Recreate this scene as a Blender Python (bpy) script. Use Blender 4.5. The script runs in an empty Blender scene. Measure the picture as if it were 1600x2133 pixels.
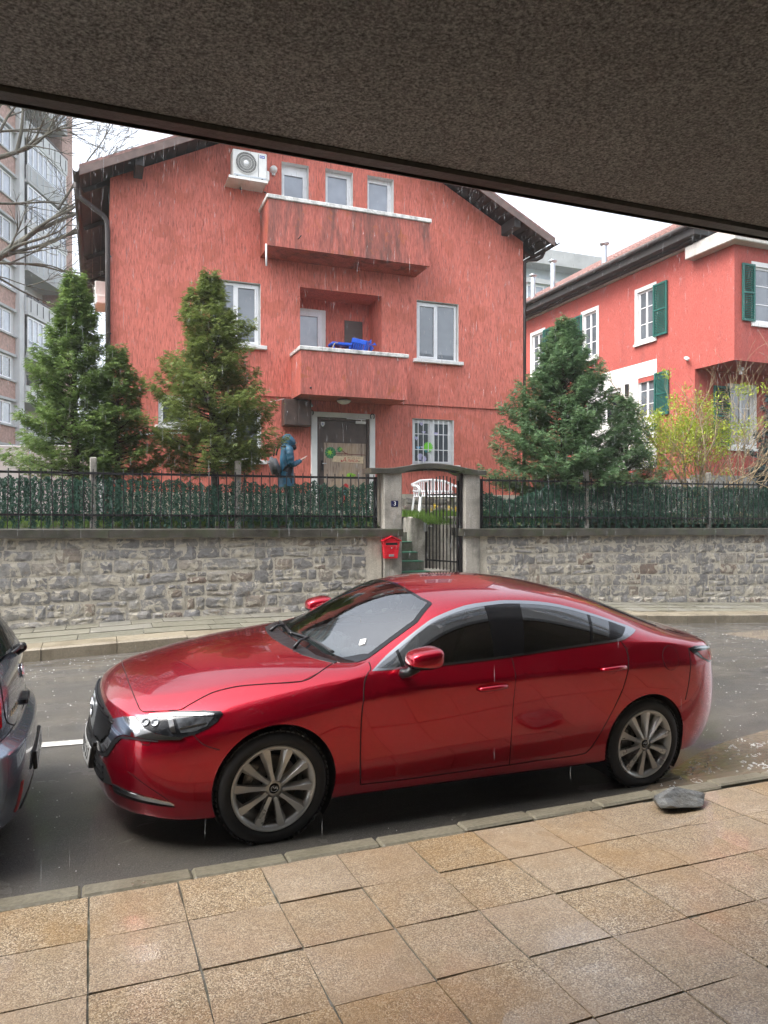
import bpy, bmesh, math, random
import numpy as np
from mathutils import Vector, Matrix, Euler
from mathutils.bvhtree import BVHTree
from mathutils.interpolate import poly_3d_calc

rnd = random.Random(7)
scene = bpy.context.scene
COL = scene.collection
R = math.radians

# ------------------------------------------------------------------ camera
# x runs along the street (to the right), y runs from the arcade towards the houses, z is up
cam = bpy.data.cameras.new('camera')
cam.sensor_fit = 'HORIZONTAL'
cam.sensor_width = 36.0
cam.lens = 36.0 * 1540 / 1600
cam.clip_start = 0.05
cam.clip_end = 2000
camo = bpy.data.objects.new('camera', cam)
camo.location = (0, 0, 1.9)
camo.rotation_euler = (R(90), 0, R(-21.2))
COL.objects.link(camo)
scene.camera = camo

# ------------------------------------------------------------------ sky, sun, exposure
SUN_EL, SUN_AZ = R(57), R(264)
world = bpy.data.worlds.new('World')
scene.world = world
world.use_nodes = True
wn = world.node_tree.nodes
wl = world.node_tree.links
for n_ in list(wn): wn.remove(n_)
wo = wn.new('ShaderNodeOutputWorld'); bg = wn.new('ShaderNodeBackground')
sky = wn.new('ShaderNodeTexSky'); hs = wn.new('ShaderNodeHueSaturation')
sky.sky_type = 'NISHITA'; sky.sun_disc = False
sky.sun_elevation = SUN_EL; sky.sun_rotation = SUN_AZ
sky.altitude = 550; sky.air_density = 1.0; sky.dust_density = 6.0; sky.ozone_density = 1.0
hs.inputs['Saturation'].default_value = 0.36
wl.new(sky.outputs[0], hs.inputs['Color']); wl.new(hs.outputs[0], bg.inputs['Color'])
bg.inputs['Strength'].default_value = 0.15
wl.new(bg.outputs[0], wo.inputs['Surface'])

sun = bpy.data.lights.new('sun', 'SUN')
sun.energy = 1.0; sun.angle = R(40); sun.color = (1.0, 0.97, 0.93)
suno = bpy.data.objects.new('sun', sun)
suno.location = (0, 5, 40)
# light comes from SUN_AZ (clockwise from +y) at SUN_EL
d_ = Vector((math.sin(SUN_AZ) * math.cos(SUN_EL), math.cos(SUN_AZ) * math.cos(SUN_EL), math.sin(SUN_EL)))
suno.rotation_euler = d_.to_track_quat('Z', 'Y').to_euler()
COL.objects.link(suno)

vs = scene.view_settings
vs.view_transform = 'Standard'; vs.look = 'None'; vs.gamma = 1.0; vs.exposure = 1.95
vs.use_curve_mapping = False
scene.cycles.max_bounces = 8
scene.cycles.diffuse_bounces = 4
scene.cycles.glossy_bounces = 4
scene.cycles.transmission_bounces = 4
scene.cycles.transparent_max_bounces = 8
scene.cycles.sample_clamp_indirect = 6.0
scene.cycles.caustics_reflective = False
scene.cycles.caustics_refractive = False

# ------------------------------------------------------------------ materials
class NT:
    """small helper round a material's node tree"""
    def __init__(s, name):
        s.m = bpy.data.materials.new(name); s.m.use_nodes = True
        s.t = s.m.node_tree; s.n = s.t.nodes; s.l = s.t.links
        s.b = s.n['Principled BSDF']
        s._pos = None
    def pos(s, scale=(1, 1, 1), local=False):
        if local:
            g = s.n.new('ShaderNodeTexCoord').outputs['Object']
        else:
            g = s.n.new('ShaderNodeNewGeometry').outputs['Position']
        mp = s.n.new('ShaderNodeMapping'); mp.inputs['Scale'].default_value = scale
        s.l.new(g, mp.inputs['Vector']); return mp.outputs[0]
    def noise(s, scale, detail=4, rough=.55, vec=None, dist=0.0):
        t = s.n.new('ShaderNodeTexNoise'); t.inputs['Scale'].default_value = scale
        t.inputs['Detail'].default_value = detail; t.inputs['Roughness'].default_value = rough
        t.inputs['Distortion'].default_value = dist
        s.l.new(vec if vec is not None else s.pos(), t.inputs['Vector']); return t.outputs['Fac']
    def voro(s, scale, vec=None, out='Distance', feature='F1', rand=1.0):
        t = s.n.new('ShaderNodeTexVoronoi'); t.feature = feature; t.inputs['Scale'].default_value = scale
        t.inputs['Randomness'].default_value = rand
        s.l.new(vec if vec is not None else s.pos(), t.inputs['Vector']); return t.outputs[out]
    def ramp(s, fac, stops, interp='LINEAR'):
        r = s.n.new('ShaderNodeValToRGB'); r.color_ramp.interpolation = interp
        e = r.color_ramp.elements
        while len(e) < len(stops): e.new(.5)
        for k, (p, c) in enumerate(stops):
            e[k].position = p
            e[k].color = (c, c, c, 1) if isinstance(c, (int, float)) else (*c, 1)
        s.l.new(fac, r.inputs[0]); return r.outputs[0]
    def mix(s, fac, a, b, mode='MIX'):
        x = s.n.new('ShaderNodeMix'); x.data_type = 'RGBA'; x.blend_type = mode
        for sock, v in ((x.inputs[0], fac), (x.inputs[6], a), (x.inputs[7], b)):
            if isinstance(v, (int, float)): sock.default_value = v
            elif isinstance(v, tuple): sock.default_value = (*v, 1)
            else: s.l.new(v, sock)
        return x.outputs[2]
    def math(s, op, a, b=0.0):
        x = s.n.new('ShaderNodeMath'); x.operation = op
        for sock, v in ((x.inputs[0], a), (x.inputs[1], b)):
            if isinstance(v, (int, float)): sock.default_value = v
            else: s.l.new(v, sock)
        return x.outputs[0]
    def sep(s, vec):
        x = s.n.new('ShaderNodeSeparateXYZ'); s.l.new(vec, x.inputs[0]); return x.outputs
    def rand(s):
        return s.n.new('ShaderNodeObjectInfo').outputs['Random']
    def set(s, sock, v):
        i = s.b.inputs[sock]
        if isinstance(v, (int, float)): i.default_value = v
        elif isinstance(v, tuple): i.default_value = (*v, 1)
        else: s.l.new(v, i)
        return s
    def bump(s, h, strength=.5, dist=.01):
        b = s.n.new('ShaderNodeBump'); b.inputs['Strength'].default_value = strength
        b.inputs['Distance'].default_value = dist
        s.l.new(h, b.inputs['Height']); s.l.new(b.outputs[0], s.b.inputs['Normal']); return s

def simple(name, col, rough=.5, metal=0.0, coat=0.0, var=.12, scale=6.0, bump=0.0, bscale=60.0, spec=.5, rvar=.1):
    t = NT(name)
    f = t.noise(scale, 5)
    dark = tuple(c * (1 - var * 1.6) for c in col); lite = tuple(min(1, c * (1 + var)) for c in col)
    t.set('Base Color', t.ramp(f, [(.3, dark), (.7, lite)]))
    t.set('Roughness', t.ramp(f, [(.3, max(0, rough - rvar)), (.7, min(1, rough + rvar))]) if rvar else rough)
    t.set('Metallic', metal); t.set('Coat Weight', coat); t.set('Coat Roughness', .03); t.set('Specular IOR Level', spec)
    if bump: t.bump(t.noise(bscale, 4), bump, .005)
    return t.m

M = {}
def stucco(name, col, damp, fine=1.0):
    """scraped plaster: vertical grooves, blotches of damp, run-off streaks"""
    t = NT(name)
    groove = t.noise(1.0, 6, .65, t.pos((38 * fine, 38 * fine, 5.5 * fine)), .6)
    grain = t.noise(95, 3)
    big = t.noise(.55, 5, .6)
    blot = t.noise(2.1, 3, .5, t.pos((1, 1, 1.15)), .5)
    streak = t.noise(1.0, 5, .6, t.pos((3.2, 3.2, .22)))
    c0 = t.ramp(groove, [(.32, tuple(v * .42 for v in col)), (.46, tuple(v * .92 for v in col)), (.70, tuple(min(1, v * 1.25 + .014) for v in col))])
    c1 = t.mix(t.ramp(blot, [(.545, 0.0), (.60, .42)]), c0, damp)
    c2 = t.mix(t.ramp(streak, [(.50, 0.0), (.75, .38)]), c1, tuple(v * .55 for v in damp))
    c3 = t.mix(t.ramp(big, [(.3, .25), (.7, 0.0)]), c2, tuple(v * .8 for v in col))
    t.set('Base Color', c3); t.set('Roughness', t.ramp(streak, [(.4, .78), (.75, .45)])); t.set('Specular IOR Level', .3)
    t.bump(t.math('ADD', groove, t.math('MULTIPLY', grain, .35)), .85, .016)
    return t.m
M['stucco'] = stucco('red_stucco', (.64, .182, .135), (.44, .115, .068))
M['stucco_villa'] = stucco('villa_stucco', (.44, .098, .078), (.37, .080, .062), 2.2)

def stained(name, col, grime=1.0):
    """balcony render: rust and algae runs starting under the coping"""
    t = NT(name)
    groove = t.noise(1.0, 6, .65, t.pos((38, 38, 5.5)), .6)
    run = t.noise(1.0, 6, .62, t.pos((2.6, 2.6, .42)), .9)
    run2 = t.noise(1.0, 5, .6, t.pos((9, 9, .9)), .6)
    spot = t.noise(3.4, 4, .55, None, 1.2)
    c0 = t.ramp(groove, [(.30, tuple(v * .45 for v in col)), (.5, tuple(v * .85 for v in col)), (.72, tuple(min(1, v * 1.25 + .02) for v in col))])
    c1 = t.mix(t.ramp(run, [(.44, 0.0), (.64, .8 * grime)]), c0, (.095, .052, .042))
    c2 = t.mix(t.ramp(run2, [(.54, 0.0), (.72, .5)]), c1, (.47, .15, .11))
    c3 = t.mix(t.ramp(spot, [(.60, 0.0), (.66, .55)]), c2, (.36, .105, .035))
    t.set('Base Color', c3); t.set('Roughness', .55); t.set('Specular IOR Level', .3)
    t.bump(groove, .8, .014); return t.m
M['stucco_stained'] = stained('stained_stucco', (.47, .128, .095)); M['stucco_worn'] = stained('worn_stucco', (.56, .155, .118), .40)

def conc(name, col, dirt=(.06, .055, .045), amt=.6, rough=.7, moss=0.0, scale=1.0):
    t = NT(name)
    f = t.noise(2.2 * scale, 7, .62); g = t.noise(45 * scale, 5, .6)
    s = t.noise(1.0, 5, .6, t.pos((7, 7, .8)))
    c = t.ramp(g, [(.3, tuple(v * .72 for v in col)), (.7, tuple(min(1, v * 1.15) for v in col))])
    c = t.mix(t.ramp(f, [(.46, 0.0), (.66, amt)]), c, dirt)
    c = t.mix(t.ramp(s, [(.52, 0.0), (.7, amt * .7)]), c, dirt)
    if moss: c = t.mix(t.ramp(t.noise(5, 4), [(.5, 0.0), (.65, moss)]), c, (.045, .060, .022))
    t.set('Base Color', c); t.set('Roughness', t.ramp(f, [(.4, rough), (.65, rough * .6)]))
    t.bump(t.math('ADD', g, t.math('MULTIPLY', f, .6)), .45, .008); return t.m
M['concrete'] = conc('pillar_concrete', (.36, .335, .29), (.10, .095, .08), .75)
M['coping'] = conc('coping_concrete', (.070, .065, .052), (.024, .023, .017), .75, .45, .5)
M['kerb_far'] = conc('far_kerb_concrete', (.25, .215, .155), (.12, .095, .06), .6, .5)
M['kerb_near'] = conc('near_kerb_concrete', (.20, .18, .13), (.10, .088, .058), .55, .40)
M['plinth'] = conc('plinth_stone', (.26, .255, .24), (.12, .115, .10), .5)
M['whitecap'] = conc('white_coping_paint', (.70, .70, .67), (.05, .05, .042), .55, .6, 0, 4.0)
M['fascia_conc'] = conc('dark_wet_concrete', (.060, .055, .045), (.022, .022, .018), .7, .5)
M['white_cornice'] = conc('pale_cornice_concrete', (.52, .50, .46), (.22, .20, .18), .5)
M['stairs'] = conc('step_concrete', (.15, .145, .12), (.045, .05, .03), .7, .5, .4)
M['wall_dirty'] = conc('dirty_render', (.42, .40, .355), (.09, .085, .065), .75, .7, .3)
M['mortar'] = conc('wall_mortar', (.50, .46, .38), (.20, .185, .15), .5, .8)

def stone():
    t = NT('rough_wall_stone')
    r = t.rand()
    f = t.noise(9, 8, .68); g = t.noise(60, 5, .65); o = t.noise(3.1, 4, .6, None, .8)
    tone = t.ramp(r, [(0, (.21, .205, .20)), (.25, (.285, .275, .262)), (.45, (.37, .35, .31)), (.65, (.25, .247, .245)), (.82, (.40, .375, .325)), (.94, (.27, .215, .165)), (1, (.21, .145, .11))])
    c = t.mix(t.ramp(f, [(.33, .75), (.62, 0.0)]), tone, (.105, .10, .097))
    c = t.mix(t.ramp(g, [(.55, 0.0), (.75, .55)]), c, (.40, .385, .35))
    c = t.mix(t.ramp(o, [(.65, 0.0), (.72, .55)]), c, (.22, .14, .06))
    sm = t.noise(5.5, 6, .62, None, 1.0)
    c = t.mix(t.ramp(sm, [(.515, 0.0), (.56, .9)]), c, (.47, .43, .35))      # pointing mortar smeared over the faces
    damp = t.noise(1.0, 5, .6, t.pos((2.3, 2.3, .5)))
    c = t.mix(t.ramp(damp, [(.52, 0.0), (.72, .5)]), c, (.075, .070, .060))
    t.set('Base Color', c); t.set('Roughness', t.ramp(damp, [(.45, .8), (.68, .5)])); t.set('Specular IOR Level', .35)
    t.bump(t.math('ADD', f, t.math('MULTIPLY', g, .4)), 1.0, .03); return t.m
M['stone'] = stone()

def paving():
    """exposed-aggregate slab, wet, with iron stains"""
    t = NT('aggregate_slab')
    cell = t.voro(185, None, 'Color')
    dist = t.voro(185, None, 'Distance')
    big = t.noise(1.35, 6, .62, None, .4); med = t.noise(14, 4)
    r = t.rand()
    pick = t.sep(cell)[0]
    c = t.ramp(pick, [(0, (.085, .058, .034)), (.25, (.205, .140, .076)), (.5, (.345, .250, .142)), (.78, (.47, .36, .225)), (1, (.64, .54, .39))])
    c = t.mix(t.ramp(dist, [(.52, 0.0), (.95, .75)]), c, (.095, .065, .040))
    c = t.mix(t.ramp(big, [(.45, 0.0), (.66, .66)]), c, (.315, .180, .062))
    c = t.mix(t.math('MULTIPLY', r, .85), c, t.mix(.60, c, (.36, .285, .215)))
    c = t.mix(t.ramp(med, [(.35, .22), (.6, 0.0)]), c, (.17, .115, .065))
    t.set('Base Color', c)
    wet = t.noise(1.1, 4, .55)
    t.set('Roughness', .55); t.set('Specular IOR Level', .4)
    t.set('Coat Weight', t.ramp(wet, [(.38, .25), (.58, 1.0)])); t.set('Coat Roughness', t.ramp(wet, [(.38, .30), (.60, .06)])); t.set('Coat IOR', 1.5)
    cb = t.n.new('ShaderNodeBump'); cb.inputs['Strength'].default_value = .05; cb.inputs['Distance'].default_value = .004; t.l.new(t.noise(120, 3), cb.inputs['Height']); t.l.new(cb.outputs[0], t.b.inputs['Coat Normal'])
    t.bump(t.math('MULTIPLY', dist, -1.0), .5, .004); return t.m
M['paving'] = paving()

def grout():
    t = NT('wet_joint_mortar')
    f = t.noise(9, 5)
    t.set('Base Color', t.ramp(f, [(.35, (.075, .070, .052)), (.55, (.15, .145, .12)), (.72, (.26, .26, .24))]))
    t.set('Roughness', t.ramp(t.noise(3.0, 3), [(.38, .35), (.56, .06)])); t.bump(f, .35, .004); return t.m
M['grout'] = grout()

def asphalt():
    t = NT('wet_asphalt')
    f = t.noise(1.15, 6, .6, t.pos((.8, 1.5, 1)), .4); g = t.noise(120, 4, .68); sp = t.voro(130)
    c = t.ramp(g, [(.32, (.030, .028, .026)), (.58, (.085, .080, .072)), (.74, (.24, .23, .215))])
    c = t.mix(t.ramp(f, [(.40, 0.0), (.68, .55)]), c, (.135, .118, .092))
    t.set('Base Color', c)
    wet = t.noise(1.6, 5, .6, t.pos((.7, 1.6, 1)), .5)
    t.set('Roughness', .5); t.set('Specular IOR Level', .5)
    t.set('Coat Weight', t.ramp(wet, [(.34, .35), (.56, 1.0)])); t.set('Coat Roughness', t.ramp(wet, [(.36, .30), (.60, .06)])); t.set('Coat IOR', 1.5)
    cb = t.n.new('ShaderNodeBump'); cb.inputs['Strength'].default_value = .06; cb.inputs['Distance'].default_value = .006
    t.l.new(t.math('ADD', t.noise(90, 3, .6), t.math('MULTIPLY', t.noise(14, 3), .6)), cb.inputs['Height']); t.l.new(cb.outputs[0], t.b.inputs['Coat Normal'])
    t.bump(t.math('ADD', t.math('MULTIPLY', g, .8), t.math('MULTIPLY', t.noise(24, 3), .5)), .8, .007); return t.m
M['asphalt'] = asphalt()

def soffit():
    t = NT('pebbledash_soffit')
    g = t.noise(105, 4, .7); v = t.voro(120, None, 'Color'); f = t.noise(.9, 5, .6)
    c = t.ramp(g, [(.36, (.075, .078, .080)), (.50, (.34, .355, .365)), (.64, (.74, .78, .80))])
    c = t.mix(.32, c, t.ramp(t.sep(v)[0], [(0, (.050, .052, .054)), (.6, (.27, .285, .295)), (1, (.62, .66, .69))]))
    c = t.mix(t.ramp(f, [(.4, .25), (.65, 0.0)]), c, (.085, .080, .074))
    t.set('Base Color', c); t.set('Roughness', .85)
    t.bump(t.noise(70, 4, .6), 1.0, .02); return t.m
M['soffit'] = soffit()

def pave_far():
    t = NT('grey_green_slab')
    r = t.rand(); f = t.noise(7, 6, .62); g = t.noise(1.0, 5, .6, t.pos((4, 22, 4)))
    c = t.ramp(r, [(0, (.135, .13, .098)), (.5, (.18, .17, .128)), (1, (.215, .205, .18))])
    c = t.mix(t.ramp(f, [(.4, .5), (.6, 0.0)]), c, (.13, .125, .095))
    c = t.mix(t.ramp(g, [(.55, 0.0), (.7, .4)]), c, (.36, .345, .30))
    t.set('Base Color', c); t.set('Roughness', t.ramp(f, [(.35, .30), (.65, .55)])); t.bump(f, .35, .006); return t.m
M['pave_far'] = pave_far()

def ground():
    t = NT('garden_earth')
    f = t.noise(3, 6); g = t.noise(40, 4)
    c = t.ramp(f, [(.38, (.075, .060, .040)), (.55, (.060, .085, .026)), (.7, (.085, .13, .035))])
    t.set('Base Color', c); t.set('Roughness', .8); t.bump(g, .6, .02); return t.m
M['earth'] = ground()

def leafmat(name, dark, mid, lite, rough=.5, scale=5.0, trans=.35):
    t = NT(name)
    f = t.noise(scale, 4, .6); g = t.noise(scale * 9, 2)
    c = t.ramp(f, [(.32, dark), (.52, mid), (.72, lite)])
    c = t.mix(t.ramp(g, [(.4, 0.0), (.75, .5)]), c, lite)
    t.set('Base Color', c); t.set('Roughness', rough); t.set('Specular IOR Level', .25)
    if trans:      # thin leaves let some of the sky through
        tr = t.n.new('ShaderNodeBsdfTranslucent'); t.l.new(c, tr.inputs['Color'])
        mx = t.n.new('ShaderNodeMixShader'); mx.inputs[0].default_value = trans
        t.l.new(t.b.outputs[0], mx.inputs[1]); t.l.new(tr.outputs[0], mx.inputs[2]); t.l.new(mx.outputs[0], t.n['Material Output'].inputs['Surface'])
    return t.m
M['conifer'] = leafmat('conifer_green', (.060, .110, .030), (.125, .200, .055), (.220, .290, .090))
M['conifer_b'] = leafmat('conifer_blue_green', (.052, .105, .052), (.105, .190, .085), (.185, .270, .125))
M['conifer_olive'] = leafmat('conifer_olive', (.065, .102, .026), (.142, .190, .050), (.240, .270, .085))
M['spruce'] = leafmat('blue_spruce', (.022, .045, .045), (.045, .078, .078), (.085, .125, .125))
M['bamboo'] = leafmat('yellow_green_leaf', (.13, .20, .022), (.27, .36, .035), (.50, .52, .075))
M['hedge'] = leafmat('plastic_leaf', (.013, .042, .027), (.030, .092, .058), (.095, .200, .140), .38, 9.0, .15)
M['grass'] = leafmat('grass_blade', (.05, .11, .018), (.095, .19, .030), (.17, .27, .05))
M['bark'] = simple('bark', (.060, .046, .034), .8, var=.4, scale=18, bump=.7, bscale=40)
M['twig'] = simple('grey_twig', (.105, .088, .070), .75, var=.35, scale=10)
M['straw'] = simple('dry_stem', (.30, .23, .135), .7, var=.35, scale=10)
M['mossy_branch'] = simple('mossy_branch', (.085, .080, .058), .8, var=.4, scale=5)

M['white_pvc'] = simple('white_window_frame', (.78, .79, .80), .35, var=.05)
M['white_paint'] = simple('white_wall_paint', (.74, .74, .72), .6, var=.08, scale=3)
M['sill'] = simple('white_sill', (.70, .70, .68), .5, var=.10, scale=8)
M['brown_wood'] = simple('dark_brown_board', (.075, .050, .040), .5, var=.25, scale=6)
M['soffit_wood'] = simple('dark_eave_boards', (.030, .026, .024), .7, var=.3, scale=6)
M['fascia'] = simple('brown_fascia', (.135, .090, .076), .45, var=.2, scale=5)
M['gutter'] = simple('brown_gutter', (.040, .030, .027), .6, var=.2)
M['green_edge'] = simple('green_roof_edge', (.045, .075, .050), .4)
M['black_iron'] = simple('black_painted_iron', (.012, .012, .013), .35, var=.3, scale=20)
M['grey_metal'] = simple('galvanised_metal', (.45, .48, .50), .35, .8, var=.1)
M['satin_trim'] = simple('satin_window_trim', (.36, .37, .38), .24, 1.0, var=.02, rvar=0)
M['chrome'] = simple('chrome_trim', (.74, .75, .76), .10, 1.0, var=.02, rvar=0)
M['red_box'] = simple('red_painted_box', (.60, .010, .025), .28, var=.08)
M['white_plastic'] = simple('white_plastic', (.80, .80, .80), .4, var=.05)
M['ac_body'] = simple('ac_body_plastic', (.72, .72, .69), .45, var=.06)
M['ac_dark'] = simple('ac_grille_dark', (.05, .05, .05), .6)
M['blue_plastic'] = simple('blue_plastic', (.010, .085, .52), .35, var=.1)
M['door'] = simple('brown_metal_door', (.085, .062, .052), .45, var=.18, scale=5)
M['shop_dark'] = simple('dark_shopfront', (.075, .070, .066), .45, var=.3, scale=2)
M['shutter'] = simple('green_shutter', (.012, .105, .085), .45, var=.12)
M['rubber'] = simple('tyre_rubber', (.014, .014, .015), .62, var=.2, scale=30)
M['black_plastic'] = simple('black_plastic', (.014, .014, .015), .42, var=.2, scale=20)
M['arch_black'] = simple('arch_liner', (.008, .008, .008), .9, var=.2)
M['rim'] = simple('satin_bronze_alloy', (.62, .62, .615), .30, .55, var=.05, rvar=.04)
M['steel'] = simple('brake_steel', (.20, .19, .18), .45, .9, var=.2, scale=20)
M['gloss_black'] = simple('gloss_black', (.008, .008, .009), .12, 0, 0.0, var=.1, rvar=.02, spec=.35)
M['plate_white'] = simple('plate_white', (.72, .72, .70), .35, var=.04)
M['plate_blue'] = simple('plate_blue', (.02, .06, .35), .35, var=.04)
M['ink'] = simple('black_ink', (.015, .015, .017), .5, var=.1)
M['lens_red'] = simple('red_lens', (.50, .008, .012), .18, 0, .15, var=.2, scale=30, rvar=.03)
M['lens_clear'] = simple('clear_lens', (.13, .14, .155), .16, .5, .3, var=.45, scale=26, rvar=.05)
M['lamp_dark'] = simple('lamp_housing', (.022, .024, .028), .16, .3, .25, var=.5, scale=16, rvar=.04)
M['navy_cloth'] = simple('navy_rain_jacket', (.014, .095, .165), .5, var=.30, scale=9, bump=.5, bscale=14)
M['grey_cloth'] = simple('grey_backpack_cloth', (.13, .14, .155), .7, var=.25, scale=12)
M['dark_cloth'] = simple('dark_trousers', (.018, .020, .028), .8, var=.2)
M['skin'] = simple('skin', (.52, .30, .22), .5, var=.08)
M['hair'] = simple('dark_hair', (.02, .015, .012), .5)
M['yellow_petal'] = simple('yellow_petal', (.80, .60, .10), .5, var=.2)
M['cream_petal'] = simple('cream_petal', (.80, .72, .50), .5, var=.1)
M['roof_tile'] = simple('clay_roof_tile', (.24, .125, .105), .5, var=.45, scale=9)
M['brick'] = simple('facing_brick', (.42, .27, .225), .75, var=.22, scale=6)
M['apt_white'] = simple('pale_render', (.56, .57, .57), .75, var=.10, scale=.8)
M['apt_grey'] = simple('grey_render', (.42, .43, .43), .75, var=.15, scale=.7)
M['apt_blue'] = simple('pale_blue_render', (.55, .62, .68), .75, var=.08, scale=.5)
M['road_paint'] = conc('white_road_paint', (.62, .61, .57), (.16, .15, .13), .65, .5, 0, 5.0)
M['green_paint'] = simple('green_step_paint', (.030, .150, .085), .5, var=.3, scale=12)
M['blue_enamel'] = simple('dark_blue_enamel', (.012, .016, .065), .25, var=.1)

def rockmat():
    t = NT('wet_grey_rock')
    f = t.noise(16, 7, .65); g = t.noise(5, 4)
    c = t.ramp(f, [(.3, (.045, .045, .042)), (.55, (.14, .14, .13)), (.75, (.26, .26, .24))])
    c = t.mix(t.ramp(g, [(.5, 0.0), (.7, .4)]), c, (.12, .10, .06))
    t.set('Base Color', c); t.set('Roughness', t.ramp(f, [(.3, .42), (.7, .16)])); t.bump(f, .8, .02); return t.m
M['rock'] = rockmat()

def glass(name, tint, rough=.03, spec=.9, coat=1.0):
    """window pane of a room with no light in it: dark behind, mirror-like in front"""
    t = NT(name)
    f = t.noise(1.3, 3)
    t.set('Base Color', t.ramp(f, [(.35, tuple(v * .6 for v in tint)), (.65, tint)]))
    t.set('Roughness', rough); t.set('Specular IOR Level', spec); t.set('IOR', 1.5)
    t.set('Coat Weight', coat); t.set('Coat Roughness', .01)
    t.bump(t.noise(2.2, 2), .05, .01)
    return t.m
M['glass'] = glass('window_pane', (.13, .15, .17))
M['glass_pale'] = glass('pale_window_pane', (.30, .34, .40))  # same pane in a lighter blue-grey tint
M['glass_dark'] = glass('tinted_car_glass', (.008, .010, .011), .03, .45, 0.0)
M['glass_screen'] = glass('windscreen_glass', (.028, .055, .055), .02, .8, .6)

def seethrough(name, tint, spec_rough=.01):
    """car glass: mirror-like by Fresnel, otherwise a tinted view into the cabin"""
    t = NT(name); tr = t.n.new('ShaderNodeBsdfTransparent'); gl = t.n.new('ShaderNodeBsdfGlossy'); fr = t.n.new('ShaderNodeFresnel'); mx = t.n.new('ShaderNodeMixShader')
    f = t.noise(2.5, 4, .6, t.pos((1, 1, 1), True)); dr = t.voro(55, t.pos((1, 1, 1), True))
    t.l.new(t.mix(t.ramp(f, [(.45, 0.0), (.7, .25)]), tint, tuple(min(1, v * 1.6) for v in tint)), tr.inputs['Color'])
    gl.inputs['Roughness'].default_value = spec_rough; gl.inputs['Color'].default_value = (.95, .97, .97, 1)
    fr.inputs['IOR'].default_value = 2.5
    b = t.n.new('ShaderNodeBump'); b.inputs['Strength'].default_value = .12; b.inputs['Distance'].default_value = .002
    t.l.new(t.ramp(dr, [(.10, 1.0), (.22, 0.0)]), b.inputs['Height']); t.l.new(b.outputs[0], gl.inputs['Normal'])
    t.l.new(fr.outputs[0], mx.inputs[0]); t.l.new(tr.outputs[0], mx.inputs[1]); t.l.new(gl.outputs[0], mx.inputs[2])
    t.l.new(mx.outputs[0], t.n['Material Output'].inputs['Surface']); return t.m
M['screen_glass'] = seethrough('windscreen_clear', (.62, .72, .70)); M['side_glass'] = seethrough('side_window_clear', (.30, .33, .33)); M['side_glass_dark'] = seethrough('side_window_tinted', (.13, .145, .15))
M['cabin'] = simple('cabin_trim', (.055, .058, .062), .6, var=.2); M['cabin_seat'] = simple('seat_leather', (.11, .11, .115), .5, var=.15); M['headliner'] = simple('headliner', (.40, .40, .39), .9, var=.05)

def carpaint(name, col, flake, metal=.68):
    t = NT(name)
    v = t.voro(900, t.pos((1, 1, 1), True), 'Color')
    lw = t.n.new('ShaderNodeLayerWeight'); lw.inputs['Blend'].default_value = .35
    c = t.mix(lw.outputs['Facing'], flake, col)
    c = t.mix(t.math('MULTIPLY', t.sep(v)[0], .18), c, flake)
    t.set('Base Color', c); t.set('Metallic', metal); t.set('Roughness', .27); t.set('Specular IOR Level', .2)
    t.set('Coat Weight', 1.0); t.set('Coat Roughness', .008); t.set('Coat IOR', 1.5)
    drops = t.voro(70, t.pos((1, 1, 1), True)); mask = t.noise(5, 3, .5, t.pos((1, 1, 1), True))
    dd = t.ramp(drops, [(.10, 1.0), (.20, 0.0)])
    dd = t.math('MULTIPLY', dd, t.ramp(mask, [(.48, 0.0), (.6, 1.0)]))
    b = t.n.new('ShaderNodeBump'); b.inputs['Strength'].default_value = .7; b.inputs['Distance'].default_value = .002
    t.l.new(dd, b.inputs['Height']); t.l.new(b.outputs[0], t.b.inputs['Coat Normal'])
    return t.m
M['car_red'] = carpaint('soul_red_paint', (.13, .0002, .0070), (.47, .0006, .020))
M['car_red'].name = 'deep_red_car_paint'
M['car_grey'] = carpaint('grey_blue_car_paint', (.17, .21, .265), (.32, .37, .44))

def water():
    t = NT('muddy_water')
    t.set('Base Color', t.ramp(t.noise(1.2, 4), [(.35, (.17, .135, .10)), (.65, (.25, .20, .15))]))
    t.set('Roughness', .04); t.set('IOR', 1.33); t.set('Coat Weight', .6); t.set('Coat Roughness', .03)
    rings = t.n.new('ShaderNodeTexWave'); rings.wave_type = 'RINGS'; rings.inputs['Scale'].default_value = 5.5
    rings.inputs['Distortion'].default_value = 6.0; rings.inputs['Detail'].default_value = 2
    t.l.new(t.pos(), rings.inputs['Vector'])
    t.bump(t.math('ADD', t.noise(16, 4, .6), t.math('MULTIPLY', rings.outputs['Fac'], .25)), .28, .02); return t.m
M['water'] = water()
t_ = NT('foam'); t_.set('Base Color', t_.ramp(t_.noise(50, 3), [(.3, (.55, .53, .50)), (.7, (.85, .85, .84))])); t_.set('Roughness', .25); M['foam'] = t_.m
t_ = NT('raindrop'); t_.set('Base Color', t_.ramp(t_.noise(3, 1), [(.3, (.75, .78, .80)), (.7, (.9, .92, .94))])); t_.set('Roughness', .1); t_.set('Alpha', .30); M['rain'] = t_.m

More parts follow.
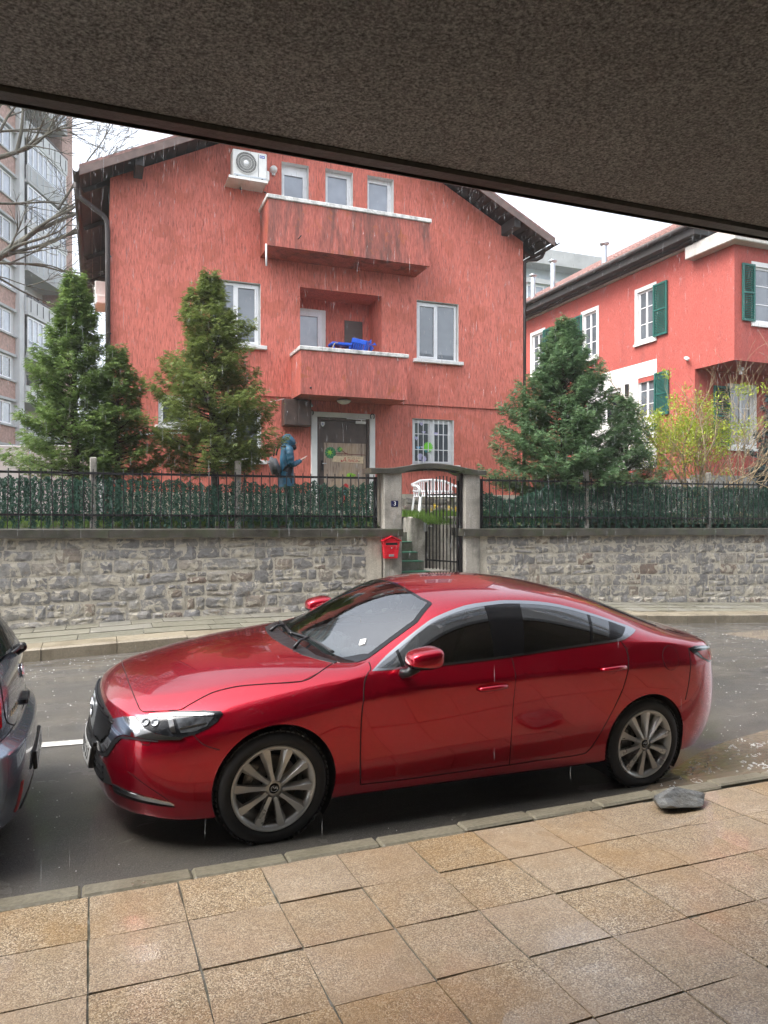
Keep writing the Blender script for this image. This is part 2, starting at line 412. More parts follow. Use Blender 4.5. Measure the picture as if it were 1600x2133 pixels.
# ------------------------------------------------------------------ mesh helpers
class MB:
    """collects shapes; build() links them as ONE mesh object"""
    def __init__(s): s.v = []; s.f = []; s.mi = []; s.cur = 0; s.sm = []; s.smooth = False
    def add(s, verts, faces):
        o = len(s.v); s.v.extend([tuple(v) for v in verts])
        for f in faces: s.f.append(tuple(o + i for i in f)); s.mi.append(s.cur); s.sm.append(s.smooth)
        return s
    def box(s, x0, x1, y0, y1, z0, z1):
        return s.add([(x0, y0, z0), (x1, y0, z0), (x1, y1, z0), (x0, y1, z0), (x0, y0, z1), (x1, y0, z1), (x1, y1, z1), (x0, y1, z1)],
                     [(0, 3, 2, 1), (4, 5, 6, 7), (0, 1, 5, 4), (1, 2, 6, 5), (2, 3, 7, 6), (3, 0, 4, 7)])
    def bbox(s, x0, x1, y0, y1, z0, z1, b=.006):
        """box with chamfered edges"""
        b = min(b, (x1 - x0) * .45, (y1 - y0) * .45, (z1 - z0) * .45)
        bm = bmesh.new(); bmesh.ops.create_cube(bm, size=1)
        for v in bm.verts: v.co = Vector(((x0 + x1) / 2 + v.co.x * (x1 - x0), (y0 + y1) / 2 + v.co.y * (y1 - y0), (z0 + z1) / 2 + v.co.z * (z1 - z0)))
        bmesh.ops.bevel(bm, geom=bm.edges[:], offset=b, segments=1, affect='EDGES')
        bm.verts.index_update()
        s.add([v.co[:] for v in bm.verts], [[v.index for v in f.verts] for f in bm.faces]); bm.free(); return s
    def obox(s, c, size, rot):
        """box of a size about c, turned by a 3x3 matrix"""
        c = Vector(c); h = [q / 2 for q in size]
        P = [c + rot @ Vector((sx * h[0], sy * h[1], sz * h[2])) for sz in (-1, 1) for sx, sy in ((-1, -1), (1, -1), (1, 1), (-1, 1))]
        return s.add(P, [(0, 3, 2, 1), (4, 5, 6, 7), (0, 1, 5, 4), (1, 2, 6, 5), (2, 3, 7, 6), (3, 0, 4, 7)])
    def bar(s, p, q, w, h=None):
        """straight rectangular bar from p to q"""
        p, q = Vector(p), Vector(q); d = q - p
        return s.obox((p + q) / 2, (w, h or w, d.length), d.to_track_quat('Z', 'Y').to_matrix())
    def tube(s, pts, r, n=8, cap=True):
        pts = [Vector(p) for p in pts]; rs = r if isinstance(r, (list, tuple)) else [r] * len(pts)
        V = []; F = []; up = None
        for i, p in enumerate(pts):
            d = (pts[min(i + 1, len(pts) - 1)] - pts[max(i - 1, 0)]).normalized()
            if up is None: up = d.orthogonal().normalized()
            up = (up - d * up.dot(d)); up = up.normalized() if up.length > 1e-6 else d.orthogonal().normalized()
            w = d.cross(up)
            for k in range(n):
                a = 2 * math.pi * k / n; V.append(p + (up * math.cos(a) + w * math.sin(a)) * rs[i])
        for i in range(len(pts) - 1):
            for k in range(n):
                k2 = (k + 1) % n; F.append((i * n + k, i * n + k2, (i + 1) * n + k2, (i + 1) * n + k))
        if cap: F.append(tuple(reversed(range(n)))); F.append(tuple((len(pts) - 1) * n + k for k in range(n)))
        return s.add(V, F)
    def prism(s, poly, axis, lo, hi):
        """2-D outline (counter-clockwise) pushed along an axis"""
        def P(a, b, c): return {'x': (c, a, b), 'y': (a, c, b), 'z': (a, b, c)}[axis]
        n = len(poly); V = [P(a, b, lo) for a, b in poly] + [P(a, b, hi) for a, b in poly]
        F = [(k, (k + 1) % n, n + (k + 1) % n, n + k) for k in range(n)] + [tuple(reversed(range(n))), tuple(range(n, 2 * n))]
        if axis == 'y': F = [tuple(reversed(f)) for f in F]
        return s.add(V, F)
    def lathe(s, prof, n=32, M4=None, closed=False):
        """profile (r, z) turned about z"""
        V = []; F = []
        for r, z in prof:
            for k in range(n):
                a = 2 * math.pi * k / n; V.append(Vector((r * math.cos(a), r * math.sin(a), z)))
        if M4 is not None: V = [M4 @ v for v in V]
        m = len(prof)
        for i in range(m if closed else m - 1):
            for k in range(n):
                k2 = (k + 1) % n; j = (i + 1) % m
                F.append((i * n + k, i * n + k2, j * n + k2, j * n + k))
        return s.add(V, F)
    def build(s, name, mats, parent=None, loc=None, smooth=None):
        me = bpy.data.meshes.new(name); me.from_pydata(s.v, [], s.f)
        for m in (mats if isinstance(mats, (list, tuple)) else [mats]): me.materials.append(m)
        me.polygons.foreach_set('material_index', s.mi)
        me.polygons.foreach_set('use_smooth', [True] * len(s.f) if smooth else s.sm)
        me.update()
        o = bpy.data.objects.new(name, me); COL.objects.link(o)
        if parent is not None: o.parent = parent
        if loc is not None: o.location = loc
        return o

def np_mesh(name, V, F, mats, parent=None, mi=None, smooth=False):
    """mesh from numpy arrays: V (n,3), F (m,k)"""
    me = bpy.data.meshes.new(name); k = F.shape[1]
    me.vertices.add(len(V)); me.vertices.foreach_set('co', np.asarray(V, np.float32).ravel())
    me.loops.add(F.size); me.loops.foreach_set('vertex_index', F.astype(np.int32).ravel())
    me.polygons.add(len(F)); me.polygons.foreach_set('loop_start', np.arange(0, F.size, k, dtype=np.int32))
    me.polygons.foreach_set('loop_total', np.full(len(F), k, np.int32))
    for m in (mats if isinstance(mats, (list, tuple)) else [mats]): me.materials.append(m)
    if mi is not None: me.polygons.foreach_set('material_index', np.asarray(mi, np.int32))
    if smooth: me.polygons.foreach_set('use_smooth', np.ones(len(F), bool))
    me.update(calc_edges=True); me.validate()
    o = bpy.data.objects.new(name, me); COL.objects.link(o)
    if parent is not None: o.parent = parent
    return o

def tag(o, label=None, cat=None, group=None, kind=None):
    if label: o['label'] = label
    if cat: o['category'] = cat
    if group: o['group'] = group
    if kind: o['kind'] = kind
    return o

def empty(name, loc, label=None, cat=None, group=None, rot=None):
    o = bpy.data.objects.new(name, None); COL.objects.link(o); o.location = loc; o.empty_display_size = .2
    if rot: o.rotation_euler = rot
    return tag(o, label, cat, group)

def copy_tree(o, parent=None):
    c = o.copy(); COL.objects.link(c)
    if parent is not None: c.parent = parent
    for ch in list(o.children): copy_tree(ch, c)
    return c

def text_mesh(body, size, depth, font_align='CENTER', shear=0.0):
    """letters as mesh data: flat in local XY, pushed out along +Z"""
    cu = bpy.data.curves.new('letters', 'FONT'); cu.body = body; cu.size = size; cu.extrude = depth
    cu.align_x = font_align; cu.align_y = 'CENTER'; cu.resolution_u = 3; cu.shear = shear
    o = bpy.data.objects.new('letters', cu); COL.objects.link(o)
    bpy.context.view_layer.update()
    me = bpy.data.meshes.new_from_object(o.evaluated_get(bpy.context.evaluated_depsgraph_get()))
    bpy.data.objects.remove(o); return me

def mesh_obj(name, me, m, parent, mat4=None):
    me.materials.clear(); me.materials.append(m)
    o = bpy.data.objects.new(name, me); COL.objects.link(o)
    if parent is not None: o.parent = parent
    if mat4 is not None: o.matrix_local = mat4
    return o

def lerp_tab(tab, x):
    return float(np.interp(x, [t[0] for t in tab], [t[1] for t in tab]))

# letters on a wall that faces the street (-y): local X -> world x, local Y -> world z, local Z -> world -y
FACE_STREET = Matrix(((1, 0, 0), (0, 0, -1), (0, 1, 0))).to_4x4()

# ================================================================== GROUND
NEAR = [(-40, .30), (-4, .05), (-1, .0), (.9, -.055), (3.7, -.155), (5, -.19), (9, -.22), (17, -.45), (60, -1.0)]
MID = [(-40, .30), (-4, .12), (-1, .09), (.9, .05), (3.7, -.05), (9, -.11), (17, -.42), (60, -1.0)]
FAR = [(-40, .10), (-3, -.16), (-1, -.115), (1, -.05), (5, -.07), (9, -.13), (12, -.28), (17, -.5), (60, -1.1)]
N_KERB_FAR = 10.95
def road_z(a, n):
    z0, z1, z2 = lerp_tab(NEAR, a), lerp_tab(MID, a), lerp_tab(FAR, a)
    n0, n1, n2 = 4.0, 7.0, N_KERB_FAR
    return (z0 * (n - n1) * (n - n2) / ((n0 - n1) * (n0 - n2)) + z1 * (n - n0) * (n - n2) / ((n1 - n0) * (n1 - n2))
            + z2 * (n - n0) * (n - n1) / ((n2 - n0) * (n2 - n1)))

def grid_sheet(name, xs, ys, zf, m, smooth=True):
    V = np.array([(x, y, zf(x, y)) for y in ys for x in xs]); nx = len(xs)
    F = np.array([(j * nx + i, j * nx + i + 1, (j + 1) * nx + i + 1, (j + 1) * nx + i) for j in range(len(ys) - 1) for i in range(nx - 1)])
    return np_mesh(name, V, F, m, smooth=smooth)

xs = sorted(set([-60, -45, -30, -20, -14, -10] + [round(v, 2) for v in np.arange(-8, 20, .4)] + [22, 26, 32, 42, 60, 90]))
ys = [3.70, 4.0, 4.4, 4.8, 5.4, 6, 6.6, 7.2, 8, 8.8, 9.6, 10.4, N_KERB_FAR + .1]
tag(grid_sheet('road', xs, ys, road_z, M['asphalt']), kind='structure')
tr = grid_sheet('terrain', [-500, -120, -60, 0, 60, 120, 500], [-500, -120, -40, 60, 140, 500], lambda x, y: -1.4, M['earth'])
tag(tr, kind='structure')

# raised garden behind the retaining wall
def garden_z(a, n): return 1.60 + .18 * min(1, max(0, (n - 12.9) / .8)) + .08 * min(1, max(0, (n - 13.7) / 2.7))
ST0, ST1, STN = 5.25, 5.97, 14.25      # the stair well cut into it
mb = MB(); mb.smooth = True
gx = [-60, -30, -12, -6, -2, 0, 2, 4, ST0, ST1, 6.64, 7, 9, 11, 13, 15, 18, 24, 40, 80]
gy = [13.0, 13.3, 13.7, 13.95, STN, 15, 16, 17, 22, 30, 60, 110]
V = [(x, y, garden_z(x, y)) for y in gy for x in gx]; F = []
for j in range(len(gy) - 1):
    for i in range(len(gx) - 1):
        if gx[i] == ST0 and gy[j] < STN or gx[i] == ST1 and gy[j] < 13.9: continue
        k = j * len(gx) + i; F.append((k, k + 1, k + 1 + len(gx), k + len(gx)))
mb.add(V, F); gg = mb.build('garden_ground', M['earth']); tag(gg, kind='structure')

# ------------------------------------------------------------------ near pavement: slabs laid in a slightly tilted frame
T = .41
TO = Vector((-.0388, 3.766, .082)); TA = Vector((.99993, .0083, -.0084)).normalized(); TN = Vector((-.0087, .9991, -.0418)).normalized()
TU = TA.cross(TN).normalized()
def tp(i, j, h=0.0): return TO + TA * (i * T) - TN * (j * T) + TU * h
mb = MB()
mb.add([tp(-60, -.02, -.009), tp(90, -.02, -.009), tp(90, 16, -.009), tp(-60, 16, -.009),
        tp(-60, -.02, -.3), tp(90, -.02, -.3), tp(90, 16, -.3), tp(-60, 16, -.3)],
       [(0, 3, 2, 1), (0, 1, 5, 4), (4, 5, 6, 7)])
pav = mb.build('near_pavement', M['grout']); tag(pav, kind='structure')
def slab_mesh(seed):
    rr = random.Random(seed); bm = bmesh.new()
    bmesh.ops.create_grid(bm, x_segments=3, y_segments=3, size=.5)
    for v in bm.verts:
        e = max(abs(v.co.x), abs(v.co.y)) > .49
        v.co.z = rr.uniform(-.0006, .0006) - (.0035 if e else 0)
        if e: v.co.x += rr.uniform(-.006, .006); v.co.y += rr.uniform(-.006, .006)
    ed = [e for e in bm.edges if e.is_boundary]
    r = bmesh.ops.extrude_edge_only(bm, edges=ed)
    for v in [g for g in r['geom'] if isinstance(g, bmesh.types.BMVert)]: v.co.z -= .03; v.co.x *= 1.004; v.co.y *= 1.004
    me = bpy.data.meshes.new('paving_slab'); bm.to_mesh(me); bm.free(); me.materials.append(M['paving']); return me
slabs = [slab_mesh(k) for k in range(8)]
base_rot = Matrix((TA, TN, TU)).transposed()
for j in range(0, 7):
    for i in range(-5, 21):
        if i > 13 and j > 4: continue
        o = bpy.data.objects.new('paving_slab', rnd.choice(slabs)); COL.objects.link(o); o.parent = pav
        g = .007 + rnd.uniform(0, .005)
        sink = -.004 if (i in (8, 9) and j == 0) else 0
        c = tp(i + .5, j + .5, rnd.uniform(-.002, .003) + sink)
        rot = base_rot @ Euler((rnd.gauss(0, .0026), rnd.gauss(0, .0026), rnd.gauss(0, .007) + rnd.choice((0, 0, math.pi / 2, math.pi)))).to_matrix()
        o.matrix_local = Matrix.Translation(c) @ rot.to_4x4() @ Matrix.Diagonal((T - g, T - g, 1, 1))
# near kerb stones, some of them heaved out of line at the right
kerb = empty('near_kerb', tp(0, 0), 'low grey kerb of worn concrete blocks edging the ochre pavement', 'kerb')
x = -4.0; k = 0
while x < 16:
    L = rnd.uniform(.46, .54); mb = MB()
    mb.bbox(-L / 2 + .003, L / 2 - .003, -.062, .062, -.26, 0, .012)
    o = mb.build('kerb_stone', M['kerb_near'], kerb)
    c = TO - tp(0, 0) + TA * (x + L / 2) + TN * (.074 + (rnd.uniform(-.006, .006) if x < 1.3 else rnd.uniform(-.012, .028))) + TU * (rnd.uniform(-.003, .003) if x < 1.3 else rnd.uniform(-.006, .014))
    rot = base_rot @ Euler((rnd.gauss(0, .008), rnd.gauss(0, .006), rnd.gauss(0, .004 if x < 1.3 else .020))).to_matrix()
    o.matrix_local = Matrix.Translation(c) @ rot.to_4x4(); x += L; k += 1

# loose rock lying on the slabs by the kerb
def rock(name, loc, size, seed, m, rz=0.0):
    rr = random.Random(seed); bm = bmesh.new(); bmesh.ops.create_icosphere(bm, subdivisions=3, radius=1)
    ax = [(Vector((rr.gauss(0, 1), rr.gauss(0, 1), rr.gauss(0, 1))).normalized(), rr.uniform(.50, .88)) for _ in range(22)]
    for v in bm.verts:
        p = v.co.copy()
        for d, lim in ax:
            q = p.dot(d)
            if q > lim: p -= d * (q - lim) * .92
        v.co = p
    for v in bm.verts:
        v.co.x *= size[0]; v.co.y *= size[1]; v.co.z *= size[2]
        v.co += v.co.normalized() * rr.uniform(-.004, .004); v.co.z = max(v.co.z, -size[2] * .55)
    me = bpy.data.meshes.new(name); bm.to_mesh(me); bm.free(); me.materials.append(m)
    o = bpy.data.objects.new(name, me); COL.objects.link(o); o.location = loc; o.rotation_euler = (0, 0, rz); return o
rp = tp(8.42, .33, .0)
tag(rock('rock', rp + Vector((-.02, 0, .038)), (.30, .145, .075), 12, M['rock'], R(-4)), 'wet grey rock lying on the ochre slabs beside the kerb', 'rock')

# muddy puddle filling the low gutter behind the red car, with the rings, bubbles and splashes of the rain
WZ = -.137
tag(grid_sheet('puddle_water', [2.2, 4, 6, 8, 11, 14], [3.8, 5, 6, 7, 8, 9.5], lambda x, y: WZ, M['water']), kind='structure')
mb = MB(); mb.smooth = True
for q in range(620):
    px = rnd.uniform(3.7, 8.6); py = 3.95 + abs(rnd.gauss(0, 1.25))
    if py > 7.6 or road_z(px, py) > WZ - .004: continue
    r0 = rnd.choice((.008, .012, .014, .020, .032)) * rnd.uniform(.7, 1.3); seg = 12; z = WZ
    a0, a1 = (0, seg) if rnd.random() < .5 else (rnd.randrange(seg), 0)
    V = []
    for k in range(seg):
        an = 2 * math.pi * k / seg; ca, sa = math.cos(an), math.sin(an)
        for rr_, h in ((r0 * .82, -.001), (r0, .0025), (r0 * 1.14, -.001)): V.append((px + ca * rr_, py + sa * rr_, z + h))
    F = []
    for k in range(seg):
        if rnd.random() < .35: continue
        b = (k + 1) % seg
        for e in (0, 1): F.append((k * 3 + e, b * 3 + e, b * 3 + e + 1, k * 3 + e + 1))
    mb.add(V, F)
    if rnd.random() < .6:      # the little jet in the middle
        h = rnd.uniform(.006, .02); mb.tube([(px, py, z - .001), (px + rnd.uniform(-.006, .006), py, z + h * .6), (px + rnd.uniform(-.01, .01), py, z + h)], [.004, .002, .0025], 5)
for cx, cy, nn in ((4.40, 4.15, 26), (4.25, 4.75, 16), (5.0, 4.45, 16), (5.35, 5.0, 8), (4.9, 4.1, 12)):   # clusters of foam
    for q in range(nn):
        px, py = cx + rnd.gauss(0, .10), cy + rnd.gauss(0, .06); r0 = rnd.uniform(.004, .011)
        mb.lathe([(r0, -.002), (r0 * .8, r0 * .35), (r0 * .35, r0 * .55), (.0005, r0 * .6)], 8, Matrix.Translation((px, py, WZ)))
for q in range(2200):      # drops bursting on the wet asphalt
    px, py = rnd.uniform(-1.2, 13.5), rnd.uniform(4.1, 10.8)
    if road_z(px, py) < WZ: continue
    if .0 < px < 4.6 and 4.35 < py < 6.1: continue
    r0 = rnd.uniform(.002, .0055) * (.6 + py / 10); mb.lathe([(r0, -.002), (r0 * .7, r0 * .4), (.0005, r0 * .6)], 5, Matrix.Translation((px, py, road_z(px, py))))
tag(mb.build('rain_splashes', M['foam']), 'pale rings and bubbles of raindrops on the muddy puddle', None, None, 'stuff')

# parking-bay line (flat print on the asphalt, worn through in places)
mb = MB(); V = []; F = []
nx = 60; x0, x1 = -2.4, 3.6
for k in range(nx + 1):
    x = x0 + (x1 - x0) * k / nx
    for y in (6.30, 6.42): V.append((x, y, road_z(x, y) + .006))
for k in range(nx): F.append((2 * k, 2 * k + 2, 2 * k + 3, 2 * k + 1))
V2 = [(.06, 7.06), (.21, 7.0), (.21, 7.10)]
o0 = len(V); V += [(x, y, road_z(x, y) + .006) for x, y in V2]; F.append((o0, o0 + 1, o0 + 2))
mb.add(V, F); tag(mb.build('road_marking', M['road_paint']), kind='structure')

# ------------------------------------------------------------------ far pavement
def far_top(a, n): return lerp_tab(FAR, a) + .165 + .030 * (n - N_KERB_FAR) / 1.9
fp = grid_sheet('far_pavement', xs, [N_KERB_FAR + .40, 11.6, 12.3, 13.0], lambda x, y: far_top(x, y) - .014, M['grout'])
tag(fp, kind='structure')
fk = empty('far_kerb', (0, N_KERB_FAR, 0), 'high pale kerb of long concrete stones along the far side of the road', 'kerb')
x = -9.0
while x < 22:
    L = rnd.uniform(.85, 1.0); d = rnd.uniform(-.008, .008); mb = MB()
    x1_ = x + L - .008; w = .44
    zt0, zt1 = far_top(x, N_KERB_FAR), far_top(x1_, N_KERB_FAR); c = .022
    prof = lambda zt: [(d, -.6 + zt), (d, zt - c), (d + c, zt), (w, zt + .004), (w, -.6 + zt)]
    A, B_ = prof(zt0 + rnd.uniform(-.006, .006)), prof(zt1 + rnd.uniform(-.006, .006)); n = len(A)
    mb.add([(x, q[0], q[1]) for q in A] + [(x1_, q[0], q[1]) for q in B_],
           [(k, (k + 1) % n, n + (k + 1) % n, n + k) for k in range(n)] + [tuple(range(n)), tuple(reversed(range(n, 2 * n)))])
    mb.f = [tuple(reversed(f)) for f in mb.f]
    mb.build('kerb_stone', M['kerb_far'], fk); x += L
mb = MB(); mb.bbox(-.5, .5, -.5, .5, -1, 0, .03); fs = mb.build('paving_slab', M['pave_far']); FS = fs.data; bpy.data.objects.remove(fs)
for r_, (y0, y1) in enumerate(((11.40, 11.87), (11.88, 12.35), (12.36, 12.84))):
    x = -5.0 + r_ * .17
    while x < 16.5:
        w = .47
        if x < .9: w = .94 if r_ < 2 else .47
        w *= rnd.uniform(.96, 1.04)
        o = bpy.data.objects.new('paving_slab', FS); COL.objects.link(o); o.parent = fp
        xc = x + w / 2; yc = (y0 + y1) / 2
        sl = (far_top(xc + .3, yc) - far_top(xc - .3, yc)) / .6
        o.matrix_local = Matrix.Translation((xc, yc, far_top(xc, yc) + rnd.uniform(-.005, .004))) @ Euler((rnd.gauss(0, .006), -math.atan(sl) + rnd.gauss(0, .004), rnd.gauss(0, .006))).to_matrix().to_4x4() @ Matrix.Diagonal((w - .012, y1 - y0 - .012, .05, 1))
        x += w

# ================================================================== ARCADE BUILDING OVERHEAD
arc = empty('arcade_building', (4, -3, 0), 'concrete building whose pebbledashed ceiling overhangs the pavement', 'building')
def rel(o, p):        # parent without moving
    o.parent = p; o.matrix_parent_inverse = Matrix.Translation(-Vector(p.location)); return o
SZ = 3.30; EDGE = 2.82
mb = MB(); mb.box(-14, 22, -4.2, EDGE - .112, SZ, SZ + .25); rel(mb.build('soffit', M['soffit']), arc)
mb = MB()
# drip edge: a lip a little lower than the soffit with a groove behind it
prof = [(EDGE - .11, SZ + .3), (EDGE - .11, SZ - .004), (EDGE - .100, SZ - .016), (EDGE - .045, SZ - .018), (EDGE - .040, SZ + .012), (EDGE - .028, SZ + .012), (EDGE - .022, SZ - .020), (EDGE, SZ - .012), (EDGE, SZ + .3)]
mb.prism(prof, 'x', -14, 22); rel(mb.build('drip_edge', M['fascia_conc']), arc)
mb = MB(); mb.box(-14, 22, EDGE - .45, EDGE - .02, SZ + .30, 9.0)
rel(mb.build('upper_wall', M['apt_grey']), arc)
mb = MB(); mb.box(-14, 22, -4.5, -4.2, -.6, 9.0); mb.box(-14, 22, -4.2, EDGE - .45, 8.7, 9.0)
mb.box(-14.0, -13.7, -4.2, -1.5, -.6, SZ); mb.box(21.7, 22, -4.2, -1.5, -.6, SZ)
rel(mb.build('shop_wall', M['shop_dark']), arc)
for fl in range(2):
    for q in range(9):
        x = -12.6 + q * 3.9; z = 4.4 + fl * 2.4
        mb = MB(); mb.box(x, x + 1.9, EDGE - .03, EDGE + .015, z, z + 1.5); w_ = rel(mb.build('window', M['white_pvc']), arc)
        mb = MB(); mb.box(x + .07, x + .92, EDGE + .016, EDGE + .020, z + .07, z + 1.43); mb.box(x + .98, x + 1.83, EDGE + .016, EDGE + .020, z + .07, z + 1.43)
        p_ = mb.build('pane', M['glass']); p_.parent = w_; p_.matrix_parent_inverse = Matrix.Identity(4)
for q in range(8):
    x = -12.5 + q * 4.4
    mb = MB(); mb.box(x, x + 2.6, -4.2, -4.15, .35, 2.5); w_ = rel(mb.build('shop_window', M['brown_wood']), arc)
    mb = MB(); mb.box(x + .1, x + 2.5, -4.148, -4.14, .5, 2.4); p_ = mb.build('pane', M['glass_dark']); p_.parent = w_

# ================================================================== CARS
# body cage: stations from nose to tail, each a row of points from the sill up to the centre line,
# given as (u, v, z): u towards the tail from the front axle, v outwards, z up
def in_poly(p, P):
    c = False; x, y = p
    for i in range(len(P)):
        (x0, y0), (x1, y1) = P[i - 1], P[i]
        if (y0 > y) != (y1 > y) and x < (x1 - x0) * (y - y0) / (y1 - y0) + x0: c = not c
    return c
def to_edge(p, P):
    """nearest point on an outline"""
    best = None; p = Vector(p)
    for i in range(len(P)):
        a, b = Vector(P[i - 1]), Vector(P[i]); d = b - a; t = max(0, min(1, (p - a).dot(d) / max(1e-9, d.length_squared))); q = a + d * t
        if best is None or (q - p).length < best[0]: best = ((q - p).length, q)
    return best[1]
def body_from_cage(name, stations, creases, mat_, arches, level=3, holes=()):
    """subdivision surface of the cage, mirrored, with wheel arches cut; returns object, BVH and normals"""
    nS, nL = len(stations), len(stations[0])
    bm = bmesh.new(); grid = {}
    for side in (1, -1):
        for i, st in enumerate(stations):
            for j, (u, v, z) in enumerate(st):
                if j and st[j] == st[j - 1]: grid[side, i, j] = grid[side, i, j - 1]; continue
                if side == -1 and abs(v) < 1e-6: grid[side, i, j] = grid[1, i, j]; continue
                grid[side, i, j] = bm.verts.new((u, v * side, z))
    for side in (1, -1):
        for i in range(nS - 1):
            for j in range(nL - 1):
                q = [grid[side, i, j], grid[side, i + 1, j], grid[side, i + 1, j + 1], grid[side, i, j + 1]]
                if side == 1: q.reverse()
                q2 = []
                for v in q:
                    if v not in q2: q2.append(v)
                if len(q2) > 2 and not any((v.co - w.co).length < 1e-6 for v in q2 for w in q2 if v is not w):
                    try: bm.faces.new(q2)
                    except ValueError: pass
    cl = bm.edges.layers.float.new('crease_edge')
    bm.verts.index_update(); bm.edges.index_update()
    for (i0, j0), (i1, j1), w in creases:
        for side in (1, -1):
            e = bm.edges.get((grid[side, i0, j0], grid[side, i1, j1])) if grid[side, i0, j0] is not grid[side, i1, j1] else None
            if e: e[cl] = w
    bmesh.ops.remove_doubles(bm, verts=bm.verts[:], dist=1e-5)
    bmesh.ops.recalc_face_normals(bm, faces=bm.faces[:])
    me = bpy.data.meshes.new(name); bm.to_mesh(me); bm.free()
    o = bpy.data.objects.new(name, me); COL.objects.link(o)
    md = o.modifiers.new('sub', 'SUBSURF'); md.levels = level; md.render_levels = level; md.boundary_smooth = 'PRESERVE_CORNERS'
    bpy.context.view_layer.update()
    dg = bpy.context.evaluated_depsgraph_get()
    me2 = bpy.data.meshes.new_from_object(o.evaluated_get(dg)); bpy.data.objects.remove(o)
    bm = bmesh.new(); bm.from_mesh(me2)
    if sum(f.normal.dot(f.calc_center_median() - Vector((1.4, 0, .7))) for f in bm.faces) < 0:
        bmesh.ops.reverse_faces(bm, faces=bm.faces[:])
    bm.normal_update()
    surf = Surf(bm)
    # arches: drop what lies inside the circle and pull the ragged edge out onto it
    for (cu, cz, r) in arches:
        def inside(v): return math.hypot(v.co.x - cu, v.co.z - cz) < r and abs(v.co.y) > .42
        kill = [f for f in bm.faces if all(inside(v) for v in f.verts)]
        bmesh.ops.delete(bm, geom=kill, context='FACES')
        for v in bm.verts:
            if inside(v):
                d = Vector((v.co.x - cu, 0, v.co.z - cz)); d = d.normalized() * r
                sgn = 1 if v.co.y > 0 else -1
                h = surf.ray((cu + d.x, 3 * sgn, cz + d.z), (0, -sgn, 0))
                v.co = Vector((cu + d.x, h[0].y if h else v.co.y, cz + d.z))
    for kind, poly in holes:      # window openings: 'top' outlines in (u, v), 'side' outlines in (u, z)
        for sg in ((1,) if kind == 'top' else (-1, 1)):
            co2 = (lambda v: (v.co.x, v.co.y)) if kind == 'top' else (lambda v: (v.co.x, v.co.z))
            ok = (lambda v: v.co.z > .95) if kind == 'top' else (lambda v: v.co.y * sg > .45 and v.co.z > .9)
            ins = {v for v in bm.verts if ok(v) and in_poly(co2(v), poly)}
            bmesh.ops.delete(bm, geom=[f for f in bm.faces if all(v in ins for v in f.verts)], context='FACES')
            for v in list(ins):
                if not v.is_valid: continue
                q = to_edge(co2(v), poly)
                h = surf.ray((q.x, q.y, 3), (0, 0, -1)) if kind == 'top' else surf.ray((q.x, 3 * sg, q.y), (0, -sg, 0))
                if h: v.co = h[0]
    loose = [v for v in bm.verts if not v.link_faces]
    if loose: bmesh.ops.delete(bm, geom=loose, context='VERTS')
    me3 = bpy.data.meshes.new(name); bm.to_mesh(me3); bm.free()
    me3.materials.append(mat_)
    me3.polygons.foreach_set('use_smooth', [True] * len(me3.polygons)); me3.update()
    ob = bpy.data.objects.new(name, me3); COL.objects.link(ob)
    return ob, surf

class Surf:
    """the body as something to lay panels, panes and lamps on"""
    def __init__(s, bm):
        bm.verts.index_update(); bm.faces.index_update()
        s.P = [v.co.copy() for v in bm.verts]; s.N = [v.normal.copy() for v in bm.verts]
        s.F = [[v.index for v in f.verts] for f in bm.faces]
        s.t = BVHTree.FromPolygons(s.P, s.F)
    def nrm(s, p, i):
        w = poly_3d_calc([s.P[k] for k in s.F[i]], p); n = Vector()
        for k, q in zip(s.F[i], w): n += s.N[k] * q
        return n.normalized()
    def ray(s, o, d):
        h = s.t.ray_cast(Vector(o), Vector(d).normalized())
        return None if h[0] is None else (h[0], s.nrm(h[0], h[2]))
    def near(s, p):
        h = s.t.find_nearest(Vector(p)); return h[0], s.nrm(h[0], h[2])

def resample(P, n):
    P = [Vector(p) for p in P]; L = [(P[(i + 1) % len(P)] - P[i]).length for i in range(len(P))]; T_ = sum(L); out = []; i = 0; acc = 0.0
    for k in range(n):
        t = T_ * k / n
        while acc + L[i] < t: acc += L[i]; i += 1
        out.append(P[i].lerp(P[(i + 1) % len(P)], (t - acc) / max(1e-9, L[i])))
    return out
def ring_poly(outer, inner, maxlen):
    """band between two outlines"""
    n = 150; A = resample(outer, n); B = [to_edge3(a, inner) for a in A]
    bm = bmesh.new(); va = [bm.verts.new(p) for p in A]; vb = [bm.verts.new(p) for p in B]
    for k in range(n):
        q = []
        for v in (va[k], va[(k + 1) % n], vb[(k + 1) % n], vb[k]):
            if not any((v.co - w.co).length < 1e-5 for w in q): q.append(v)
        if len(q) > 2: bm.faces.new(q)
    bmesh.ops.delete(bm, geom=[v for v in bm.verts if not v.link_faces], context='VERTS')
    return bm
def to_edge3(p, P):
    best = None
    for i in range(len(P)):
        a, b = Vector(P[i - 1]), Vector(P[i]); d = b - a; t = max(0, min(1, (p - a).dot(d) / max(1e-9, d.length_squared))); q = a + d * t
        if best is None or (q - p).length < best[0]: best = ((q - p).length, q)
    return best[1]
def clip(P, a, b, c):
    """part of a 2-D outline where a*x + b*y <= c"""
    out = []
    for i in range(len(P)):
        p, q = P[i - 1], P[i]; fp, fq = a * p[0] + b * p[1] - c, a * q[0] + b * q[1] - c
        if (fp <= 0) != (fq <= 0): t = fp / (fp - fq); out.append((p[0] + (q[0] - p[0]) * t, p[1] + (q[1] - p[1]) * t))
        if fq <= 0: out.append(q)
    return out
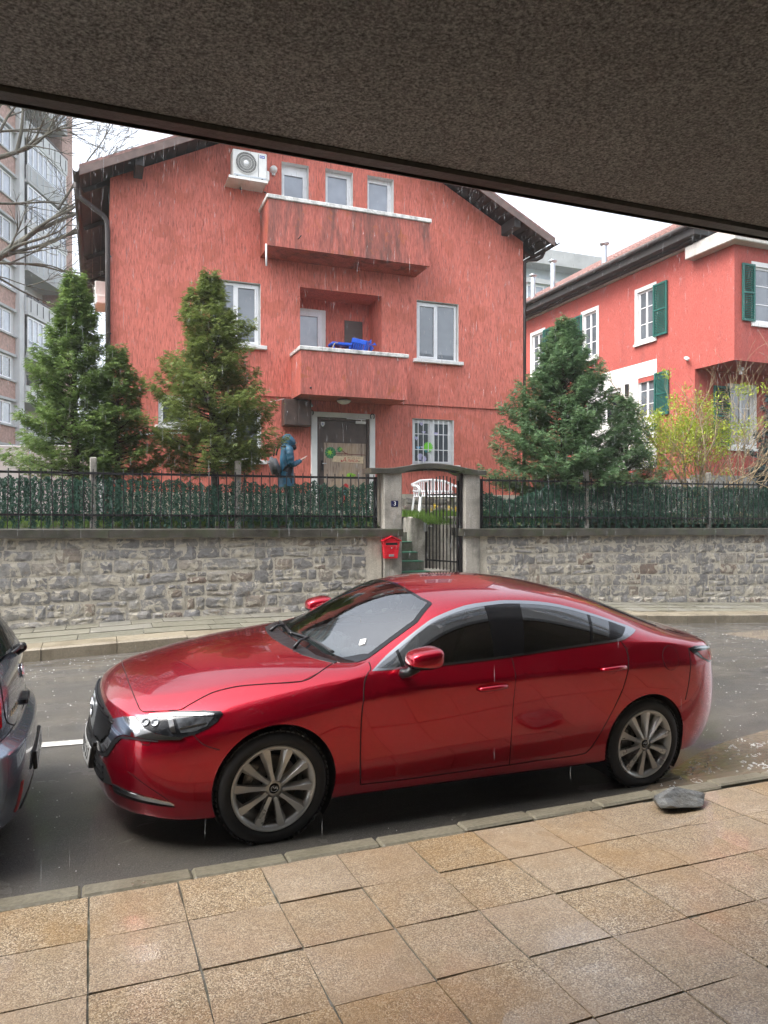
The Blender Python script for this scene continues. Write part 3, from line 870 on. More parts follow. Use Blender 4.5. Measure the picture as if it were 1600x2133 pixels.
def fill_poly(pts, maxlen):
    """triangulated, evenly refined outline; pts are 3-D points lying roughly in a plane"""
    bm = bmesh.new(); bm.faces.new([bm.verts.new(p) for p in pts])
    bmesh.ops.triangulate(bm, faces=bm.faces[:])
    for _ in range(9):
        long_ = [e for e in bm.edges if e.calc_length() > maxlen]
        if not long_: break
        bmesh.ops.subdivide_edges(bm, edges=long_, cuts=1)
        bmesh.ops.triangulate(bm, faces=[f for f in bm.faces if len(f.verts) > 3])
        bmesh.ops.beautify_fill(bm, faces=bm.faces[:], edges=[e for e in bm.edges if not e.is_boundary])
    return bm

def smooth_closed(pts, sharp=(), n=5):
    """rounded closed outline (Catmull-Rom) through the points; indices in sharp stay corners"""
    P = [Vector(p) for p in pts]; m = len(P); out = []
    for i in range(m):
        p0, p1, p2, p3 = P[i - 1], P[i], P[(i + 1) % m], P[(i + 2) % m]
        if i in sharp: p0 = p1 - (p2 - p1)
        if (i + 1) % m in sharp: p3 = p2 + (p2 - p1)
        for k in range(n):
            t = k / n
            out.append(.5 * ((2 * p1) + (p2 - p0) * t + (2 * p0 - 5 * p1 + 4 * p2 - p3) * t * t + (3 * p1 - p0 - 3 * p2 + p3) * t ** 3))
    return out
def smooth_open(pts, n=6):
    P = [Vector(p) for p in pts]; P = [P[0] * 2 - P[1]] + P + [P[-1] * 2 - P[-2]]; out = []
    for i in range(1, len(P) - 2):
        p0, p1, p2, p3 = P[i - 1:i + 3]
        for k in range(n):
            t = k / n
            out.append(.5 * ((2 * p1) + (p2 - p0) * t + (2 * p0 - 5 * p1 + 4 * p2 - p3) * t * t + (3 * p1 - p0 - 3 * p2 + p3) * t ** 3))
    out.append(P[-2]); return out

class Car:
    def __init__(s, root, surf): s.root = root; s.s = surf
    def cast(s, p, d):
        d = Vector(d).normalized(); h = s.s.ray(Vector(p) - d * 1.5, d)
        return h if h else s.s.near(p)
    def patch(s, name, pts, d, m, off=.003, maxlen=.03, both=False, parent=None, rim=.012, inner=None):
        """a panel, pane or lens that follows the body: outline pts (3-D, car frame) thrown along d onto the body"""
        bm = fill_poly([Vector(p) for p in pts], maxlen) if inner is None else ring_poly(pts, inner, maxlen); me = bpy.data.meshes.new(name)
        nr = {}
        bm.verts.index_update()
        for v in bm.verts:
            p, n = s.cast(v.co, d); v.co = p + n * off; nr[v.index] = n
        bm.normal_update()
        f0 = next(iter(bm.faces)); a = sum((f.normal.dot(nr[f.verts[0].index]) for f in bm.faces))
        if a < 0: bmesh.ops.reverse_faces(bm, faces=bm.faces[:])
        nv = len(bm.verts); norms = [nr[k] for k in range(nv)]
        ed = [e for e in bm.edges if e.is_boundary]      # the edge turns in to the body, so the panel has a thickness
        src = [v for e in ed for v in e.verts]
        r = bmesh.ops.extrude_edge_only(bm, edges=ed)
        for v in [g for g in r['geom'] if isinstance(g, bmesh.types.BMVert)]:
            q = min((w for w in set(src)), key=lambda w: (w.co - v.co).length_squared); v.co = v.co - norms[q.index] * (off + .004) if q.index < nv else v.co
        bm.verts.index_update(); bm.to_mesh(me); bm.free()
        me.materials.append(m)
        me.polygons.foreach_set('use_smooth', [True] * len(me.polygons))
        full = norms + [norms[0]] * (len(me.vertices) - nv)
        for k in range(nv, len(me.vertices)):
            full[k] = Vector(s.s.near(me.vertices[k].co)[1])
        me.normals_split_custom_set_from_vertices([tuple(n) for n in full]); me.update()
        o = bpy.data.objects.new(name, me); COL.objects.link(o); o.parent = parent or s.root
        if both: s.mirror(o)
        return o
    def mirror(s, o, parent=None):
        me = o.data.copy(); c = bpy.data.objects.new(o.name.split('.')[0], me)
        for v in me.vertices: v.co.y = -v.co.y
        me.flip_normals(); COL.objects.link(c); c.parent = parent or o.parent; return c
    def line(s, name, pts, d, m, r=.0032, off=0.0, both=False, parent=None, n=5, step=3):
        mb = MB(); mb.smooth = True
        P = []
        for p in pts:
            q, nn = s.cast(p, d); P.append(q + nn * off)
        mb.tube(P, r, n); o = mb.build(name, m, parent or s.root)
        if both: s.mirror(o)
        return o

def side(pts, v=-1.0): return [(u, v, z) for u, z in pts]
SIDE = (0, 1, 0)      # thrown from the near (kerb) side inwards
TOP = (0, 0, -1)
FRONT = (1, 0, 0)

# -------------------------------------------------- wheels
def wheel_parts(R_, rimr, w, spokes, root, at_, yaw=0.0, face=-1, rim_mat=None):
    """wheel (rim and spokes) > tyre, brake disc, hub cap, lug nuts; axle along v, outer face towards -v"""
    M4 = Matrix.Rotation(R(90), 4, 'X')          # lathe axis z -> towards -y (outer face)
    mb = MB(); mb.smooth = True
    mb.lathe([(rimr - .038, -w * .9), (rimr - .034, -w * .4), (rimr - .030, -.04), (rimr - .022, -.012), (rimr - .012, -.006), (rimr - .004, .004), (rimr + .004, .006), (rimr + .010, -.002), (rimr + .006, -.014)], 72, M4)
    for k in range(spokes):
        a = 2 * math.pi * (k + .5) / spokes + .03
        rad = Vector((math.cos(a), 0, math.sin(a))); tan = Vector((-math.sin(a), 0, math.cos(a)))
        ss = []
        # cross-sections from hub to rim: flat face on one side of the spoke, a falling flank on the other
        for r, wid, y, sh in ((.050, .034, .006, 0), (.095, .034, .004, .002), (.150, .044, .000, .004), (rimr - .045, .062, -.004, .006), (rimr - .012, .068, -.006, .006)):
            c = rad * r + tan * sh
            ss.append([c - tan * wid * .50 + Vector((0, .030, 0)), c - tan * wid * .46 + Vector((0, -y + .004, 0)), c + tan * wid * .16 + Vector((0, -y - .004, 0)),
                       c + tan * wid * .34 + Vector((0, -y + .012, 0)), c + tan * wid * .52 + Vector((0, .036, 0))])
        V = [p for q in ss for p in q]; F = []
        for i in range(len(ss) - 1):
            for j in range(4): F.append((i * 5 + j, i * 5 + j + 1, i * 5 + 6 + j, i * 5 + 5 + j))
        mb.smooth = False; mb.add(V, F); mb.smooth = True
    mb.lathe([(.001, -.004), (.040, -.004), (.052, -.008), (.060, -.018), (.062, -.045)], 40, M4)
    for k in range(5):   # pockets round the nuts
        a = 2 * math.pi * (k + .25) / 5
        mb.lathe([(.017, .000), (.017, -.02)], 12, Matrix.Translation((.057 * math.cos(a), 0, .057 * math.sin(a))) @ M4)
    wh = mb.build('wheel', rim_mat or M['rim'], root)
    wh.location = at_; wh.rotation_euler = (0, rnd.uniform(0, .5), yaw if face == -1 else math.pi + yaw)
    mb = MB(); mb.smooth = True; hw = w / 2
    sw = .012
    prof = [(rimr + .004, -w + .01), (rimr + .02, -w + .002), (R_ - .045, -w - sw + .006), (R_ - .016, -w + .004), (R_ - .002, -w + .03), (R_, -hw), (R_ - .002, -.03), (R_ - .016, -.004),
            (R_ - .030, .006), (R_ - .045, sw - .002), (rimr + .040, sw), (rimr + .020, .008), (rimr + .006, -.002)]
    mb.lathe(prof, 72, M4)
    mb.smooth = False
    for k in range(64):      # shoulder blocks of the tread
        a = 2 * math.pi * k / 64
        for y0, y1, rr in ((-.062, -.006, R_ - .001), (-w + .01, -.085, R_ - .001)):
            c = Vector((rr * math.cos(a), -(y0 + y1) / 2, rr * math.sin(a)))
            mb.obox(c, (.009, abs(y1 - y0), .022), Matrix.Rotation(-a, 3, 'Y'))
    mb.build('tyre', M['rubber'], wh)
    mb = MB(); mb.smooth = True; mb.lathe([(.06, -.075), (.165, -.075), (.168, -.085), (.168, -.10)], 40, M4); mb.build('brake_disc', M['steel'], wh)
    mb = MB(); mb.bbox(-.175, -.115, .055, .115, -.075, .085, .01); mb.build('brake_caliper', M['steel'], wh)
    mb = MB(); mb.smooth = True; mb.lathe([(.001, .0015), (.026, .0015), (.030, -.001), (.032, -.006)], 32, M4); hc = mb.build('hub_cap', M['gloss_black'], wh)
    mb = MB(); mb.smooth = True
    for k in range(5):
        a = 2 * math.pi * (k + .25) / 5
        mb.lathe([(.0001, .003), (.007, .003), (.0095, .0), (.0095, -.012)], 10, Matrix.Translation((.057 * math.cos(a), 0, .057 * math.sin(a))) @ M4)
    tag(mb.build('lug_nuts', M['grey_metal'], wh), kind='stuff')
    # winged emblem on the cap: an oval ring with two strokes meeting in a V
    mb = MB(); mb.smooth = True
    ring = [Vector((.0195 * math.cos(t), -.0022, .0165 * math.sin(t))) for t in np.linspace(0, 2 * math.pi, 25)]
    mb.tube(ring, .0016, 5)
    for sg in (1, -1): mb.tube([(0, -.0022, -.003), (sg * .007, -.0022, .0055), (sg * .0175, -.0022, .0075)], [.0022, .0016, .0012], 5)
    mb.build('emblem', M['chrome'], wh)
    return wh

# -------------------------------------------------- the red saloon
S = []
# nose, centre line
S.append([(-0.68, 0, 0.175), (-0.93, 0, 0.21), (-0.963, 0, 0.3), (-0.962, 0, 0.46), (-0.955, 0, 0.6), (-0.94, 0, 0.69), (-0.915, 0, 0.75), (-0.885, 0, 0.785), (-0.85, 0, 0.81), (-0.85, 0, 0.81), (-0.85, 0, 0.81), (-0.85, 0, 0.81)])
S.append([(-0.68, 0.33, 0.175), (-0.915, 0.33, 0.21), (-0.943, 0.34, 0.3), (-0.945, 0.345, 0.46), (-0.935, 0.345, 0.6), (-0.92, 0.34, 0.69), (-0.89, 0.33, 0.75), (-0.86, 0.3, 0.785), (-0.83, 0.26, 0.808), (-0.805, 0.2, 0.823), (-0.795, 0.1, 0.832), (-0.795, 0, 0.835)])
S.append([(-0.62, 0.56, 0.17), (-0.845, 0.59, 0.2), (-0.873, 0.61, 0.3), (-0.872, 0.62, 0.46), (-0.865, 0.62, 0.6), (-0.845, 0.61, 0.685), (-0.8, 0.59, 0.748), (-0.765, 0.55, 0.785), (-0.735, 0.48, 0.818), (-0.715, 0.38, 0.843), (-0.7, 0.2, 0.862), (-0.7, 0, 0.868)])
S.append([(-0.5, 0.66, 0.19), (-0.68, 0.755, 0.199), (-0.722, 0.775, 0.312), (-0.735, 0.785, 0.46), (-0.725, 0.78, 0.59), (-0.69, 0.765, 0.675), (-0.63, 0.725, 0.748), (-0.59, 0.67, 0.798), (-0.57, 0.57, 0.842), (-0.56, 0.44, 0.872), (-0.55, 0.23, 0.9), (-0.55, 0, 0.91)])
S.append([(-0.4, 0.72, 0.185), (-0.52, 0.835, 0.187), (-0.54, 0.855, 0.312), (-0.54, 0.865, 0.46), (-0.53, 0.865, 0.59), (-0.5, 0.85, 0.675), (-0.44, 0.805, 0.765), (-0.41, 0.74, 0.822), (-0.4, 0.635, 0.872), (-0.39, 0.49, 0.908), (-0.38, 0.25, 0.942), (-0.38, 0, 0.952)])
S.append([(-0.2, 0.74, 0.185), (-0.3, 0.865, 0.192), (-0.3, 0.885, 0.312), (-0.3, 0.895, 0.46), (-0.3, 0.9, 0.6), (-0.285, 0.89, 0.7), (-0.25, 0.842, 0.802), (-0.22, 0.775, 0.856), (-0.2, 0.665, 0.912), (-0.2, 0.51, 0.948), (-0.2, 0.26, 0.978), (-0.2, 0, 0.988)])
S.append([(0, 0.74, 0.19), (0, 0.88, 0.207), (0, 0.897, 0.312), (0, 0.907, 0.46), (0, 0.912, 0.62), (0, 0.902, 0.735), (0, 0.866, 0.845), (0, 0.8, 0.896), (0, 0.69, 0.946), (0, 0.53, 0.98), (0, 0.27, 1.006), (0, 0, 1.016)])
S.append([(0.3, 0.74, 0.2), (0.3, 0.875, 0.227), (0.3, 0.892, 0.322), (0.3, 0.897, 0.48), (0.3, 0.898, 0.64), (0.3, 0.912, 0.785), (0.3, 0.874, 0.905), (0.3, 0.83, 0.945), (0.29, 0.74, 0.978), (0.26, 0.59, 1.004), (0.2, 0.3, 1.024), (0.17, 0, 1.032)])
S.append([(0.55, 0.74, 0.205), (0.55, 0.875, 0.232), (0.55, 0.89, 0.332), (0.55, 0.898, 0.5), (0.55, 0.902, 0.68), (0.55, 0.916, 0.84), (0.55, 0.868, 0.972), (0.57, 0.835, 0.996), (0.58, 0.785, 1.01), (0.55, 0.7, 1.014), (0.41, 0.38, 1.028), (0.34, 0, 1.038)])
S.append([(0.85, 0.74, 0.205), (0.85, 0.877, 0.237), (0.85, 0.892, 0.342), (0.85, 0.902, 0.52), (0.85, 0.906, 0.71), (0.85, 0.918, 0.875), (0.85, 0.864, 0.99), (0.87, 0.815, 1.06), (0.88, 0.745, 1.13), (0.87, 0.66, 1.187), (0.772, 0.36, 1.268), (0.715, 0, 1.290)])
S.append([(1.15, 0.74, 0.205), (1.15, 0.877, 0.237), (1.15, 0.892, 0.342), (1.15, 0.902, 0.52), (1.15, 0.906, 0.71), (1.15, 0.919, 0.888), (1.15, 0.864, 1.008), (1.15, 0.81, 1.135), (1.15, 0.705, 1.282), (1.15, 0.605, 1.352), (1.10, 0.34, 1.412), (1.06, 0, 1.430)])
S.append([(1.55, 0.74, 0.205), (1.55, 0.877, 0.237), (1.55, 0.892, 0.342), (1.55, 0.902, 0.52), (1.55, 0.906, 0.71), (1.55, 0.921, 0.9), (1.55, 0.866, 1.036), (1.55, 0.815, 1.195), (1.55, 0.695, 1.382), (1.55, 0.58, 1.43), (1.55, 0.3, 1.476), (1.55, 0, 1.492)])
S.append([(2, 0.74, 0.205), (2, 0.877, 0.237), (2, 0.892, 0.342), (2, 0.902, 0.52), (2, 0.908, 0.71), (2, 0.924, 0.915), (2, 0.868, 1.064), (2, 0.815, 1.205), (2, 0.69, 1.378), (2, 0.575, 1.432), (2, 0.3, 1.47), (2, 0, 1.484)])
S.append([(2.45, 0.74, 0.205), (2.45, 0.877, 0.237), (2.45, 0.893, 0.332), (2.45, 0.905, 0.5), (2.45, 0.912, 0.69), (2.45, 0.929, 0.928), (2.45, 0.872, 1.09), (2.45, 0.815, 1.185), (2.45, 0.692, 1.308), (2.45, 0.578, 1.37), (2.45, 0.3, 1.41), (2.45, 0, 1.423)])
S.append([(2.85, 0.74, 0.21), (2.85, 0.885, 0.237), (2.85, 0.9, 0.332), (2.85, 0.912, 0.5), (2.85, 0.918, 0.68), (2.85, 0.932, 0.93), (2.85, 0.874, 1.098), (2.85, 0.82, 1.136), (2.85, 0.7, 1.18), (2.85, 0.585, 1.238), (2.85, 0.3, 1.3), (2.85, 0, 1.314)])
S.append([(3.2, 0.7, 0.22), (3.2, 0.872, 0.237), (3.2, 0.892, 0.332), (3.2, 0.907, 0.5), (3.2, 0.918, 0.7), (3.2, 0.906, 0.925), (3.2, 0.858, 1.074), (3.2, 0.8, 1.098), (3.2, 0.68, 1.12), (3.2, 0.575, 1.136), (3.22, 0.3, 1.178), (3.22, 0, 1.188)])
S.append([(3.32, 0.66, 0.24), (3.4, 0.825, 0.247), (3.4, 0.855, 0.342), (3.4, 0.875, 0.5), (3.4, 0.882, 0.7), (3.4, 0.866, 0.92), (3.4, 0.832, 1.032), (3.4, 0.78, 1.06), (3.4, 0.67, 1.08), (3.4, 0.56, 1.09), (3.4, 0.3, 1.112), (3.4, 0, 1.118)])
S.append([(3.412, 0.6, 0.24), (3.532, 0.74, 0.25), (3.577, 0.785, 0.35), (3.597, 0.808, 0.52), (3.592, 0.812, 0.7), (3.562, 0.805, 0.91), (3.532, 0.785, 1.01), (3.532, 0.742, 1.048), (3.53, 0.64, 1.066), (3.54, 0.53, 1.078), (3.55, 0.29, 1.092), (3.55, 0, 1.097)])
S.append([(3.512, 0.5, 0.25), (3.672, 0.6, 0.27), (3.732, 0.64, 0.36), (3.757, 0.66, 0.52), (3.747, 0.665, 0.7), (3.697, 0.672, 0.9), (3.672, 0.66, 0.995), (3.672, 0.622, 1.022), (3.67, 0.55, 1.041), (3.68, 0.45, 1.05), (3.69, 0.25, 1.058), (3.7, 0, 1.062)])
S.append([(3.612, 0.3, 0.26), (3.812, 0.34, 0.29), (3.872, 0.36, 0.38), (3.897, 0.365, 0.52), (3.887, 0.37, 0.7), (3.832, 0.37, 0.9), (3.802, 0.36, 1), (3.782, 0.34, 1.026), (3.765, 0.31, 1.043), (3.765, 0.25, 1.047), (3.77, 0.14, 1.049), (3.77, 0, 1.05)])
S.append([(3.662, 0, 0.26), (3.842, 0, 0.29), (3.907, 0, 0.38), (3.927, 0, 0.52), (3.917, 0, 0.7), (3.862, 0, 0.9), (3.832, 0, 1), (3.812, 0, 1.028), (3.79, 0, 1.044), (3.79, 0, 1.044), (3.79, 0, 1.044), (3.79, 0, 1.044)])
CR = []
def cr(i0, i1, j, w):
    for i in range(i0, i1): CR.append(((i, j), (i + 1, j), w))
def cj(i, j0, j1, w):
    for j in range(j0, j1): CR.append(((i, j), (i, j + 1), w))
cr(0, 20, 1, .55); cr(4, 17, 5, .75); cr(7, 15, 6, .55); cr(0, 5, 6, .7); cr(16, 20, 7, .6)
cj(8, 8, 11, .55); cj(10, 9, 11, .25); cr(8, 10, 9, .35); cr(2, 8, 8, .45)
ARCH_F, ARCH_R = (.012, .350, .372), (2.832, .345, .375)
def mir(pts): return [(u, -v, z) for u, v, z in pts]
ws2 = [(1.098, 0, 1.405), (1.092, -.27, 1.39), (1.108, -.43, 1.378), (1.138, -.523, 1.352), (.985, -.626, 1.228), (.80, -.66, 1.126), (.640, -.695, 1.045), (.60, -.66, 1.03), (.50, -.60, 1.03), (.425, -.47, 1.04), (.400, -.25, 1.05), (.392, 0, 1.055)]
dlo2 = [(.635, 1.000), (.69, 1.031), (.84, 1.109), (1.04, 1.222), (1.15, 1.272), (1.362, 1.333), (1.576, 1.359), (1.714, 1.365), (1.96, 1.354), (2.174, 1.324), (2.408, 1.268), (2.60, 1.213), (2.680, 1.188), (2.62, 1.155), (2.545, 1.125), (2.31, 1.107), (1.927, 1.078), (1.618, 1.051), (1.075, 1.015)]
WS_OPEN = ws2 + mir(ws2[-2:0:-1]); SIDE_OPEN = [(p.x, p.y) for p in smooth_closed([(u, z, 0) for u, z in dlo2], (0, 12), 3)]
body, surf = body_from_cage('body', S, CR, M['car_red'], [ARCH_F, ARCH_R], 3, [('top', [(u, v) for u, v, z in WS_OPEN]), ('side', SIDE_OPEN)])

CARM = Matrix(((0, 0, 0, 0),) * 4)
def car_matrix(pos, yaw, pit, rol):
    """pos: ground point under the front axle; yaw from the street, nose-up pitch, roll towards the kerb"""
    return Matrix.Translation(pos) @ (Matrix.Rotation(yaw, 4, 'Z') @ Matrix.Rotation(pit, 4, 'Y') @ Matrix.Rotation(rol, 4, 'X'))
car = empty('parked_car', (0, 0, 0), 'dark red four-door saloon parked along the kerb, wet with rain', 'car')
car.matrix_world = CARM_RED = car_matrix(Vector((.9055, 5.1694, -.008)), R(3.0), R(2.05), R(3.1))
bpy.context.view_layer.update()
body.parent = car
RC = Car(car, surf)

# wheels, liners, floor pan
for (u, v, f, yw) in ((.002, -.890, -1, 0), (2.83, -.892, -1, 0), (.002, .890, 1, 0), (2.83, .892, 1, 0)):
    wheel_parts(.3385, .247, .225, 10, car, (u, v, .3385), yw, f)
def liner(car_, arches, v0=.885, v1=.60):
    mb = MB(); mb.smooth = True
    for cu, cz, r in arches:
        for sg in (-1, 1):
            V = []; F = []; n = 28
            for k in range(n + 1):
                a = R(-35) + R(250) * k / n
                for vv, rr in ((v0, r - .001), (v1, r + .02), (v1 - .01, 0.02)): V.append((cu + math.cos(a) * rr, sg * vv, cz + math.sin(a) * rr))
            for k in range(n):
                for e in (0, 1): F.append((k * 3 + e, k * 3 + e + 1, k * 3 + 4 + e, k * 3 + 3 + e))
            mb.add(V, F)
    return tag(mb.build('wheel_arch_liner', M['arch_black'], car_), kind='stuff')
liner(car, [ARCH_F, ARCH_R])
mb = MB(); mb.box(-.72, 3.55, -.56, .56, .185, .30); mb.box(.42, 2.42, -.80, .80, .20, .30); mb.build('floor_pan', M['arch_black'], car)

# doors, bonnet, boot: panels that stand a hair proud of the body, black gaps round them
f_door = [(.555, .305), (.541, .46), (.531, .66), (.53, .80), (.548, .93), (.583, .985), (.66, .992), (1.075, .995), (1.612, 1.028), (1.622, .96), (1.622, .70), (1.630, .42), (1.634, .312), (1.2, .305), (.9, .30)]
fd = RC.patch('front_door', side(f_door), SIDE, M['car_red'], .003, .05, both=False)
r_door = [(1.642, .312), (1.636, .45), (1.628, .70), (1.629, .95), (1.62, 1.030), (1.93, 1.056), (2.31, 1.086), (2.553, 1.104), (2.592, 1.046), (2.588, .96), (2.553, .785), (2.485, .635), (2.382, .455), (2.306, .352), (2.22, .322), (1.88, .318)]
rd = RC.patch('rear_door', side(r_door), SIDE, M['car_red'], .003, .05)
fd2 = RC.mirror(fd); rd2 = RC.mirror(rd)
gap = lambda pts, **k: RC.line('panel_gap', smooth_open(pts, 8), k.pop('d', SIDE), M['arch_black'], k.pop('r', .0035), .0005, True, **k)
gap(side([(.612, 1.028), (.600, .998), (.548, .945), (.527, .80), (.527, .66), (.536, .46), (.552, .300)]))
gap(side([(1.615, 1.034), (1.625, .97), (1.624, .70), (1.632, .45), (1.638, .308)]))
gap(side([(2.562, 1.108), (2.598, 1.046), (2.593, .96), (2.557, .782), (2.489, .632), (2.386, .452), (2.308, .346), (2.22, .316), (1.88, .311), (1.638, .305), (1.2, .299), (.9, .294), (.552, .296)]))
gap(side([(-.470, .682), (-.415, .632), (-.330, .600)]), r=.0025)
gap(side([(3.185, .650), (3.205, .74), (3.222, .86), (3.235, 1.03)]), r=.0028)
hood_half = [(-.770, 0, .84), (-.768, -.2, .83), (-.762, -.34, .81), (-.748, -.503, .79), (-.722, -.612, .765), (-.63, -.668, .775), (-.53, -.712, .788), (-.476, -.704, .812), (-.349, -.677, .862), (-.238, -.683, .888), (-.156, -.699, .902), (-.02, -.737, .915), (.174, -.786, .934), (.29, -.752, .965), (.415, -.664, 1.0), (.30, -.49, 1.012), (.235, -.203, 1.025), (.215, 0, 1.03)]
hood = RC.patch('bonnet', hood_half + mir(hood_half[-2:0:-1]), TOP, M['car_red'], .003, .05)
RC.line('panel_gap', smooth_open(hood_half[:15], 6), TOP, M['arch_black'], .0035, .0005, True)
# boot lid with the step down behind the rear screen
boot = [(3.30, -.56, 1.13), (3.42, -.60, 1.1), (3.62, -.58, 1.06), (3.74, -.50, 1.05)]
RC.line('panel_gap', boot, TOP, M['arch_black'], .0035, .0005, True)
screen_r = [(2.62, 0, 1.37), (2.64, -.30, 1.36), (2.70, -.48, 1.32), (2.95, -.52, 1.22), (3.20, -.55, 1.15), (3.25, -.30, 1.17), (3.26, 0, 1.18)]
RC.patch('rear_screen', screen_r + mir(screen_r[-2:0:-1]), TOP, M['glass_dark'], .004, .05)

# windscreen over a black cowl
ws = [(1.118, 0, 1.41), (1.112, -.276, 1.395), (1.130, -.44, 1.382), (1.165, -.548, 1.360), (1.0, -.655, 1.232), (.80, -.692, 1.126), (.612, -.735, 1.031), (.545, -.715, 1.013), (.44, -.666, 1.007), (.350, -.50, 1.015), (.322, -.25, 1.028), (.314, 0, 1.035)]
RC.patch('windscreen_frame', ws + mir(ws[-2:0:-1]), TOP, M['gloss_black'], .004, .05, inner=WS_OPEN)
RC.patch('windscreen', WS_OPEN, TOP, M['screen_glass'], .002, .05)
cowl = [(.322, 0, 1.03), (.328, -.25, 1.03), (.355, -.50, 1.015), (.44, -.66, 1.007), (.415, -.676, 1.0), (.345, -.585, 1.006), (.272, -.46, 1.012), (.218, -.203, 1.025), (.200, 0, 1.03)]
RC.patch('cowl', cowl + mir(cowl[-2:0:-1]), TOP, M['black_plastic'], .005, .04)
for (a, b, piv) in (((.47, -.52), (.352, .10), (.26, -.33)), ((.352, .02), (.43, .60), (.25, .22))):   # wipers
    P = [RC.cast((a[0] + (b[0] - a[0]) * k / 8, a[1] + (b[1] - a[1]) * k / 8, 1.05), TOP) for k in range(9)]
    mb = MB(); mb.smooth = True; mb.tube([p + n * .018 for p, n in P], .009, 6)
    q = RC.cast((piv[0], piv[1], 1.03), TOP); m_ = P[4]
    mb.tube([q[0] + q[1] * .012, (q[0] + m_[0]) / 2 + m_[1] * .04, m_[0] + m_[1] * .03], [.014, .010, .008], 6)
    mb.build('wiper', M['black_plastic'], car)
st = [(.622, -.578, 1.05), (.655, -.60, 1.06), (.68, -.563, 1.075), (.647, -.54, 1.065)]
RC.patch('toll_sticker', st, TOP, M['plate_white'], .0085, .05)

# side glass: bright surround, black pillars, three tinted panes a side
dlo = [(.602, .988), (.669, 1.028), (.83, 1.121), (1.03, 1.236), (1.15, 1.291), (1.362, 1.353), (1.576, 1.379), (1.714, 1.385), (1.96, 1.374), (2.174, 1.343), (2.408, 1.287), (2.607, 1.228), (2.719, 1.195), (2.782, 1.168), (2.675, 1.139), (2.565, 1.112), (2.31, 1.093), (1.927, 1.064), (1.618, 1.037), (1.075, 1.003)]
RC.patch('window_surround', [tuple(p) for p in smooth_closed(side(dlo), (0, 13), 3)], SIDE, M['satin_trim'], .004, .05, both=True, inner=side(SIDE_OPEN))
def pane(name, m, lines, off=.003):
    P = SIDE_OPEN
    for a, b, c in lines: P = clip(P, a, b, c)
    RC.patch(name, side(P), SIDE, m, off, .05, both=True)
def left_of(u, z, k): return (1, -k, u - k * z)
def right_of(u, z, k): return (-1, k, -(u - k * z))
K = [(.800, 1.05, -.1), (.822, 1.05, -.1), (1.490, 1.2, .04), (1.745, 1.2, .22), (2.322, 1.2, .40), (2.346, 1.2, .40), (2.516, 1.2, .76), (2.600, 1.2, .88)]
for k, (nm, mt, of) in enumerate((('quarter_window', 'side_glass', .003), ('window_pillar', 'gloss_black', .006), ('door_window', 'side_glass', .003), ('window_pillar', 'gloss_black', .006), ('door_window', 'side_glass_dark', .003), ('window_pillar', 'gloss_black', .006), ('quarter_window', 'side_glass_dark', .003), ('window_pillar', 'gloss_black', .006), ('quarter_window', 'glass_dark', .003))):
    L_ = ([right_of(*K[k - 1])] if k else []) + ([left_of(*K[k])] if k < len(K) else []); pane(nm, M[mt], L_, of)
# cabin seen through the glass
mb = MB(); mb.box(.42, 2.75, -.80, .80, .30, .36); mb.box(.66, 2.75, -.825, -.79, .36, .955); mb.box(.66, 2.75, .79, .825, .36, .955); mb.box(.40, .44, -.7, .7, .36, .90); mb.box(2.72, 2.76, -.8, .8, .36, 1.03); mb.build('cabin_tub', M['cabin'], car)
mb = MB(); mb.bbox(.42, .92, -.66, .66, .80, .945, .05); mb.bbox(.62, .92, -.60, -.20, .90, 1.005, .04); mb.bbox(.70, .76, -.12, .12, .93, 1.04, .01); mb.build('dashboard', M['cabin'], car)
mb = MB(); mb.smooth = True; Q = Matrix.Translation((1.02, -.38, .965)) @ Matrix.Rotation(R(-64), 4, 'Y')
mb.tube([Q @ Vector((.185 * math.cos(t), .185 * math.sin(t), 0)) for t in np.linspace(0, 2 * math.pi, 33)], .016, 8)
for t in (0, 2.4, -2.4): mb.tube([Q @ Vector((0, 0, -.01)), Q @ Vector((.18 * math.cos(t + math.pi), .18 * math.sin(t + math.pi), 0))], [.035, .014], 6)
mb.build('steering_wheel', M['cabin_seat'], car)
for v in (-.38, .38):
    mb = MB(); mb.bbox(1.10, 1.62, v - .25, v + .25, .50, .68, .05); mb.build('seat_cushion', M['cabin_seat'], car)
    mb = MB(); mb.obox((1.70, v, .93), (.14, .48, .60), Matrix.Rotation(R(16), 3, 'Y')); mb.build('seat_back', M['cabin_seat'], car)
    mb = MB(); mb.obox((1.80, v, 1.30), (.10, .26, .17), Matrix.Rotation(R(12), 3, 'Y')); mb.build('headrest', M['cabin_seat'], car)
mb = MB(); mb.bbox(2.30, 2.70, -.65, .65, .55, 1.06, .06); mb.build('rear_bench', M['cabin_seat'], car)
mb = MB(); mb.bbox(1.10, 1.15, -.12, .12, 1.275, 1.335, .02); mb.build('rear_view_mirror', M['black_plastic'], car)
RC.patch('headliner', [(1.16, -.48, 1.4), (1.13, 0, 1.4), (1.16, .48, 1.4), (2.5, .52, 1.4), (2.5, -.52, 1.4)], TOP, M['headliner'], -.03, .12)

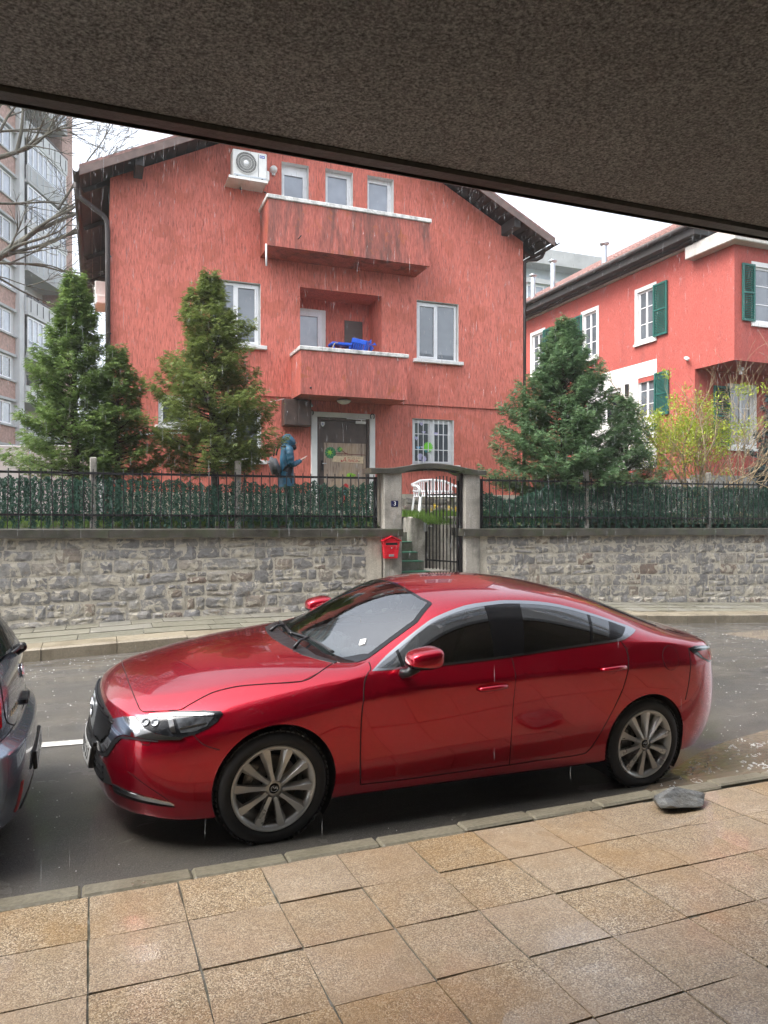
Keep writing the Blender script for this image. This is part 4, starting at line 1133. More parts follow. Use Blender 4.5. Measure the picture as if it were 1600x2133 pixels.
# handles in their scooped cups
for (u0, u1, z0, z1) in ((1.335, 1.555, .851, .862), (2.340, 2.556, .930, .942)):
    for sg in (-1, 1):
        um = (u0 + u1) / 2 - .02
        h = RC.cast((um, sg, (z0 + z1) / 2), (0, -sg, 0)); v = h[0].y
        par = (fd, fd2) if u0 < 2 else (rd, rd2); par = par[0] if sg < 0 else par[1]
        mb = MB(); mb.smooth = True
        mb.tube([(u0, v + sg * .006, z0 - .002), (u0 + .02, v + sg * .022, z0), ((u0 + u1) / 2, v + sg * .033, (z0 + z1) / 2 + .002), (u1 - .02, v + sg * .026, z1), (u1, v + sg * .006, z1)], [.012, .016, .018, .016, .011], 10)
        mb.build('door_handle', M['car_red'], par)
        mb = MB(); mb.smooth = True      # shallow dark cup behind the grip
        V = [(um + math.cos(t) * .062, 0, (z0 + z1) / 2 - .012 + math.sin(t) * .034) for t in np.linspace(0, 2 * math.pi, 25)[:-1]]
        hh = [RC.cast((p[0], sg, p[2]), (0, -sg, 0)) for p in V]
        c0 = RC.cast((um, sg, (z0 + z1) / 2 - .012), (0, -sg, 0))[0]
        P = [q[0] + Vector((0, sg * .0045, 0)) for q in hh]
        I = [(p * .55 + c0 * .45) - Vector((0, sg * .012, 0)) for p in P]
        P2 = [(p * .93 + c0 * .07) + Vector((0, sg * .0005, 0)) for p in P]
        n = len(P); cup = MB(); cup.smooth = True
        cup.add(P + P2, [(k, (k + 1) % n, n + (k + 1) % n, n + k) for k in range(n)])
        cup.build('handle_cup', M['car_red'], par)
# fuel flap (drawn as its gap) on the kerb side
ff = [(3.012 + .083 * math.cos(t), -1, .975 + .086 * math.sin(t)) for t in np.linspace(0, 2 * math.pi, 33)[:-1]]
flap = RC.patch('fuel_flap', ff, SIDE, M['car_red'], .0025, .04)
RC.line('panel_gap', ff + [ff[0]], SIDE, M['arch_black'], .0022, .001)

# headlamps: dark housing, reflectors, glassy bars; bright wing running into the grille surround
DIAG = Vector((.62, .78, -.05))
hl = [(-.772, -.612, .735), (-.656, -.668, .768), (-.531, -.724, .786), (-.405, -.777, .797), (-.316, -.815, .797), (-.306, -.83, .785), (-.34, -.845, .748), (-.394, -.851, .713), (-.465, -.845, .684), (-.528, -.831, .668), (-.602, -.798, .671), (-.687, -.738, .683), (-.734, -.686, .701)]
def both_patch(name, pts, d, m, off, ml, parent=None):
    o = RC.patch(name, pts, d, m, off, ml, parent=parent); c = RC.mirror(o); return o, c
HL = both_patch('headlight', hl, DIAG, M['lamp_dark'], .004, .03)
def on_lamp(name, pts, m, off=.007):
    o = RC.patch(name, pts, DIAG, m, off, .02, parent=HL[0]); RC.mirror(o, HL[1])
on_lamp('lamp_reflector', [(-.560, -.762, .752), (-.43, -.80, .768), (-.355, -.825, .770), (-.40, -.845, .725), (-.47, -.842, .698), (-.535, -.815, .690)], M['lens_clear'])
on_lamp('lamp_light_bar', [(-.600, -.738, .750), (-.575, -.752, .753), (-.558, -.803, .690), (-.585, -.792, .690)], M['chrome'], .010)
on_lamp('lamp_trim', [(-.69, -.66, .757), (-.52, -.735, .777), (-.345, -.808, .785), (-.35, -.812, .776), (-.52, -.742, .766), (-.69, -.668, .746)], M['chrome'], .008)
on_lamp('lamp_trim', [(-.54, -.80, .712), (-.40, -.833, .742), (-.402, -.836, .735), (-.54, -.806, .703)], M['chrome'], .010)
for cu in ((-.655, -.705, .725), (-.70, -.672, .722)):
    c, n = RC.cast(cu, DIAG); mb = MB(); mb.smooth = True
    q = n.to_track_quat('Z', 'Y').to_matrix().to_4x4(); q.translation = c + n * .005
    mb.lathe([(.024, 0), (.024, .004), (.019, .005), (.012, .001), (.0001, .004)], 20, q); o = mb.build('projector_lens', M['lens_clear'], HL[0]); RC.mirror(o, HL[1])
wing = [(-.873, -.477, .690), (-.815, -.562, .724), (-.768, -.614, .735), (-.745, -.658, .716), (-.716, -.705, .694), (-.663, -.757, .677), (-.578, -.807, .669), (-.515, -.834, .666), (-.541, -.830, .656), (-.639, -.786, .650), (-.712, -.740, .648), (-.777, -.678, .648), (-.817, -.625, .645), (-.838, -.598, .632), (-.862, -.561, .603), (-.884, -.528, .550), (-.900, -.490, .505), (-.925, -.40, .476), (-.945, -.20, .462), (-.955, 0, .458), (-.958, 0, .500), (-.945, -.20, .503), (-.925, -.38, .516), (-.905, -.445, .545), (-.890, -.490, .592), (-.878, -.510, .630), (-.874, -.497, .660)]
both_patch('grille_surround', wing, Vector((.80, .60, 0)), M['chrome'], .010, .03)
lip = [(-.66, -.785, .648), (-.777, -.680, .643), (-.817, -.627, .637), (-.84, -.60, .624), (-.866, -.562, .594), (-.888, -.528, .542), (-.905, -.485, .495), (-.93, -.395, .464), (-.955, 0, .446), (-.955, 0, .430), (-.93, -.41, .452), (-.90, -.51, .485), (-.88, -.558, .535), (-.857, -.592, .590), (-.83, -.625, .622), (-.79, -.672, .632), (-.66, -.79, .640)]
both_patch('surround_shadow_gap', lip, Vector((.80, .60, 0)), M['black_plastic'], .006, .03)
gr = [(-.945, 0, .728), (-.935, -.20, .722), (-.905, -.395, .706), (-.873, -.482, .690), (-.874, -.500, .660), (-.878, -.515, .630), (-.890, -.495, .592), (-.905, -.45, .548), (-.925, -.385, .518), (-.945, -.20, .505), (-.955, 0, .502)]
RC.patch('grille', gr + mir(gr[-2:0:-1]), FRONT, M['arch_black'], .004, .04)
mb = MB(); HX = .021      # honeycomb
def in_grille(v, z):
    v = abs(v); top = np.interp(v, [0, .2, .395, .482], [.722, .716, .700, .684]); bot = np.interp(v, [0, .2, .385, .45, .495, .51], [.508, .511, .524, .556, .598, .632])
    return bot + .010 < z < top - .008 and v < .50
for j in range(16):
    for i in range(-28, 29):
        v = i * HX * 1.732 / 1.732 * 1.0 + (j % 2) * HX * .5; z = .512 + j * HX * .866 * .8
        if not in_grille(v, z): continue
        h, n = RC.cast((-1, v, z), FRONT); A = []; B = []; C = []
        for k in range(6):
            a = R(60 * k + 30); dv, dz = math.cos(a), math.sin(a) * .8
            A.append(h + n * .013 + Vector((0, dv, dz)) * HX * .56); B.append(h + n * .015 + Vector((0, dv, dz)) * HX * .47); C.append(h + n * .004 + Vector((0, dv, dz)) * HX * .42)
        mb.add(A + B + C, [(k, (k + 1) % 6, 6 + (k + 1) % 6, 6 + k) for k in range(6)] + [(6 + k, 6 + (k + 1) % 6, 12 + (k + 1) % 6, 12 + k) for k in range(6)])
tag(mb.build('grille_mesh', M['gloss_black'], car), kind='stuff')
both_patch('radar_panel', [(-.95, 0, .69), (-.95, -.16, .688), (-.95, -.19, .60), (-.95, -.165, .535), (-.95, 0, .535)], FRONT, M['grey_metal'], .016, .04)
emb = MB(); emb.smooth = True      # winged oval emblem
h, n = RC.cast((-1, 0, .628), FRONT); q = Matrix.Translation(h + n * .022)
emb.tube([q @ Vector((0, .080 * math.cos(t), .062 * math.sin(t))) for t in np.linspace(0, 2 * math.pi, 33)], .007, 6)
for sg in (1, -1): emb.tube([q @ Vector(p) for p in ((-.002, 0, -.012), (0, sg * .03, .020), (0, sg * .072, .028))], [.009, .007, .004], 6)
emb.build('emblem', M['chrome'], car)
# lower mouth, splitter, fog-lamp blades
mouth = [(-.96, 0, .440), (-.94, -.334, .438), (-.905, -.485, .424), (-.888, -.538, .381), (-.868, -.575, .338), (-.912, -.44, .308), (-.94, -.275, .292), (-.96, 0, .288)]
RC.patch('lower_intake', mouth + mir(mouth[-2:0:-1]), FRONT, M['arch_black'], .004, .04)
mb = MB()
for z in (.335, .375, .41):
    P = [RC.cast((-1, v, z), FRONT) for v in np.linspace(-.46, .46, 15)]; mb.tube([p + n * .008 for p, n in P], .005, 5)
mb.build('intake_bars', M['black_plastic'], car)
slot = [(-.872, -.575, .345), (-.862, -.592, .300), (-.748, -.728, .290), (-.651, -.794, .283), (-.555, -.832, .274), (-.575, -.828, .296), (-.653, -.798, .318), (-.75, -.734, .338), (-.843, -.62, .350)]
both_patch('fog_slot', slot, DIAG, M['arch_black'], .004, .03)
blade = [(-.863, -.584, .342), (-.857, -.593, .322), (-.748, -.728, .313), (-.651, -.794, .303), (-.555, -.832, .288), (-.575, -.828, .303), (-.653, -.798, .321), (-.75, -.734, .336), (-.843, -.62, .345)]
both_patch('fog_blade', blade, DIAG, M['chrome'], .010, .03)
RC.line('panel_gap', smooth_open([(-.80, -.69, .455), (-.766, -.731, .436), (-.693, -.785, .388), (-.617, -.818, .338), (-.580, -.826, .305)], 5), DIAG, M['arch_black'], .0018, .0005, True)
RC.line('panel_gap', [(-.742, -.723, .640), (-.73, -.742, .618), (-.70, -.764, .618), (-.688, -.764, .640)], DIAG, M['arch_black'], .0022, .0005, True)
# number plate in a black holder; only soft grey marks can be made out
pl = empty('number_plate', (-1.004, 0, .398)); pl.parent = car; pl.rotation_euler = (0, R(8), 0)
bpy.data.objects.remove(pl)
def curved(mb, v0, v1, z0, z1, d0, d1, n=10):
    """strip of plate bent like the bumper behind it"""
    for k in range(n):
        a, b = v0 + (v1 - v0) * k / n, v0 + (v1 - v0) * (k + 1) / n; f = lambda v: .30 * v * v
        mb.add([(d0 + f(a), a, z0), (d1 + f(a), a, z0), (d1 + f(b), b, z0), (d0 + f(b), b, z0), (d0 + f(a), a, z1), (d1 + f(a), a, z1), (d1 + f(b), b, z1), (d0 + f(b), b, z1)],
               [(0, 3, 2, 1), (4, 5, 6, 7), (2, 3, 7, 6), (0, 1, 5, 4)] + ([(3, 0, 4, 7)]) + ([(1, 2, 6, 5)]))
mb = MB(); curved(mb, -.270, .270, -.066, .062, -.016, .012); curved(mb, -.275, .275, .068, .092, -.014, .03); curved(mb, -.285, .285, .104, .128, -.004, .03)
pl = mb.build('number_plate', M['black_plastic'], car); pl.location = (-.982, 0, .400); pl.rotation_euler = (0, R(7), 0)
mb = MB(); curved(mb, -.258, .258, -.055, .055, -.020, -.0165); mb.build('plate_face', M['plate_white'], pl)
mb = MB(); curved(mb, .220, .256, -.053, .053, -.0212, -.0202, 2); mb.build('plate_band', M['plate_blue'], pl)
mb = MB()
for k, v in enumerate((-.205, -.155, -.085, -.04, .005, .05, .115, .16)):
    curved(mb, v - .013, v + .013, -.032, -.020 + (k % 3) * .008, -.0213, -.0202, 1); curved(mb, v - .013, v - .004 + (k % 2) * .006, -.03, .034, -.0215, -.0202, 1); curved(mb, v - .012, v + .013, .022, .034, -.0217, -.0202, 1)
tag(mb.build('plate_marks', M['ink'], pl), kind='stuff')
# tail lamps
tl = [(3.234, -.858, 1.030), (3.32, -.838, 1.040), (3.47, -.80, 1.028), (3.60, -.72, 1.005), (3.70, -.62, .985), (3.72, -.62, .90), (3.64, -.72, .895), (3.553, -.795, .908), (3.489, -.829, .903), (3.364, -.862, .950), (3.264, -.865, 1.003)]
RD = Vector((-.45, .85, -.1))
TLs = both_patch('tail_light', tl, RD, M['lamp_dark'], .005, .03)
def on_tail(name, pts, m, off):
    o = RC.patch(name, pts, RD, m, off, .02, parent=TLs[0]); RC.mirror(o, TLs[1])
on_tail('tail_lens', [(3.33, -.846, 1.000), (3.46, -.815, .998), (3.58, -.75, .985), (3.69, -.64, .968), (3.69, -.64, .915), (3.58, -.76, .912), (3.48, -.825, .918), (3.40, -.85, .948)], M['lens_red'], .008)
on_tail('tail_trim', [(3.29, -.85, 1.022), (3.40, -.818, 1.026), (3.56, -.745, 1.006), (3.68, -.64, .990), (3.68, -.64, .982), (3.56, -.76, .996), (3.42, -.826, 1.013)], M['grey_metal'], .009)
# rear bumper insert, exhausts
RC.patch('bumper_insert', [(3.95, -.50, .38), (3.95, .50, .38), (3.95, .46, .27), (3.95, -.46, .27)], (-1, 0, 0), M['black_plastic'], .004, .05)
# mirrors: painted cap over a black shell on an arm
def blob(c, size, power, cut=None):
    bm = bmesh.new(); bmesh.ops.create_icosphere(bm, subdivisions=4, radius=1)
    for v in bm.verts:
        p = v.co; m_ = (abs(p.x) ** power + abs(p.y) ** power + abs(p.z) ** power) ** (1 / power); p /= m_
        f = 1.0 - .20 * (1 - (p.x + 1) / 2) ** 1.5
        v.co = Vector((c[0] + p.x * size[0], c[1] + p.y * size[1] * f, c[2] + p.z * size[2] * f + .012 * p.x))
    return bm
for sg in (-1, 1):
    bm = blob((.885, sg * 1.000, 1.092), (.112, .100, .066), 3.6)
    lo = bmesh.ops.bisect_plane(bm, geom=bm.verts[:] + bm.edges[:] + bm.faces[:], plane_co=(.885, 0, 1.052), plane_no=(.10, 0, 1))
    me = bpy.data.meshes.new('wing_mirror'); me.materials.append(M['car_red']); me.materials.append(M['gloss_black'])
    for f in bm.faces:
        c = f.calc_center_median(); f.smooth = True
        f.material_index = 1 if (c - Vector((.885, 0, 1.052))).dot(Vector((.10, 0, 1))) < 0 or c.x > .982 else 0
    bm.to_mesh(me); bm.free(); mo = bpy.data.objects.new('wing_mirror', me); COL.objects.link(mo); mo.parent = car
    mb = MB(); mb.smooth = True; mb.tube([(.80, sg * .875, .970), (.82, sg * .92, .985), (.855, sg * .965, 1.030)], [.030, .027, .034], 10); mb.build('mirror_arm', M['black_plastic'], mo)

# -------------------------------------------------- the grey hatchback in front of it (only its tail is in the picture)
def W(st): return [(-w, v, z) for w, v, z in st]
G = []
G.append(W([(.20, 0, .22), (.035, 0, .24), (.005, 0, .36), (0, 0, .52), (.015, 0, .64), (.080, 0, .69), (.088, 0, .86), (.100, 0, .99), (.118, 0, 1.03), (.36, 0, 1.40), (.36, 0, 1.40), (.36, 0, 1.40)]))
G.append(W([(.21, .36, .22), (.050, .38, .24), (.020, .39, .36), (.015, .40, .52), (.028, .40, .64), (.092, .39, .69), (.098, .385, .86), (.112, .375, .99), (.130, .365, 1.03), (.37, .30, 1.395), (.42, .20, 1.44), (.42, 0, 1.45)]))
G.append(W([(.25, .55, .22), (.090, .62, .24), (.062, .645, .36), (.056, .655, .52), (.068, .655, .64), (.128, .640, .70), (.128, .625, .86), (.142, .60, .99), (.160, .585, 1.03), (.40, .50, 1.38), (.60, .30, 1.460), (.60, 0, 1.475)]))
G.append(W([(.35, .62, .22), (.180, .765, .24), (.150, .79, .36), (.142, .80, .52), (.150, .80, .64), (.195, .785, .71), (.195, .77, .87), (.215, .735, .99), (.235, .72, 1.03), (.46, .575, 1.36), (.90, .42, 1.460), (.90, 0, 1.490)]))
G.append(W([(.50, .66, .21), (.39, .828, .24), (.37, .848, .36), (.37, .858, .52), (.37, .862, .64), (.38, .86, .73), (.38, .845, .88), (.40, .80, 1.0), (.42, .785, 1.04), (.60, .62, 1.37), (1.2, .45, 1.468), (1.2, 0, 1.498)]))
for w, z9, dz in ((.9, 1.40, 0), (1.8, 1.42, -.02), (2.4, 1.36, -.04)):
    G.append(W([(w, .68, .20), (w, .832, .22), (w, .852, .34), (w, .866, .52), (w, .872, .64), (w, .87, .74), (w, .852, .90 + dz), (w, .81, 1.0 + dz), (w, .79, 1.03 + dz), (w + (.1 if w < 2 else -.05), .62, z9), (w + (.7 if w < 1 else .15 if w < 2 else -.05), .44, z9 + .055), (w + (.7 if w < 1 else .15 if w < 2 else -.1), 0, z9 + .085)]))
G.append(W([(3.0, .68, .20), (3.0, .832, .22), (3.0, .852, .34), (3.0, .866, .52), (3.0, .872, .64), (3.0, .865, .74), (3.0, .84, .88), (3.0, .80, .95), (3.0, .76, .97), (2.98, .62, .99), (2.88, .40, 1.01), (2.84, 0, 1.02)]))
G.append(W([(3.5, .62, .20), (3.55, .80, .22), (3.55, .82, .34), (3.55, .83, .52), (3.55, .83, .62), (3.55, .82, .70), (3.5, .78, .78), (3.5, .70, .83), (3.5, .60, .85), (3.5, .48, .87), (3.5, .26, .89), (3.5, 0, .90)]))
G.append(W([(3.7, .45, .20), (3.82, .58, .22), (3.84, .60, .34), (3.84, .60, .52), (3.83, .60, .62), (3.82, .59, .68), (3.78, .56, .74), (3.75, .50, .77), (3.73, .42, .79), (3.72, .32, .80), (3.71, .16, .81), (3.71, 0, .815)]))
G.append(W([(3.75, 0, .20), (3.90, 0, .22), (3.93, 0, .34), (3.93, 0, .52), (3.92, 0, .62), (3.90, 0, .68), (3.86, 0, .74), (3.83, 0, .76), (3.80, 0, .775), (3.80, 0, .775), (3.80, 0, .775), (3.80, 0, .775)]))
CR2 = []
for i in range(0, 4):
    for j, w in ((1, .5), (4, .7), (5, .7), (8, .45)): CR2.append(((i, j), (i + 1, j), w))
for i in range(0, 4): CR2.append(((i, 9), (i + 1, 9), .5))
GA = [(-.70, .31, .34), (-3.20, .31, .34)]
gbody, gsurf = body_from_cage('body', G, CR2, M['car_grey'], GA)
gcar = empty('parked_hatchback', (0, 0, 0), 'grey blue hatchback cut off by the left edge, its tail close to the red car', 'car')
gcar.matrix_world = car_matrix(Vector((-.345, 5.08, .0)), R(1.0), R(.3), R(1.5))
bpy.context.view_layer.update(); gbody.parent = gcar
GC = Car(gcar, gsurf)
for (u, v, f) in ((-.70, -.862, -1), (-3.20, -.862, -1), (-.70, .862, 1), (-3.20, .862, 1)):
    wheel_parts(.31, .20, .19, 8, gcar, (u, v, .31), 0, f)
liner(gcar, GA, .84, .60)
mb = MB(); mb.box(-3.6, -.3, -.55, .55, .20, .30); mb.build('floor_pan', M['arch_black'], gcar)
BACK = (-1, 0, 0)
def bk(pts): return [(.2, v, z) for v, z in pts]
def sym(half): return half + [(-v, z) for v, z in half[::-1]]
GC.patch('rear_window', bk(sym([(-.52, 1.075), (-.505, 1.10), (-.44, 1.33), (-.40, 1.35)])), BACK, M['glass_dark'], .006, .05)
gate = GC.patch('tailgate', bk(sym([(-.46, .72), (-.60, .80), (-.615, .90), (-.59, 1.02), (-.47, 1.355)])), BACK, M['car_grey'], .003, .05)
bpy.data.objects.remove(gate)
GC.line('panel_gap', smooth_open(bk([(-.44, .715), (-.585, .78), (-.615, .88), (-.60, .99), (-.555, 1.12), (-.47, 1.36)]), 6), BACK, M['arch_black'], .0035, .0005, True)
GC.line('panel_gap', bk([(-.44, .712), (0, .705), (.44, .712)]), BACK, M['arch_black'], .004, .0005)
GC.line('panel_gap', smooth_open([(.0, -.60, .715), (-.12, -.80, .70), (-.3, -1, .69), (-.42, -1, .67)], 5), (-.5, .8, 0), M['arch_black'], .003, .0005, True)
t1 = [(-.15, -.665, .775), (-.15, -.665, .86), (-.16, -.655, .95), (-.24, -.735, .96), (-.33, -.80, .93), (-.30, -.80, .82), (-.22, -.775, .745)]
o_ = GC.patch('tail_light', t1, (-.75, .65, 0), M['lens_red'], .008, .04); GC.mirror(o_)
t2 = [(-.05, -.585, .43), (-.06, -.60, .43), (-.10, -.635, .30), (-.09, -.615, .30)]
o_ = GC.patch('reflector', [(.0, -.575, .44), (.0, -.605, .44), (.0, -.655, .29), (.0, -.622, .29)], (-.9, .43, 0), M['lens_red'], .006, .03); GC.mirror(o_)
GC.patch('bumper_insert', bk(sym([(-.40, .31), (-.52, .27), (-.50, .235)])), BACK, M['black_plastic'], .004, .05)
mb = MB(); mb.bbox(-.010, .012, -.26, .26, -.056, .056, .006); gp = mb.build('number_plate', M['black_plastic'], gcar); gp.location = (-.006, -.02, .450); gp.rotation_euler = (0, R(-4), 0)
mb = MB(); mb.bbox(.0125, .0145, -.25, .25, -.05, .05, .003); mb.build('plate_face', M['plate_white'], gp)
mb = MB()
for k, v in enumerate((-.20, -.15, -.08, -.03, .02, .07, .13, .18)): mb.box(.014, .0152, v - .013, v - .004 + (k % 3) * .006, -.032, .032); mb.box(.014, .0152, v - .013, v + .013, .02 - (k % 2) * .045, .03 - (k % 2) * .045)
tag(mb.build('plate_marks', M['ink'], gp), kind='stuff')
# reversing wiper in its hump, oval badge, handle strip, raised lettering too blurred to read
h, n = GC.cast((.2, 0, 1.045), BACK); mb = MB(); mb.smooth = True
mb.tube([h + n * .005, h + n * .05, h + n * .055 + Vector((0, -.05, .012))], [.034, .030, .022], 10); mb.tube([h + n * .045, h + Vector((0, -.16, .03)) + n * .05, h + Vector((0, -.40, .06)) + n * .02], [.017, .012, .008], 7)
mb.build('wiper', M['black_plastic'], gcar)
h, n = GC.cast((.2, 0, .925), BACK); q = n.to_track_quat('Z', 'Y').to_matrix().to_4x4(); q.translation = h + n * .008
mb = MB(); mb.smooth = True
for rx, ry, ox in ((.062, .042, 0), (.036, .016, .016), (.013, .038, 0)): mb.tube([q @ Vector((rx * math.cos(t), ry * math.sin(t) + ox, 0)) for t in np.linspace(0, 2 * math.pi, 29)], .0055, 6)
mb.build('badge', M['chrome'], gcar)
mb = MB()
for k in range(5):
    v = -.50 + k * .045; h, n = GC.cast((.2, v, .80), BACK); mb.obox(h + n * .003, (.006, .008, .030), Matrix.Identity(3)); mb.obox(h + n * .003 + Vector((0, .012, .010 * (k % 2))), (.006, .020, .007), Matrix.Identity(3))
tag(mb.build('raised_letters', M['chrome'], gcar), kind='stuff')
mb = MB(); h, n = GC.cast((.2, 0, .765), BACK); mb.bbox(h.x - .01, h.x + .035, -.10, .10, .735, .775, .008); mb.build('tailgate_handle', M['black_plastic'], gcar)

# ================================================================== RETAINING WALLS, FENCES, GATEWAY
NW = 12.85
def cop_z(a): return 1.625 - .0072 * a
def wall_base(a): return far_top(a, NW) - .10
def stone_mesh(seed):
    rr = random.Random(seed); bm = bmesh.new(); n = 5
    # front face: unevenly hewn, thicker in the middle; unit size in x and z, depth along -y
    G_ = {}
    jx = [0] + sorted(rr.uniform(.12, .88) for _ in range(n - 2)) + [1]; jx = [(a * .5 + (k / (n - 1)) * .5) for k, a in enumerate(jx)]
    cut = [rr.uniform(0, .13) for _ in range(4)]
    for j in range(n):
        for i in range(n):
            x = jx[i] - .5; z = j / (n - 1) - .5
            e = max(abs(i - 2), abs(j - 2)) == 2; cn = abs(i - 2) == 2 and abs(j - 2) == 2
            d = -.05 if e else -rr.uniform(.42, 1.0)
            px, pz = x + (rr.uniform(-.035, .035) if e else rr.uniform(-.05, .05)), z + (rr.uniform(-.05, .05) if e else rr.uniform(-.06, .06))
            if cn:
                q = cut[(i > 2) * 2 + (j > 2)]; px *= 1 - q; pz *= 1 - q
            G_[i, j] = bm.verts.new((px, d, pz))
    for j in range(n - 1):
        for i in range(n - 1):
            a, b, c, d = G_[i, j], G_[i + 1, j], G_[i + 1, j + 1], G_[i, j + 1]
            if rr.random() < .5: bm.faces.new((a, b, c)); bm.faces.new((a, c, d))
            else: bm.faces.new((a, b, d)); bm.faces.new((b, c, d))
    ed = [e for e in bm.edges if e.is_boundary]
    r = bmesh.ops.extrude_edge_only(bm, edges=ed)
    for v in [g for g in r['geom'] if isinstance(g, bmesh.types.BMVert)]: v.co.y = 1.2
    me = bpy.data.meshes.new('stone'); bm.to_mesh(me); bm.free(); me.materials.append(M['stone']); return me
STONES = [stone_mesh(100 + k) for k in range(14)]
def stone_wall(a0, a1, label, s0, s1, seed):
    w = empty('retaining_wall', (a0, NW, 0), label, 'wall')
    rr = random.Random(seed)
    mb = MB(); xs_ = list(np.arange(a0, a1, .25)) + [a1]; F = []
    V = []
    for x in xs_: V += [(x, NW + .012, wall_base(x) - .3), (x, NW + .012, cop_z(x) - .05), (x, NW + .45, cop_z(x) - .05), (x, NW + .45, wall_base(x) - .3)]
    for k in range(len(xs_) - 1):
        for e in range(4): F.append((k * 4 + e, k * 4 + 4 + e, k * 4 + 4 + (e + 1) % 4, k * 4 + (e + 1) % 4))
    F += [(0, 1, 2, 3), tuple(len(V) - 4 + q for q in (3, 2, 1, 0))]
    mb.add(V, F); rel(mb.build('mortar_core', M['mortar']), w)
    courses = 7; tops = [0, .115, .275, .435, .585, .745, .875, 1.0]
    def lay(sx, Lx, zb, zt, k):
        if Lx < .06: return
        o = bpy.data.objects.new('stone', rr.choice(STONES)); COL.objects.link(o); o.parent = w
        dp = rr.uniform(.010, .024) * (1.6 if k == 0 else 1) * (.35 if 9.6 < sx < 12.3 and k > 0 else 1)
        o.matrix_local = Matrix.Translation(Vector((sx + Lx / 2, NW + .008, (zt + zb) / 2 + rr.uniform(-.008, .008))) - w.location) @ Matrix.Rotation(rr.gauss(0, .045), 4, 'Y') @ Matrix.Diagonal(((Lx - rr.uniform(.004, .05)) * rr.choice((1, 1, -1)), dp, (zt - zb) - rr.uniform(.004, .05), 1))
    for k in range(courses):
        x = s0 - rr.uniform(0, .3)
        while x < s1:
            L = rr.choice((.17, .24, .30, .36, .44, .56)) * rr.uniform(.85, 1.15)
            if x + L > s1: L = s1 - x
            sx = max(s0, x); Lx = x + L - sx; xm = x + L / 2; b = wall_base(xm) + .04; H_ = cop_z(xm) - .155 - b
            zt, zb = b + H_ * tops[k + 1], b + H_ * tops[k]
            if L > .10:
                q = rr.random()
                if q < .13 and 0 < k: m_ = zb + (zt - zb) * rr.uniform(.38, .62); lay(sx, Lx, zb, m_, k); lay(sx, Lx * .52, m_, zt, k); lay(sx + Lx * .52, Lx * .48, m_, zt, k)
                elif q < .22: lay(sx, Lx, zb - .03, zt + .018, k)
                else: lay(sx, Lx, zb, zt, k)
            x += L
    return w
AL0, AL1, AR0, AR1 = -14.0, 4.94, 7.01, 30.0
wl_ = stone_wall(AL0, AL1 - .0, 'grey rubble stone retaining wall left of the gateway, capped with dark concrete', -2.6, AL1 - .28, 3)
wr_ = stone_wall(AR0, AR1, 'grey rubble stone retaining wall right of the gateway, cracked and partly rendered over', AR0 + .14, 16.6, 4)
def coping(w, a0, a1):
    x = a0; first = True
    while x < a1:
        L = rnd.uniform(1.4, 2.1); x1 = min(a1, x + L)
        if a1 - x1 < .5: x1 = a1
        mb = MB(); z0, z1 = cop_z(x), cop_z(x1 - .006)
        prof = lambda z: [(NW - .10, z - .145), (NW - .10, z - .012), (NW - .085, z), (NW + .42, z + .012), (NW + .42, z - .145)]
        A, B_ = prof(z0), prof(z1); n = 5
        mb.add([(x, p, q) for p, q in A] + [(x1 - .006, p, q) for p, q in B_], [(k, n + k, n + (k + 1) % n, (k + 1) % n) for k in range(n)] + [tuple(range(n)), tuple(reversed(range(n, 2 * n)))])
        rel(mb.build('coping_stone', M['coping']), w); x = x1
coping(wl_, AL0, AL1 + .40); coping(wr_, AR0 - .42, AR1)
# ---- fences: spiked bars in two rails, set on the coping
def iron_fence(a0, a1, label, group):
    f = empty('iron_fence', (a0, NW + .10, 1.6), label, 'fence')
    y = NW + .10; zt = 2.535; zr = lambda a: cop_z(a) + .225
    mb = MB(); mb.box(a0, a1, y - .018, y + .018, zt - .022, zt + .016); rel(mb.build('top_rail', M['black_iron']), f)
    mb = MB(); V = []
    mb.bar((a0, y, zr(a0)), (a1, y, zr(a1)), .030, .034); rel(mb.build('bottom_rail', M['black_iron']), f)
    mb = MB(); mb.bbox(-.008, .008, -.008, .008, -.93, .055, .003); b0 = mb.build('bar', M['black_iron']); me = b0.data; bpy.data.objects.remove(b0)
    x = a0 + .05
    while x < a1 - .03:
        o = bpy.data.objects.new('bar', me); COL.objects.link(o); o.parent = f
        o.location = Vector((x, y - .026, zt + .005 + rnd.uniform(-.006, .008))) - f.location; o.rotation_euler = (rnd.gauss(0, .006), rnd.gauss(0, .011), 0)
        x += .152 + rnd.uniform(-.006, .006)
    mb = MB()
    for xe in (a0 + .02, a1 - .02): mb.bbox(xe - .025, xe + .025, y - .02, y + .02, cop_z(xe) - .01, zt + .02, .004)
    rel(tag(mb.build('end_post', M['black_iron']), kind='stuff'), f)
    return f
iron_fence(-8.0, AL1 - .06, 'long black iron spike fence left of the gateway, backed with artificial leaves', 'black iron fences')
iron_fence(AR0 + .04, 20.0, 'long black iron spike fence right of the gateway, backed with artificial leaves', 'black iron fences')
for k, (a, lab) in enumerate(((-.06, 'weathered concrete fence post in front of the two left conifers'), (2.30, 'weathered concrete fence post in front of the middle conifer'), (9.63, 'weathered concrete fence post in front of the right conifer'), (12.98, 'rounded concrete fence post by the bare straw coloured shrub'))):
    p = empty('fence_post', (a, NW + .18, cop_z(a)), lab, 'post', 'concrete posts behind the iron fence')
    mb = MB(); mb.bbox(-.055, .055, -.05, .05, -.05, 2.80 - cop_z(a), .018); mb.build('post_shaft', M['concrete'], p)
    mb = MB(); mb.box(-.012, .012, -.075, -.051, .35, .39); mb.box(-.012, .012, -.075, -.051, .80, .84); tag(mb.build('wire_clamps', M['grey_metal'], p), kind='stuff')

